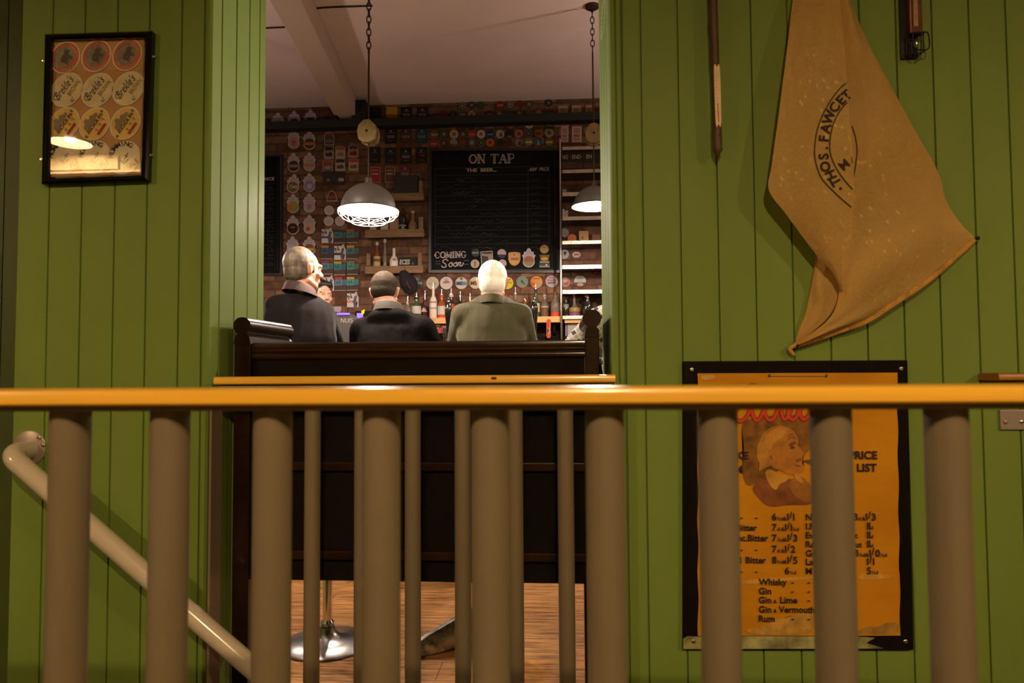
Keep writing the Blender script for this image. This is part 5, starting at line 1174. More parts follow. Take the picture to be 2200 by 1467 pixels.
zc2 = crate(571, 587, [(787, 795, 27), (898, 906, 28)], 'lowest pallet wood shelf with the white bottle', 784, 909)
YBT = YCR + .065
def px_r(w, Y=YBT): return w * mpp(930, Y) / 2
M_AMBER = mat('amber_glass', (0.30, 0.11, 0.02), 0.08, trans=.5, coat=.3)
M_DKGLASS = mat('dark_bottle_glass', (0.018, 0.014, 0.010), 0.10, coat=.5)
M_GRNGLASS = mat('green_bottle_glass', (0.03, 0.075, 0.03), 0.10, coat=.5)
M_CLEARISH = mat('clear_bottle_glass', (0.62, 0.55, 0.48), 0.06, trans=.85, coat=.3)
M_WHISKY = mat('whisky_filled_glass', (0.45, 0.12, 0.02), 0.08, trans=.45, coat=.4)
M_REDGLASS = mat('red_bottle_glass', (0.16, 0.03, 0.025), 0.15, trans=.3, coat=.4)
M_FROST = mat('frosted_bottle', (0.62, 0.52, 0.47), 0.45)
def bottle(cx, ytop, ybot, wbody, wneck, m, label, Y, zbase, shoulder=.55, lab=None, pour=None, capc=None, group=None, ystand=None, cat='bottle', name='bottle'):
    """bottle standing on zbase; its height follows from the pixel of its top"""
    X = at(cx, (ytop + ybot) / 2, Y).x; H = zpx(cx, ytop, Y) - zbase; rb, rn = px_r(wbody, Y), px_r(wneck, Y)
    r = empty(name, (X, Y, zbase), label, cat, group)
    bm = bmesh.new(); hs = H * shoulder
    add_lathe(bm, [(0, .0005), (rb * .9, .0005), (rb, .006), (rb, hs * .86), (rb * .94, hs * .93), ((rb + rn) * .55, hs + (H - hs) * .12), (rn * 1.12, hs + (H - hs) * .32), (rn, hs + (H - hs) * .5), (rn, H * .985), (rn * .8, H), (0, H)], (X, Y, zbase), 20)
    mk('glass_body', bm, m, r, smooth='auto')
    if lab:
        for (l0, l1, col) in lab:
            bm = bmesh.new(); n = 14; A, B = [], []
            for k in range(n + 1):
                a = math.pi * (1.06 + .88 * k / n)
                A.append(bm.verts.new((X + rb * 1.03 * math.cos(a), Y + rb * 1.03 * math.sin(a), zbase + H * l0))); B.append(bm.verts.new((X + rb * 1.03 * math.cos(a), Y + rb * 1.03 * math.sin(a), zbase + H * l1)))
            for k in range(n): bm.faces.new((A[k], A[k + 1], B[k + 1], B[k]))
            mk('paper_label', bm, flat(col), r, smooth=True)
    if capc:
        bm = bmesh.new(); add_lathe(bm, [(0, H * .90), (rn * 1.25, H * .90), (rn * 1.25, H * 1.0), (rn * 1.1, H * 1.015), (0, H * 1.015)], (X, Y, zbase), 14); mk('cap', bm, flat(capc), r, smooth='auto')
    if pour:
        bm = bmesh.new(); add_lathe(bm, [(0, H), (rn * .75, H), (rn * .75, H + .010), (.0026, H + .016), (.0021, H + pour * .8), (0, H + pour * .8)], (X, Y, zbase), 10); mk('pourer', bm, M_CHROME, r, smooth='auto')
    return r
def carton(name, x0, y0, x1, y1, Y, zb_, col, label, cat, d=.04, th=None):
    a, b = at(x0, (y0 + y1) / 2, Y), at(x1, (y0 + y1) / 2, Y); bm = bmesh.new()
    add_box(bm, a.x, b.x, Y, Y + d, zb_ + .0005, zpx((x0 + x1) / 2, y0, Y)); return setp(mk(name, bm, flat(col), bevel=.001), label, cat)
o = carton('slate_box', 846, 376, 897, 414, YBT - .02, zc0, (.035, .03, .032), 'dark slate box on the topmost pallet shelf', 'box', .06)
bottle(865, 448, 493, 17, 6, M_DKGLASS, 'dark bottle with a faint pale label on the middle pallet shelf', YBT, zc1, .66, lab=[(.28, .34, (.3, .25, .22)), (.15, .18, (.2, .16, .14))])
bottle(887, 454, 492, 19, 6, M_CRATE, 'squat tan bottle at the end of the middle pallet shelf', YBT, zc1, .45, capc=(.5, .42, .38))
carton('carton', 837, 470, 857, 492, YBT - .01, zc1, (.36, .21, .14), 'tan carton beside the dark bottle, under the lamp wires', 'box')
carton('carton', 818, 480, 834, 492, YBT - .01, zc1, (.55, .42, .38), 'low pinkish white carton under the lamp wires', 'box')
carton('carton', 795, 484, 808, 492, YBT - .01, zc1, (.45, .3, .22), 'small tan carton at the lamp end of the middle shelf', 'box')
bottle(810, 521, 571, 15.5, 5.5, M_AMBER, 'amber bottle with a buff label on the lowest pallet shelf', YBT, zc2, .52, lab=[(.02, .49, (.50, .36, .16)), (.30, .40, (.24, .13, .05))], capc=(.6, .55, .5))
bottle(827, 515, 571, 8, 5, M_CLEARISH, 'tall slim clear bottle on the lowest pallet shelf', YBT, zc2, .5, capc=(.6, .55, .52))
o = bottle(846.5, 533, 571, 18.5, 6, M_FROST, 'white ceramic bottle on the lowest pallet shelf', YBT, zc2, .50)
tline(o, 'W.', 848, 560, 5, (.2, .13, .1), Y=YBT - px_r(18.5) * 1.04, lift=1)
o = carton('name_card', 857, 552, 897, 570, YBT - .01, zc2, (.015, .012, .012), 'black card lettered ECES on the lowest pallet shelf', 'card', .006)
tline(o, 'ECES', 869.5, 567.5, 9.5, (.62, .55, .50), Y=YBT - .011, width=23, shear=.2); tline(o, 'r.', 888, 568, 5, (.45, .38, .33), Y=YBT - .011, lift=1.5)
# ------------------------------------------------------------------ back bar shelf with its bottles
YSH = YB - .30
sh = empty('back_bar_shelf', at(1000, 690, YSH + .1), 'pale pine back bar shelf under the row of spirit bottles', 'shelf')
zsh = zpx(1100, 680.5, YSH)
bm = bmesh.new(); add_box(bm, at(790, 690, YSH).x, at(1206, 686, YSH).x, YSH, YB - .001, zpx(1180, 692.5, YSH), zsh); mk('board', bm, M_SHELFW, sh, bevel=.002)
for xx in (800, 1000, 1190):
    X = at(xx, 700, YSH).x; bm = bmesh.new(); add_box(bm, X - .012, X + .012, YSH + .05, YB - .002, zsh - .14, zpx(1180, 692.5, YSH) - .001); mk('bracket', bm, M_BLACKW, sh)
YS1 = YSH + .09; zs1 = zsh + .0006; G_ = 'spirit bottles on the back bar shelf'
W_ = (.64, .56, .50)
bottle(876, 646, 682, 17, 7, M_CLEARISH, 'clear spirit bottle behind the middle man\'s shoulder', YS1, zs1, .6, pour=.05, group=G_)
bottle(895, 639, 682, 20, 8, M_GRNGLASS, 'green bottle with a white and blue label', YS1, zs1, .62, lab=[(.22, .58, W_)], pour=.055, capc=(.02, .02, .02), group=G_)
o = bottle(913, 633, 682, 17, 8, M_REDGLASS, 'dark red bottle with a purple neck tag and white triangle', YS1 + .075, zs1, .55, pour=.05, group=G_)
yy_ = YS1 + .075 - px_r(17) * 1.08
face(o, 'white_triangle', [(909, 660), (918, 670), (904, 670)], W_, 1, yy_); face(o, 'purple_tag', [(912, 647), (926, 652), (922, 660), (911, 655)], (.10, .04, .08), 1, yy_)
bottle(931, 619, 682, 16.5, 5.5, M_FROST, 'tall frosted white bottle under the cream badge', YS1, zs1, .62, lab=[(.50, .56, (.45, .28, .2)), (.30, .36, (.45, .36, .3))], pour=.06, group=G_)
bottle(949, 634, 682, 17.5, 7, M_WHISKY, 'whisky bottle with a white label, red cap and red foot', YS1, zs1, .62, lab=[(.15, .52, W_), (.01, .13, (.70, .06, .02))], capc=(.65, .06, .02), pour=.065, group=G_)
bottle(969.5, 633, 682, 16, 7.5, M_DKGLASS, 'dark bottle with a white neck and red label behind the first pump', YS1, zs1, .62, lab=[(.35, .6, (.45, .04, .02))], capc=(.6, .52, .5), pour=.07, group=G_)
bottle(989, 637, 682, 16, 6.5, M_DKGLASS, 'dark bottle half hidden by the olive shirt\'s outer shoulder', YS1, zs1, .6, pour=.055, group=G_)
bottle(1010, 640, 682, 16, 6.5, M_WHISKY, 'bottle mostly hidden behind the olive collar', YS1, zs1, .6, pour=.05, group=G_)
bottle(1087, 634, 682, 15, 7, M_REDGLASS, 'red-capped bottle just past the white-haired man\'s ear', YS1, zs1, .6, capc=(.5, .02, .02), lab=[(.3, .6, W_)], group=G_)
bottle(1107.5, 631, 682, 16, 6.5, M_CLEARISH, 'clear spirit bottle with a pourer behind the olive shoulder', YS1, zs1, .6, pour=.07, group=G_)
bottle(1128, 640, 682, 17, 7, M_AMBER, 'brown bottle with a pale label by the olive shoulder', YS1, zs1, .55, lab=[(.1, .5, (.45, .38, .3))], group=G_)
bottle(1151, 622, 682, 17, 5.5, M_GRNGLASS, 'tall wine bottle with a cream label and gold neck band', YS1, zs1, .58, lab=[(.18, .50, (.60, .50, .30))], capc=(.05, .03, .02), pour=.06, group=G_)
bottle(1170, 633, 682, 16, 6, M_CLEARISH, 'clear decanter bottle with a brown label and round stopper', YS1, zs1, .58, lab=[(.10, .42, (.16, .07, .03)), (.42, .48, (.50, .40, .25))], capc=(.35, .3, .28), group=G_)
bottle(1193, 629, 682, 19.5, 6.5, M_CLEARISH, 'clear round bottle with a red foot next to the rack pole', YS1, zs1, .62, lab=[(.01, .2, (.68, .08, .03))], capc=(.12, .08, .06), group=G_)
# things under the shelf
o = wall_plate('wall_sign', [(922, 694), (959.5, 694), (959.5, 713), (951, 713), (951, 716), (922, 716)], flat((.58, .10, .09)), 'red sign with white letters on the wall below the whisky bottle', 'sign', Y=YSH + .06, th=.012)
tline(o, 'O', 955, 703, 6.5, W_, Y=YSH + .06); face(o, 'white_mark', [(936, 699), (942, 699), (943, 703), (935, 703)], (.65, .5, .46), 1, YSH + .06)
bm = bmesh.new(); p = at(940, 699.5, YSH + .045); add_lathe(bm, [(0, -.012), (.028, -.012), (.03, 0), (.02, .012), (0, .014)], p, 16); o2 = mk('bottle_opener', bm, M_AMBER, smooth='auto'); setp(o2, 'round brown bottle opener on the red sign', 'bottle opener')
bm = bmesh.new(); p2 = at(940.5, 703.5, YSH + .048); add_lathe(bm, [(0, -.012), (.008, -.01), (.013, -.002), (.013, .004), (0, .006)], p2, 16); mk('cap_catch', bm, flat((.8, .7, .64)), o2, smooth='auto')
o = wall_plate('bar_card', [(951.5, 704), (985, 704), (985, 735), (951.5, 735)], flat((.03, .014, .014)), 'dark card with a white dot between the middle man and the olive shirt', 'card', Y=YSH + .035, th=.004); face(o, 'white_dot', circ(963.5, 707.5, 3.6, 14), W_, 1, YSH + .035); face(o, 'red_top', [(953, 704.5), (984, 704.5), (984, 703.6 + 3), (953, 706.6)], (.2, .05, .04), 1, YSH + .035)
bm = bmesh.new(); Yt = YSH - .004
cap_o = circ(1178.7, 689.5, 4.6, 14, 5.2); add_plate(bm, [(1174, 689), (1176.5, 685.5), (1181, 685.5), (1183.4, 689), (1183.2, 722), (1181.5, 726), (1176, 726), (1174, 722)], Yt, .003); o = mk('bottle_opener', bm, flat((.66, .085, .03))); setp(o, 'red and white flat bar blade hanging on the pine shelf edge', 'bottle opener')
face(o, 'grey_flames', [(1177, 704), (1182, 700), (1181.5, 709), (1182, 716), (1176, 718), (1179, 710)], (.40, .32, .29), 1, Yt); face(o, 'hole_shade', circ(1178.7, 689, 2.4, 12), (.25, .10, .04), 1, Yt); face(o, 'red_flame', [(1175, 694), (1179, 692), (1180, 702), (1176, 710)], (.62, .04, .01), 2, Yt)
# black cap hanging from a hook
hat = empty('hanging_cap', at(875, 600, YB - .12), 'black cap with dull red trim hanging from a hook under the pallet shelf', 'cap')
YH_ = YCR - .085
a, b = at(868, 592, YH_), at(881, 622, YH_)
blob('crown', [('c', a, a.lerp(b, .55), .050, .070), ('e', at(880, 612, YH_), (.075, .05, .09), Euler((0, R(-18), 0)))], .008, mat('black_felt', (.006, .005, .006), .9), hat, 5)
bm = bmesh.new(); add_tube(bm, spline([at(x, y, YH_ - .062) for x, y in ((873, 604), (877, 613), (883, 622))], 5), .008, 8); mk('red_trim', bm, flat((.10, .008, .012)), hat, smooth=True)
bm = bmesh.new(); add_tube(bm, spline([at(867, 574, YCR - .02), at(869, 578, YCR - .07), at(873, 583, YCR - .08)], 5), .004, 8); add_tube(bm, [at(867, 574, YCR - .02), at(867, 574, YCR - .0005)], .004, 8); mk('hook', bm, M_CHROME, hat, smooth=True)
# ------------------------------------------------------------------ metal rack on the right
YK = YB - .30
rack = empty('shelf_rack', at(1260, 735, YK), 'metal edged rack of shelves rising beside the big chalkboard', 'shelf rack')
kx1 = 1345
M_EDGE = mat('ribbed_shelf_edge', (0.62, 0.50, 0.40), .35, metal=.75, var=.5, vscale=40, bump=.6, bscale=60)
M_EDGED = mat('dull_shelf_edge', (0.36, 0.27, 0.22), .5, metal=.3, var=.2, vscale=20)
KZ = []
for i, (y0, y1) in enumerate([(313.5, 320.5), (363, 370.5), (411.5, 420), (464, 472), (516, 523.5), (568.5, 577), (622, 630.5), (677.5, 685)]):
    bm = bmesh.new(); pbox(bm, 1208, y0, kx1, y1, YK, YK + .006); mk('shelf_edge', bm, M_EDGE if i > 3 else M_EDGED, rack, bevel=.001)
    zt_ = zpx(1260, y0, YK); bm = bmesh.new(); add_box(bm, at(1208, y0, YK).x, at(kx1, y0, YK).x, YK + .007, YB - .003, zt_ - .02, zt_ - .002); mk('shelf_board', bm, mat('dark_shelf', (.05, .035, .025), .5), rack); KZ.append(zt_ - .0015)
Xp = at(1204.5, 500, YK - .02).x; bm = bmesh.new(); add_tube(bm, [(Xp, YK - .02, 0), (Xp, YK - .02, zpx(1204, 300, YK))], px_r(5.5, YK), 16); mk('pole', bm, mat('dark_chrome_pole', (.25, .22, .2), .2, metal=1.0), rack, smooth='auto')
bm = bmesh.new(); pbox(bm, 1213, 686, 1345, 693, YK + .02, YK + .05); mk('lower_rail', bm, M_SHELFW, rack)
o = wall_plate('wall_sign', [(1208, 324), (1290, 324), (1290, 348), (1208, 348)], flat((.012, .008, .008)), 'black strip sign lettered NO END on the upper rack', 'sign', Y=YK + .03, th=.003)
tline(o, 'NO', 1214.5, 341.5, 8.4, (.34, .27, .25), Y=YK + .03, width=12, bold=.02, lift=1); tline(o, 'END', 1238.5, 340.8, 8.4, (.34, .27, .25), Y=YK + .03, width=19, bold=.02, lift=1); tline(o, 'EN', 1265.5, 340.2, 8.4, (.34, .27, .25), Y=YK + .03, width=12, bold=.02, lift=1)
for x, y, w, h, c, lab in [(1209.5, 237, 10.2, 10, (.42, .27, .16), 'buff label above the beam, nearest the round badges'), (1238.5, 236.5, 10.3, 10, (.44, .27, .15), 'buff label in the middle above the beam'), (1265.3, 235, 7.2, 9.6, (.42, .22, .17), 'pinkish label above the beam beside the jamb')]:
    o = wall_plate('pump_clip', [(x - w, y - h), (x + w, y - h), (x + w, y + h + 4), (x - w, y + h + 4)], flat(c), lab, 'pump clip', 'tall buff and pink labels above the rack'); face(o, 'print', [(x - w * .6, y - 4), (x + w * .6, y - 4), (x + w * .6, y + 9), (x - w * .6, y + 9)], tuple(v * .6 for v in c))
for x, w, c, lab, s in [(1213.3, 8, (.42, .27, .22), 'narrow pinkish tall label at the top of the rack', 'NO'), (1239.3, 10.4, (.46, .25, .22), 'wide pink tall label at the top of the rack', 'END')]:
    o = wall_plate('pump_clip', [(x - w, 271), (x + w, 270.5), (x + w, 305), (x - w, 305.5)], flat(c), lab, 'pump clip', 'tall buff and pink labels above the rack', Y=YK + .05)
    face(o, 'print', [(x - w * .65, 275), (x + w * .65, 275), (x + w * .65, 287), (x - w * .65, 287)], tuple(v * .62 for v in c), 1, YK + .05); face(o, 'print', [(x - w * .65, 296), (x + w * .65, 296), (x + w * .65, 302), (x - w * .65, 302)], tuple(v * .62 for v in c), 1, YK + .05)
    tline(o, s, x, 294, 5, (.12, .05, .04), Y=YK + .05, width=w * 1.2)
# odds and ends on the rack
YR1 = YK + .10
carton('carton', 1208.5, 406, 1217, 411, YR1, KZ[2], (.35, .28, .25), 'small pale carton at the pole end of the third rack shelf', 'box')
carton('carton', 1208.5, 449, 1213, 464, YR1, KZ[3], (.5, .42, .4), 'tall white carton beside the pole on the fourth rack shelf', 'box'); carton('carton', 1213.5, 452, 1220.5, 464, YR1, KZ[3], (.5, .4, .38), 'second white carton on the fourth rack shelf', 'box')
o = carton('carton', 1244, 496, 1264.5, 516, YR1, KZ[4], (.55, .30, .14), 'square tan carton on the fifth rack shelf', 'box'); face(o, 'dark_print', [(1249, 508), (1254, 508), (1253, 514), (1249, 514)], (.2, .15, .07), 1, YR1)
o = wall_plate('keg_badge', circ(1229, 512, 9.5, 20), flat((.42, .11, .025)), 'rust orange round badge propped on the fifth rack shelf', 'beer badge', Y=YR1 - .03)
o = wall_plate('keg_badge', circ(1213, 500, 9.5, 20), flat((.36, .29, .30)), 'greyish round badge beside the pole above the fifth rack shelf', 'beer badge')
carton('carton', 1272, 503, 1290, 516, YR1, KZ[4], (.2, .09, .04), 'low brown carton beside the square tan one, next to the jamb', 'box')
o = wall_plate('keg_badge', circ(1276, 472, 8.5, 20), flat((.34, .29, .27)), 'grey round badge half hidden under the fourth rack shelf', 'beer badge')
o = wall_plate('keg_badge', circ(1212, 546, 10.5, 22), flat((.45, .38, .38)), 'white round badge with a black bird mark beside the pole', 'beer badge'); face(o, 'black_mark', [(1211, 540), (1218, 541), (1216, 545), (1213, 549), (1211, 545)], (.03, .02, .03))
o = wall_plate('keg_badge', circ(1238.5, 547, 9.2, 22, 6.4), flat((.50, .36, .34)), 'small oval pink badge between two rack shelves', 'beer badge'); face(o, 'red_mark', [(1233, 545), (1244, 545), (1243, 548), (1234, 549)], (.3, .06, .06))
o = wall_plate('keg_badge', circ(1214, 606, 11, 22), flat((.36, .18, .16)), 'patchy red and tan round badge beside the rack pole', 'beer badge'); face(o, 'red_patch', [(1212, 608), (1222, 605), (1221, 611), (1213, 613)], (.45, .05, .05)); face(o, 'tan_patch', circ(1214, 602, 5, 12), (.55, .32, .22))
o = wall_plate('keg_badge', circ(1246.3, 604, 12.8, 26), flat((.42, .42, .40)), 'pale grey domed round badge above the bright rack shelf', 'beer badge'); face(o, 'brown_half', clip_half(circ(1246.3, 604, 12.9, 26), 606.5, False), (.14, .05, .03)); face(o, 'pink_foot', circ(1246.5, 611, 6.5, 14, 4), (.45, .30, .25), 2)
o = wall_plate('wall_sign', [(1270, 578), (1300, 578), (1300, 588), (1270, 588)], flat((.24, .02, .025)), 'dark red sign with pink letters under the bright shelf', 'sign'); tline(o, 'BEER', 1282, 585.5, 5, (.5, .2, .2), width=11)
zR = KZ[7]
bottle(1216.5, 642, 677, 11, 5, M_DKGLASS, 'dark grey bottle beside the pole on the lowest rack shelf', YR1, zR, .62, lab=[(.5, .7, (.25, .24, .22))], group='bottles on the lowest rack shelf')
bottle(1234, 633, 677, 23, 5, M_CLEARISH, 'round-bellied bottle with a pink foot and chrome neck on the lowest rack shelf', YR1, zR, .34, capc=(.55, .08, .35), lab=[(.02, .2, (.25, .05, .2)), (.22, .4, (.30, .24, .03))], group='bottles on the lowest rack shelf')
bottle(1261, 634, 677, 24, 8, M_BLKGLOSS, 'square-shouldered black jug with a gold stripe on the lowest rack shelf', YR1, zR, .80, capc=(.40, .28, .17), group='bottles on the lowest rack shelf')
o = carton('leaflet_stack', 1219, 691, 1262, 720, YK + .06, zpx(1240, 722, YK + .06), (.45, .38, .33), 'pale grey lettered leaflets under the lowest rack shelf', 'leaflets', .05); tline(o, 'r wee', 1232, 699, 5, (.62, .56, .5), Y=YK + .06, lift=1, width=22)
carton('leaflet_stack', 1214.3, 693, 1218.3, 722, YK + .06, zpx(1240, 722, YK + .06), (.25, .20, .36), 'violet edged leaflet against the rack pole', 'leaflets', .05)
# back bar cabinet carrying the lower things
box = empty('back_bar_cabinet', (0, YSH + .1, 0), 'dark back bar cabinet along the foot of the brick wall', 'cabinet')
zcb = zpx(1240, 722, YK + .06) - .0006
bm = bmesh.new(); add_box(bm, at(640, 700, YSH).x, at(kx1, 700, YSH).x, YSH + .04, YB - .002, 0, zcb); 
X_ = Xp
mk('carcass', bm, M_BLACKW, box, bevel=.004)
bm = bmesh.new(); add_box(bm, at(642, 700, YSH).x, at(kx1 - 2, 700, YSH).x, YSH + .028, YSH + .039, .05, zcb - .05); mk('door_front', bm, M_PEW, box)

# ------------------------------------------------------------------ the bar
YBR = 4.32; ZB = 1.13
bar = empty('bar_counter', (-.4, YBR, 0), 'long dark wooden bar counter the men lean on', 'bar counter')
bm = bmesh.new(); add_box(bm, BL + .02, 1.9, YBR, YBR + .62, ZB - .045, ZB); mk('worktop', bm, M_PEW, bar, bevel=.01)
bm = bmesh.new(); add_box(bm, BL + .02, 1.85, YBR + .12, YBR + .56, 0, ZB - .046); mk('front_panel', bm, M_BLACKW, bar)
bm = bmesh.new(); add_tube(bm, [(BL + .05, YBR + .05, .2), (1.85, YBR + .05, .2)], .02, 12); mk('foot_rail', bm, mat('brass', (.6, .35, .1), .3, metal=1), bar, smooth='auto')
YPU = YBR + .30
def pump(cx, ytop, label, tall=False):
    X = at(cx, 690, YPU).x; zt_ = zpx(cx, ytop, YPU)
    r = empty('beer_pump', (X, YPU, ZB), label, 'beer pump', 'black handled beer pumps on the bar')
    H = zt_ - ZB; s = mpp(cx, YPU)
    bm = bmesh.new(); add_lathe(bm, [(0, .0005), (.045, .0005), (.045, .012), (.022, .02), (.018, H * .30), (.026, H * .31), (.026, H * .33), (0, H * .33)], (X, YPU, ZB), 20); mk('chrome_base', bm, M_CHROME, r, smooth='auto')
    h0 = H * .331
    bm = bmesh.new(); prof_ = [(0, h0), (.014, h0), (.013, h0 + .03), (.017, h0 + (H - h0) * .35), (.0235, h0 + (H - h0) * .60), (.0245, h0 + (H - h0) * .72), (.019, h0 + (H - h0) * .84), (.010, h0 + (H - h0) * .90), (0, h0 + (H - h0) * .905)]
    add_lathe(bm, prof_, (X, YPU, ZB), 20); mk('handle', bm, M_BLKGLOSS, r, smooth='auto')
    bm = bmesh.new(); add_lathe(bm, [(0, h0 + (H - h0) * .9055), (.009, h0 + (H - h0) * .9055), (.008, h0 + (H - h0) * .94), (.011, h0 + (H - h0) * .97), (.007, H), (0, H)], (X, YPU, ZB), 14); mk('ferrule', bm, M_CHROME, r, smooth='auto')
pump(963.5, 639.5, 'black pump handle beside the olive shirt, nearest the middle man')
pump(1148, 639, 'black pump handle standing clear past the olive shoulder')
pump(1263, 638, 'black pump handle behind the pew end and plaid shoulder')
# glass
def tumbler(cx, ytop, w, label, Y):
    X = at(cx, ytop, Y).x; H = zpx(cx, ytop, Y) - ZB; r = px_r(w, Y)
    bm = bmesh.new(); add_lathe(bm, [(0, .0005), (r * .72, .0005), (r, H), (r * .95, H), (r * .68, .012), (0, .012)], (X, Y, ZB), 20); o = mk('pint_glass', bm, M_GLASSCLEAR, smooth='auto'); setp(o, label, 'glass')
    return o
tumbler(959, 714, 16, 'clear pint glass on the bar beside the olive shirt', YBR + .16)
# domed sign with a purple strip
YD = YBR + .42
r = empty('domed_sign', at(733, 735, YD) * 1.0, 'black domed chalk sign with a purple light strip between the two dark jackets', 'sign')
r.location = (at(733, 735, YD).x, YD, ZB); WL[r.name] = Vector(r.location)
bm = bmesh.new(); pts = [(at(733, 700, YD).x + .132 * math.cos(t), YD, max(ZB + .0005, zpx(733, 700, YD) + .095 * math.sin(t))) for t in [math.pi * k / 20 for k in range(21)]]
pts += [(pts[-1][0], YD, ZB + .0005), (pts[0][0], YD, ZB + .0005)]
add_prism(bm, pts, (0, .05, 0)); mk('board', bm, mat('grey_black_dome', (.045, .04, .04), .5), r)
bm = bmesh.new(); a, b = at(724.5, 675, YD), at(752, 674.5, YD); add_tube(bm, [(a.x, YD - .006, a.z), (b.x, YD - .006, b.z)], .008, 10); mk('light_strip', bm, M_PURPLE, r, smooth=True)
tline(r, 'NUIS', 745, 693, 9.5, (.55, .48, .44), Y=YD, width=26, bold=-.012, lift=1, shear=.12)
r = empty('till_screen', (at(768, 700, YD + .05).x, YD + .09, ZB), 'small till with a violet lit screen beside the domed sign', 'till')
bm = bmesh.new(); a, b = at(763, 668, YD + .07), at(800, 700, YD + .07); add_box(bm, a.x, b.x, YD + .07, YD + .17, ZB + .0005, a.z); mk('case', bm, M_BLACKW, r, bevel=.005)
bm = bmesh.new(); add_face(bm, [(766.5, 672.5), (780, 672.5), (780, 687), (766.5, 683)], YD + .069); mk('screen', bm, M_PURPLE, r)
o = wall_plate('paper_slip', [(776, 668), (784, 664), (782, 674), (777, 676)], flat((.55, .55, .03)), 'yellow note stuck on the till', 'paper slip', Y=YD + .068, th=.001)

# ------------------------------------------------------------------ lamps
def pendant(name, cx, cy, Y, rad, label, cage, chain_px, block, col=WARM2, power=P_BAR, top=None, dish=0.22):
    X, z = at(cx, cy, Y).x, zpx(cx, cy, Y)
    r = empty('pendant_lamp', (X, Y, z), label, 'pendant lamp')
    bm = bmesh.new(); h = rad * dish
    hd = rad * .90
    add_lathe(bm, [(0, hd)] + [(rad * .90 * math.sin(t), .012 + (hd - .012) * math.cos(t)) for t in [math.pi / 2 * k / 14 for k in range(1, 15)]] + [(rad * .97, .006), (rad, 0)], (X, Y, z), 40); s = mk('shade', bm, M_ENAMEL_OUT, r, smooth='auto')
    bm = bmesh.new(); add_lathe(bm, [(rad * .998, -.0005), (rad * .6, h * .55 - .004), (.02, h - .001), (0, h - .001)], (X, Y, z), 40); mk('shade_lining', bm, M_ENAMEL_IN, s, smooth=True)
    bm = bmesh.new(); add_ell(bm, (X, Y, z + h * .75), (.013, .013, .012)); mk('bulb', bm, M_BULB, r, smooth=True)
    bm = bmesh.new(); add_lathe(bm, [(0, hd - .01), (.022, hd - .01), (.022, hd + .03), (.008, hd + .045), (0, hd + .045)], (X, Y, z), 14); mk('lamp_holder', bm, M_RUST, r, smooth='auto')
    if cage:
        bm = bmesh.new(); d = rad * .42
        add_tube(bm, [(X + rad * .99 * math.cos(t), Y + rad * .99 * math.sin(t), z - .003) for t in [2 * math.pi * k / 40 for k in range(40)]], .0024, 6, True)
        for q, dz in ((.86, .62), (.55, 1.0)): add_tube(bm, [(X + rad * q * math.cos(t), Y + rad * q * math.sin(t), z - d * dz) for t in [2 * math.pi * k / 36 for k in range(36)]], .0020, 6, True)
        n = 8
        for k in range(n):
            t = 2 * math.pi * (k + .3) / n
            add_tube(bm, spline([(X + rad * q * math.cos(t), Y + rad * q * math.sin(t), z - d * dz) for q, dz in ((1.0, 0), (.97, .35), (.86, .62), (.72, .85), (.55, 1.0), (.15, 1.04))], 3), .0020, 6)
            t2 = t + math.pi / n   # scalloped wires
            add_tube(bm, spline([(X + rad * q * math.cos(a), Y + rad * q * math.sin(a), z - d * dz) for a, q, dz in ((t, .86, .62), (t + .2, .93, .30), (t2, .96, .18), (t2 + .2, .93, .30), (t + 2 * math.pi / n, .86, .62))], 3), .0016, 6)
        mk('wire_cage', bm, M_CAGE, r, smooth=True)
    zb0 = None
    if block:
        bx, by = block; zb_ = zpx(bx, by, Y)
        bm = bmesh.new(); s_ = .066
        for dy in (-.045, .017):
            add_prism(bm, [(X + s_ * a * .86, Y + dy, zb_ + s_ * b) for a, b in ((-.85, .55), (-.3, 1.0), (.3, 1.0), (.85, .55), (1.0, .0), (.85, -.7), (.3, -1.0), (-.3, -1.0), (-.85, -.7), (-1.0, 0))], (0, .028, 0))
        pb_ = mk('pulley_block', bm, M_PULLEY, r, bevel=.004)
        bm = bmesh.new(); add_lathe(bm, [(0, -.015), (s_ * .55, -.015), (s_ * .42, 0), (s_ * .55, .015), (0, .015)], (X, Y, zb_), 20, (0, 1, 0)); mk('sheave', bm, M_RUST, pb_, smooth='auto')
        bm = bmesh.new(); add_lathe(bm, [(0, -.052), (.006, -.052), (.008, -.046), (0, -.046)], (X, Y, zb_), 10, (0, 1, 0)); mk('axle_pin', bm, M_BEAM, pb_, smooth='auto')
        bm = bmesh.new(); add_tube(bm, [(X, Y, z + hd + .044), (X, Y, zb_ - s_ * .2)], .004, 8); mk('lower_cord', bm, M_RUST, r, smooth='auto')
        zb0 = zb_ + s_ * .9
    else: zb0 = z + hd + .04
    ztop = top or ZC
    zr = zpx(cx, chain_px, Y) if chain_px else ztop
    bm = bmesh.new()
    if zr > zb0: add_tube(bm, [(X, Y, zb0), (X, Y, zr)], .0055, 8); mk('rod', bm, M_RUST, r, smooth='auto')
    if chain_px and ztop - zr > .03:
        bm = bmesh.new(); L_ = .052; n = int((ztop - zr) / (L_ * .78))
        for k in range(n + 1):
            c = zr + (k + .5) * (ztop - zr) / (n + 1); hx = (k % 2); pts = []
            for t in [2 * math.pi * q / 12 for q in range(12)]:
                a, b = .0125 * math.cos(t), L_ * .48 * math.sin(t); pts.append((X + (a if hx else 0), Y + (0 if hx else a), c + b))
            add_tube(bm, pts, .0034, 6, True)
        mk('chain', bm, M_RUST, r, smooth=True)
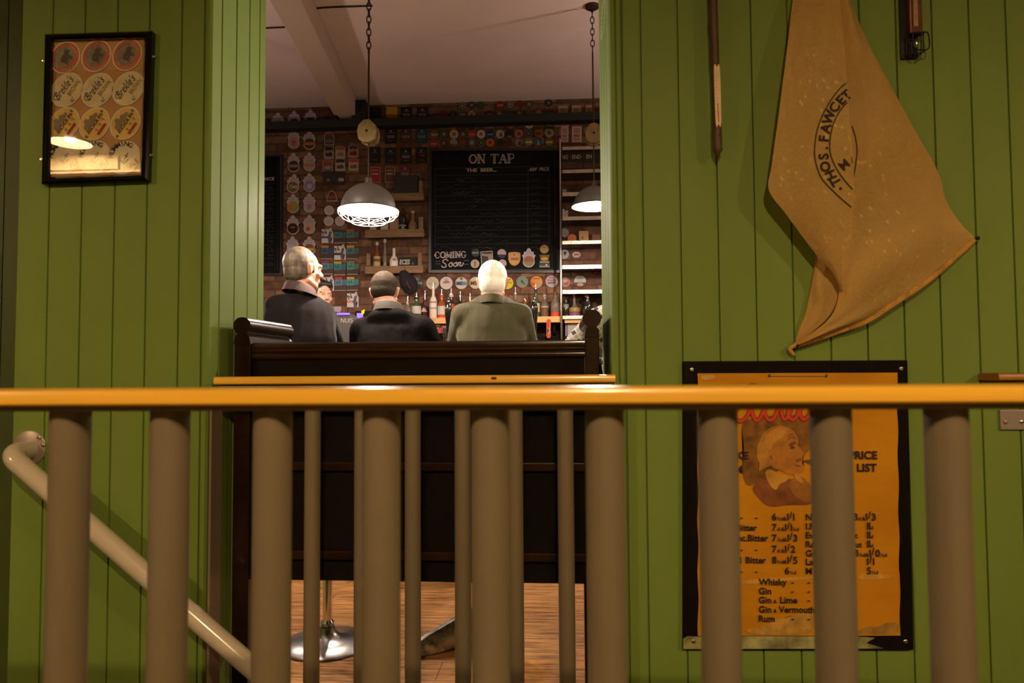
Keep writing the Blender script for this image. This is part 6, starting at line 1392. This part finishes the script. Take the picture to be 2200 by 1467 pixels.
    bm = bmesh.new(); add_lathe(bm, [(0, 0), (.05, 0), (.045, -.015), (.012, -.028), (0, -.028)], (X, Y, ztop - .0005), 16); mk('ceiling_rose', bm, M_RUST, r, smooth='auto')
    lamp_light('bulb_light', (X, Y, z), power, col, .016)
    return r
pendant('l', 791.5, 452, 3.9, .172, 'caged pendant lamp on a chain and pulley block above the middle man', True, 118, (797, 286))
pendant('l', 1277, 444, 4.6, .150, 'pendant lamp without a cage half cut by the right jamb', False, 112, (1273, 290))
for i, ((x, y, z), pw) in enumerate(BAR_FILL_LAMPS):  # fill lamps added out of view, built as shaded pendants
    r = empty('pendant_lamp', (x, y, z), ['added fill pendant lamp behind the wall right of the opening', 'added fill pendant lamp behind the wall left of the opening', 'added fill pendant lamp over the bar beyond the plaid shirt', 'added fill pendant lamp over the bar beyond the standing man'][i], 'pendant lamp')
    bm = bmesh.new(); add_lathe(bm, [(0, .07), (.03, .07), (.1, .025), (.165, 0)], (x, y, z), 32); mk('shade', bm, M_ENAMEL_OUT, r, smooth='auto')
    bm = bmesh.new(); add_ell(bm, (x, y, z + .035), (.02, .02, .02)); mk('bulb', bm, M_BULB, r, smooth=True)
    bm = bmesh.new(); add_tube(bm, [(x, y, z + .07), (x, y, ZC)], .005, 8); mk('rod', bm, M_RUST, r, smooth='auto')
    lamp_light('bulb_light', (x, y, z - .012), pw, WARM2, .026)
for i, ((x, y, z), pw) in enumerate(FRONT_LAMPS):
    rad = .15
    r = empty('pendant_lamp', (x, y, z), ['pendant lamp over the landing above the lit cream notice', 'pendant lamp over the landing on the other side', 'pendant lamp over the middle of the landing'][i], 'pendant lamp')
    bm = bmesh.new(); add_lathe(bm, [(0, .14), (.04, .138), (.10, .100), (.135, .05), (rad, 0)], (x, y, z), 32); s = mk('shade', bm, M_ENAMEL_OUT, r, smooth='auto')
    bm = bmesh.new(); add_lathe(bm, [(rad * .99, -.0006), (.132, .049), (.097, .098), (.038, .134), (0, .135)], (x, y, z), 32); mk('shade_lining', bm, M_ENAMEL_IN, s, smooth=True)
    bm = bmesh.new(); add_ell(bm, (x, y, z + .105), (.018, .018, .02)); mk('bulb', bm, M_BULB, r, smooth=True)
    bm = bmesh.new(); add_tube(bm, [(x, y, z + .14), (x, y, 3.5)], .005, 8); mk('rod', bm, M_RUST, r, smooth='auto')
    lamp_light('bulb_light', (x, y, z + .045), pw, WARM, .036)
for i, ((x, y, z), pw) in enumerate(FILL_UPLIGHTS):  # added ceiling fill, built as bowls on the unseen side walls
    r = empty('added_uplighter', (x, y, z - .20), ['added unseen bowl uplighter on the side wall by the rack', 'added unseen bowl uplighter on the side wall beyond the standing man'][i], 'wall light')
    bm = bmesh.new(); add_lathe(bm, [(0, -.20), (.07, -.19), (.17, -.09), (.21, 0), (.205, 0), (.165, -.085), (.065, -.18), (0, -.19)], (x, y, z), 28); mk('bowl', bm, M_ENAMEL_OUT, r, smooth='auto')
    bm = bmesh.new(); add_ell(bm, (x, y, z - .172), (.02, .02, .016)); mk('bulb', bm, M_BULB, r, smooth=True)
    xw = BR if x > 0 else BL; bm = bmesh.new(); add_box(bm, min(x, xw), max(x, xw), y - .02, y + .02, z - .23, z - .201); mk('arm', bm, M_ENAMEL_OUT, r)
    lamp_light('bulb_light', (x, y, z - .08), pw, (1.0, .80, .72), .07)
# lit cream notice behind the left landing lamp (seen mirrored in the picture glass)
bm = bmesh.new(); add_box(bm, -4.5, -3.0, -1.70, -1.56, 0, 3.5); o = mk('wall_pier', bm, mat('rear_wall_paint', (0.22, 0.20, 0.10), 0.7)); o['kind'] = 'structure'
nb = empty('notice_board', (-3.8, -1.555, 2.64), 'cream notice board with a white ledge under the landing lamp', 'notice board')
bm = bmesh.new(); add_box(bm, -4.16, -3.50, -1.559, -1.545, 2.69, 2.805); mk('cream_panel', bm, mat('cream_panel', (.75, .62, .40), .6), nb)
bm = bmesh.new(); add_box(bm, -4.35, -3.10, -1.559, -1.50, 2.645, 2.662); mk('ledge', bm, mat('white_ledge', (.8, .75, .65), .5), nb)
# ------------------------------------------------------------------ stool and table seen under the pew
c = atz(703, 1384, 0)
st = empty('bar_stool', c, 'chrome trumpet-base bar stool standing behind the pew', 'stool')
bm = bmesh.new(); add_lathe(bm, [(0, .0005), (.168, .0005), (.171, .006), (.165, .012), (.10, .022), (.055, .032), (.034, .050), (.028, .070), (.0, .072)], c, 48); mk('base', bm, M_CHROMEB, st, smooth='auto')
bm = bmesh.new(); add_tube(bm, [c + Vector((0, 0, .071)), c + Vector((0, 0, .68))], .018, 20); add_lathe(bm, [(0, .0725), (.024, .0725), (.026, .085), (.0185, .095), (0, .095)], c, 20); mk('stem', bm, M_CHROME, st, smooth='auto')
bm = bmesh.new(); add_tube(bm, [c + Vector((.15 * math.cos(t), .15 * math.sin(t), .52)) for t in [2 * math.pi * k / 30 for k in range(30)]], .010, 10, True); add_tube(bm, [c + Vector((-.15, 0, .52)), c + Vector((.15, 0, .52))], .008, 8); mk('footrest', bm, M_CHROME, st, smooth=True)
bm = bmesh.new(); add_lathe(bm, [(0, .68), (.17, .68), (.185, .70), (.185, .73), (.16, .75), (0, .755)], c, 36); mk('seat', bm, M_BLKGLOSS, st, smooth='auto')
c = atz(1052, 1380, 0); tip = atz(876, 1410, 0)
tb = empty('pub_table', c, 'round pub table on a black cast foot behind the pew', 'table')
M_CAST = mat('worn_cast_iron', (.50, .48, .45), .3, metal=.9, var=.7, vscale=30, bump=.3, bscale=50)
d0 = math.atan2(tip.y - c.y, tip.x - c.x); L0 = (tip - c).length
for k, (a, L_) in enumerate(((d0, L0), (d0 + R(238), .30), (d0 + R(84), .32))):
    d = Vector((math.cos(a), math.sin(a), 0)); n = Vector((-d.y, d.x, 0)); bm = bmesh.new(); rings = []
    for t, h, w, lift in ((.06, .165, .030, .03), (.25, .140, .034, .022), (.5, .105, .034, .012), (.75, .072, .032, .004), (.92, .045, .030, .0005), (1.0, .030, .020, .0005)):
        p = c + d * L_ * t
        rings.append([bm.verts.new(p + n * sx * w + Vector((0, 0, z))) for sx, z in ((-1, lift), (-.9, lift + (h - lift) * .55), (-.4, h), (.4, h), (.9, lift + (h - lift) * .55), (1, lift))])
    for A, B in zip(rings, rings[1:]):
        for i in range(6): bm.faces.new((A[i], A[(i + 1) % 6], B[(i + 1) % 6], B[i]))
    bm.faces.new(rings[0]); bm.faces.new(rings[-1]); mk('foot', bm, M_CAST, tb, smooth='auto', bevel=.003)
bm = bmesh.new(); add_lathe(bm, [(0, .05), (.05, .05), (.052, .12), (.034, .18), (.028, .22), (.028, .68), (.07, .715), (0, .716)], c, 24); mk('column', bm, M_CAST, tb, smooth='auto')
bm = bmesh.new(); add_lathe(bm, [(0, .717), (.295, .717), (.30, .725), (.30, .742), (.295, .747), (0, .747)], c, 48); mk('table_top', bm, M_PEW, tb, smooth='auto')

# ------------------------------------------------------------------ people
def V(*a): return Vector(a)
def head_frame(face, pitch=0.0, roll=0.0):
    f = Vector((face[0], face[1], 0)).normalized(); u = V(0, 0, 1); r = f.cross(u)
    M = Matrix((r, f, u)).transposed()
    return M @ Matrix.Rotation(pitch, 3, 'X') @ Matrix.Rotation(roll, 3, 'Y')
def head_prims(c, M, s=1.0):
    P = lambda r, f, u: c + M @ V(r, f, u) * s
    e = M.to_euler()
    E = lambda r, f, u, a, b, d: ('e', P(r, f, u), (a * s, b * s, d * s), e)
    K = lambda a, b, r0, r1: ('c', P(*a), P(*b), r0 * s, r1 * s)
    return [E(0, -.012, .022, .074, .093, .085), E(0, -.040, -.01, .066, .062, .070), E(0, .028, -.040, .058, .066, .076), E(0, .060, -.090, .034, .030, .026), K((-.030, .083, .022), (.030, .083, .022), .013, .013),
            K((0, .088, .012), (0, .112, -.026), .008, .0135), K((-.009, .100, -.030), (.009, .100, -.030), .009, .009), E(-.040, .060, -.030, .024, .024, .022), E(.040, .060, -.030, .024, .024, .022), K((-.017, .086, -.060), (.017, .086, -.060), .010, .010), K((-.013, .083, -.070), (.013, .083, -.070), .010, .010),
            K((-.050, .0, -.07), (-.030, .055, -.092), .020, .018), K((.050, .0, -.07), (.030, .055, -.092), .020, .018)]
def ear_prims(c, M, s=1.0):
    P = lambda r, f, u: c + M @ V(r, f, u) * s
    out = []
    for q in (-1, 1):
        out += [('c', P(q * .072, -.006, -.036), P(q * .078, -.010, -.022), .009 * s, .010 * s), ('c', P(q * .078, -.010, -.022), P(q * .084, -.018, .010), .010 * s, .012 * s), ('c', P(q * .084, -.018, .010), P(q * .078, .004, .016), .010 * s, .008 * s), ('e', P(q * .073, -.004, -.008), (.010 * s, .018 * s, .026 * s), M.to_euler())]
    return out
def hand_prims(w, d, n, s=1.0):
    """relaxed hand: w wrist, d towards the fingers, n back of the hand, four fingers bent unequally and a side thumb"""
    d = d.normalized(); n = (n - d * n.dot(d)).normalized(); t = d.cross(n)
    pal = w + d * .055
    out = [('c', w, pal + d * .02, .026 * s, .030 * s), ('c', pal - t * .024, pal + t * .024 + d * .012, .016 * s, .016 * s)]
    for i, (o, L_, b) in enumerate(((-.033, .030, .5), (-.011, .036, .42), (.011, .038, .38), (.033, .034, .34))):
        a0 = pal + d * .030 + t * o; a1 = a0 + (d - n * b * .5).normalized() * L_; a2 = a1 + (d - n * b * 1.5).normalized() * L_ * .75; a3 = a2 + (d * .7 - n * b * 2.4).normalized() * L_ * .55
        out += [('c', a0, a1, .0095, .0090), ('c', a1, a2, .0088, .0082), ('c', a2, a3, .0080, .0068)]
    b0 = w + d * .022 + t * .030; b1 = b0 + (d * .6 + t * .75).normalized() * .04; b2 = b1 + (d * .9 + t * .25 - n * .2).normalized() * .030
    return out + [('c', b0, b1, .013, .0105), ('c', b1, b2, .0105, .0078)]
def person(label, hc, face, pitch, s, neck, sh, chest, hip, elb, wri, hand_dir, feet, skin, hair, cloth, collar=None, trousers=M_TROUSER, wid=1.0, hood=None, iris=True, extra_top=(), garment='shirt'):
    M = head_frame(face, pitch)
    e = M.to_euler()
    P = lambda r, f, u: hc + M @ V(r, f, u) * s
    legs = []; pel = []
    for i in (0, 1):
        q = -1 if i == 0 else 1
        hj = hip + (sh[1] - sh[0]).normalized() * .085 * q; kn = (hj + feet[i]) / 2 + V(0, .05, .02); an = feet[i] + V(0, -.02, .09)
        legs.append((hj, kn, an, feet[i]))
    body = head_prims(hc, M, s) + ear_prims(hc, M, s)
    nb = (sh[0] + sh[1]) / 2 + V(0, 0, .02)
    body += [('c', P(0, -.022, -.05), neck, .056 * s, .060 * s), ('c', neck, nb, .060, .075)]
    body += [('c', nb - V(0, -.02, .06), chest, .085, .10), ('c', chest, hip, .10, .11)]
    for i in (0, 1):
        body += [('c', nb, sh[i], .05, .045), ('c', sh[i], elb[i], .044, .037), ('c', elb[i], wri[i], .037, .026)]
        body += hand_prims(wri[i], hand_dir[i], V(0, 0, 1))
        hj, kn, an, ft = legs[i]
        body += [('c', hip, hj, .10, .085), ('c', hj, kn, .080, .052), ('c', kn, an, .052, .036), ('c', an, ft + V(0, .10, .03), .038, .03)]
    o = blob('person', body, .0062, skin, None, 3, origin=V(hip.x, hip.y, 0)); setp(o, label, 'person')
    # clothing
    ax = (sh[1] - sh[0]).normalized()
    top = [('c', nb + V(0, -.015, -.005), sh[i], .078, .066) for i in (0, 1)]
    rot = Euler((math.atan2(chest.y - hip.y, max(chest.z - hip.z, .01)) * -1 * -1 * -1, 0, math.atan2(ax.y, ax.x)))
    top += [('c', neck + V(0, -.006, -.045), nb - V(0, .0, .03), .070, .095)]
    top += [('e', (nb * .45 + chest * .55), (.185 * wid, .125, .19), rot), ('e', chest, (.195 * wid, .135, .22), rot), ('e', chest.lerp(hip, .5), (.185 * wid, .138, .22), rot), ('e', hip + V(0, 0, .05), (.182 * wid, .14, .12), rot)]
    for i in (0, 1):
        top += [('c', sh[i], elb[i], .064, .056), ('c', elb[i], elb[i].lerp(wri[i], .93), .055, .040), ('c', sh[i].lerp(chest, .12), sh[i].lerp(elb[i], .45), .075, .060)]
    top += list(extra_top)
    g = blob(garment, top, .011, cloth, o, 5)
    tr = [('e', hip + V(0, 0, .0), (.178 * wid, .135, .14), rot)]
    for hj, kn, an, ft in legs: tr += [('c', hj, kn, .092, .066), ('c', kn, an + V(0, 0, .0), .066, .056)]
    blob('trousers', tr, .012, trousers, o, 4)
    for hj, kn, an, ft in legs:
        blob('shoe', [('c', ft + V(0, -.04, .045), ft + V(0, .15, .038), .042, .036), ('c', ft + V(0, -.04, .045), an + V(0, 0, .02), .04, .046), ('e', ft + V(0, .05, .02), (.043, .13, .02), Euler((0, 0, 0)))], .008, M_SHOE, o, 3)
    if hair: blob('hair', [(p[0], P(*p[1]), *((tuple(v * s for v in p[2]), e) if p[0] == 'e' else (P(*p[2]), p[3] * s, p[4] * s))) for p in hair[0]], .0055, hair[1], o, 3)
    if collar:
        bm = bmesh.new(); n = 28; c0 = neck + V(0, 0, collar[1]); rr = collar[2]
        f = (M @ V(0, 1, 0)); f.z = 0; f.normalize(); rt = V(f.y, -f.x, 0); rings = []
        for z, q, tilt in ((-.030, 1.18, 0), (.012, 1.04, 0), (.020, 1.06, 0), (.014, 1.13, 0), (-.030, 1.34, 0)):
            rings.append([bm.verts.new(c0 + (rt * math.cos(t) * rr + f * math.sin(t) * rr * 1.08) * q + V(0, 0, z - .022 * math.sin(t))) for t in [2 * math.pi * k / n for k in range(n)]])
        for A, B in zip(rings, rings[1:]):
            for k in range(n): bm.faces.new((A[k], A[(k + 1) % n], B[(k + 1) % n], B[k]))
        mk('collar', bm, collar[0], g, smooth=True)
    for q in (-1, 1):
        bm = bmesh.new(); add_ell(bm, P(q * .031, .0765, -.001), (.0105 * s,) * 3); ey = mk('eye', bm, M_EYE, o, smooth=True)
        bm = bmesh.new(); add_tube(bm, spline([P(q * .020, .0835, .004), P(q * .031, .0870, .0065), P(q * .043, .081, .0035)], 4), .0042 * s, 8); mk('eyelid', bm, skin, ey, smooth=True)
        bm = bmesh.new(); add_ell(bm, P(q * .031, .0843, -.001), (.0045 * s, .0045 * s, .0045 * s)); mk('iris', bm, M_EYED, ey, smooth=True)
        bm = bmesh.new(); add_tube(bm, spline([P(q * .014, .0875, .016), P(q * .030, .0875, .021), P(q * .047, .076, .018)], 4), .0032 * s, 6); mk('eyebrow', bm, hair[1] if hair else M_HAIRD, o, smooth=True)
    bm = bmesh.new(); add_tube(bm, spline([P(-.020, .0915, -.0645), P(0, .0975, -.065), P(.020, .0915, -.0645)], 5), .0036 * s, 6); mk('lips', bm, M_LIP, o, smooth=True)
    return o, g, P
CROP = [('e', (0, -.021, .028), (.0825, .0965, .091)), ('e', (0, -.042, -.012), (.0745, .070, .064))]
WHT = [('e', (0, -.018, .025), (.084, .101, .095)), ('e', (0, -.040, -.024), (.077, .076, .074))]
RECED = [('e', (0, -.030, .027), (.084, .094, .093)), ('e', (0, -.044, -.020), (.0775, .072, .074)), ('c', (-.066, .010, .01), (-.066, .018, -.022), .013, .009), ('c', (.066, .010, .01), (.066, .018, -.022), .013, .009)]
# white-haired man
Y0 = 3.90
oW, gW, PW = person('white-haired person in an olive shirt leaning on the bar, seen from behind', at(1059, 605, 3.95), (0.02, 1), R(-8), 1.0, at(1058, 650, 3.90),
    [at(992.5, 676, Y0), at(1119.5, 676, Y0)], at(1056, 722, 3.90), V(at(1056, 900, 3.80).x, 3.79, .93), [at(974, 775, 4.08), at(1143, 775, 4.08)],
    [V(at(985, 800, 4.4).x, 4.40, ZB + .080), V(at(1115, 800, 4.4).x, 4.40, ZB + .080)], [V(.35, 1, 0), V(-.35, 1, 0)], [V(at(1056, 900, 3.8).x - .13, 3.74, 0), V(at(1056, 900, 3.8).x + .13, 3.80, 0)],
    M_SKINR, (WHT, M_HAIRW), M_OLIVE, (M_OLIVE, .006, .066), wid=1.02)
# middle man in a black hooded jacket
oM, gM, PM = person('short-haired person in a black hooded jacket hunched at the bar, seen from behind', at(827, 626, 4.0), (0.05, 1), R(-14), .97, at(836, 668, 3.93),
    [at(778, 706, 3.93), at(906, 703, 3.93)], at(842, 752, 3.90), V(at(842, 900, 3.78).x, 3.77, .92), [at(776, 758, 4.08), at(930, 756, 4.08)],
    [V(at(800, 800, 4.4).x, 4.42, ZB + .080), V(at(885, 800, 4.4).x, 4.42, ZB + .080)], [V(.3, 1, 0), V(-.3, 1, 0)], [V(at(842, 900, 3.8).x - .12, 3.72, 0), V(at(842, 900, 3.8).x + .12, 3.78, 0)],
    M_SKIN, (CROP, M_HAIRB), M_JACKET, (M_COLLARG, .016, .070), wid=1.12, garment='jacket',
    extra_top=[('e', at(836, 688, 3.885), (.135, .062, .080), Euler((R(25), 0, 0))), ('c', at(780, 712, 3.95), at(775, 760, 4.06), .080, .066), ('c', at(906, 708, 3.93), at(928, 752, 4.02), .085, .072)])
# standing man turned to the right
oL, gL, PL = person('grey-haired person in a charcoal sweater standing side-on beside the left jamb', at(653, 577, 3.77), (0.62, 0.78), R(-3), 1.0, at(645, 622, 3.75),
    [at(594, 657, 3.72), at(694, 671, 3.82)], at(641, 730, 3.75), V(at(641, 900, 3.72).x, 3.72, .95), [at(590, 760, 3.85), at(723, 745, 3.98)],
    [V(at(650, 800, 4.4).x, 4.40, ZB + .080), V(at(735, 800, 4.4).x - .02, 4.42, ZB + .080)], [V(.5, .9, 0), V(.2, 1, 0)], [V(at(641, 900, 3.72).x - .12, 3.66, 0), V(at(641, 900, 3.72).x + .14, 3.74, 0)],
    M_SKINR, (RECED, M_HAIRG), M_SWEATER, (M_COLLARM, .004, .068), wid=1.08, garment='sweater')
# barman behind the counter
oB, gB, PB_ = person('dark-haired person behind the bar, face half hidden by the charcoal sweater', at(690, 633, 5.22), (0.70, -0.72), R(-5), 1.0, at(690, 668, 5.24),
    [at(645, 690, 5.32), at(732, 700, 5.20)], at(688, 740, 5.26), V(at(688, 900, 5.27).x, 5.27, .93), [V(-1.78, 5.36, 1.05), V(-1.34, 5.22, 1.05)],
    [V(-1.72, 5.15, .98), V(-1.42, 5.05, 1.02)], [V(.2, -1, -.2), V(.1, -1, -.2)], [V(at(688, 900, 5.27).x - .11, 5.27, 0), V(at(688, 900, 5.27).x + .11, 5.22, 0)],
    M_SKIN, (CROP + [('c', (-.045, .045, .082), (.045, .045, .082), .022, .022)], M_HAIRD), M_JACKET, None, wid=.92)
# plaid shirt beside the pew end
oP, gP, PP_ = person('person in a grey plaid shirt behind the pew end, head hidden by the right jamb', V(.40, 3.02, 1.60), (0.05, 1), R(-10), 1.0, V(.39, 2.98, 1.43),
    [at(1288, 691, 2.92), V(.56, 2.95, 1.30)], V(.37, 2.95, 1.08), V(.38, 2.88, .86), [at(1230, 752, 3.02), V(.62, 3.15, 1.05)],
    [V(at(1215, 840, 3.25).x, 3.30, .98), V(.50, 3.36, .98)], [V(.1, 1, -.2), V(-.2, 1, -.2)], [V(.26, 2.86, 0), V(.50, 2.90, 0)],
    M_SKIN, (CROP, M_HAIRB), M_PLAID, (M_PLAID, .0, .066), wid=.98)
# seams laid on the olive shirt
dg = bpy.context.evaluated_depsgraph_get(); dg.update(); tW = BVHTree.FromObject(gW, dg); wW = wl(gW)
def on_shirt(px, py):
    d = ray(px, py).normalized(); h = tW.ray_cast(V(0, 0, EYE) - wW, d); return None if h[0] is None else h[0] + wW - d * .0008
for pts in ([(974, 664), (983, 655), (1000, 650.5), (1030, 650), (1056, 652), (1090, 651), (1115, 654), (1132, 661), (1138, 668)],):
    q = [on_shirt(p.x, p.z) for p in spline([V(x, 0, y) for x, y in pts], 6)]; q = [p for p in q if p is not None]
    if len(q) > 4: bm = bmesh.new(); add_tube(bm, q, .0014, 6); mk('seam', bm, M_OLIVE, gW, smooth=True)
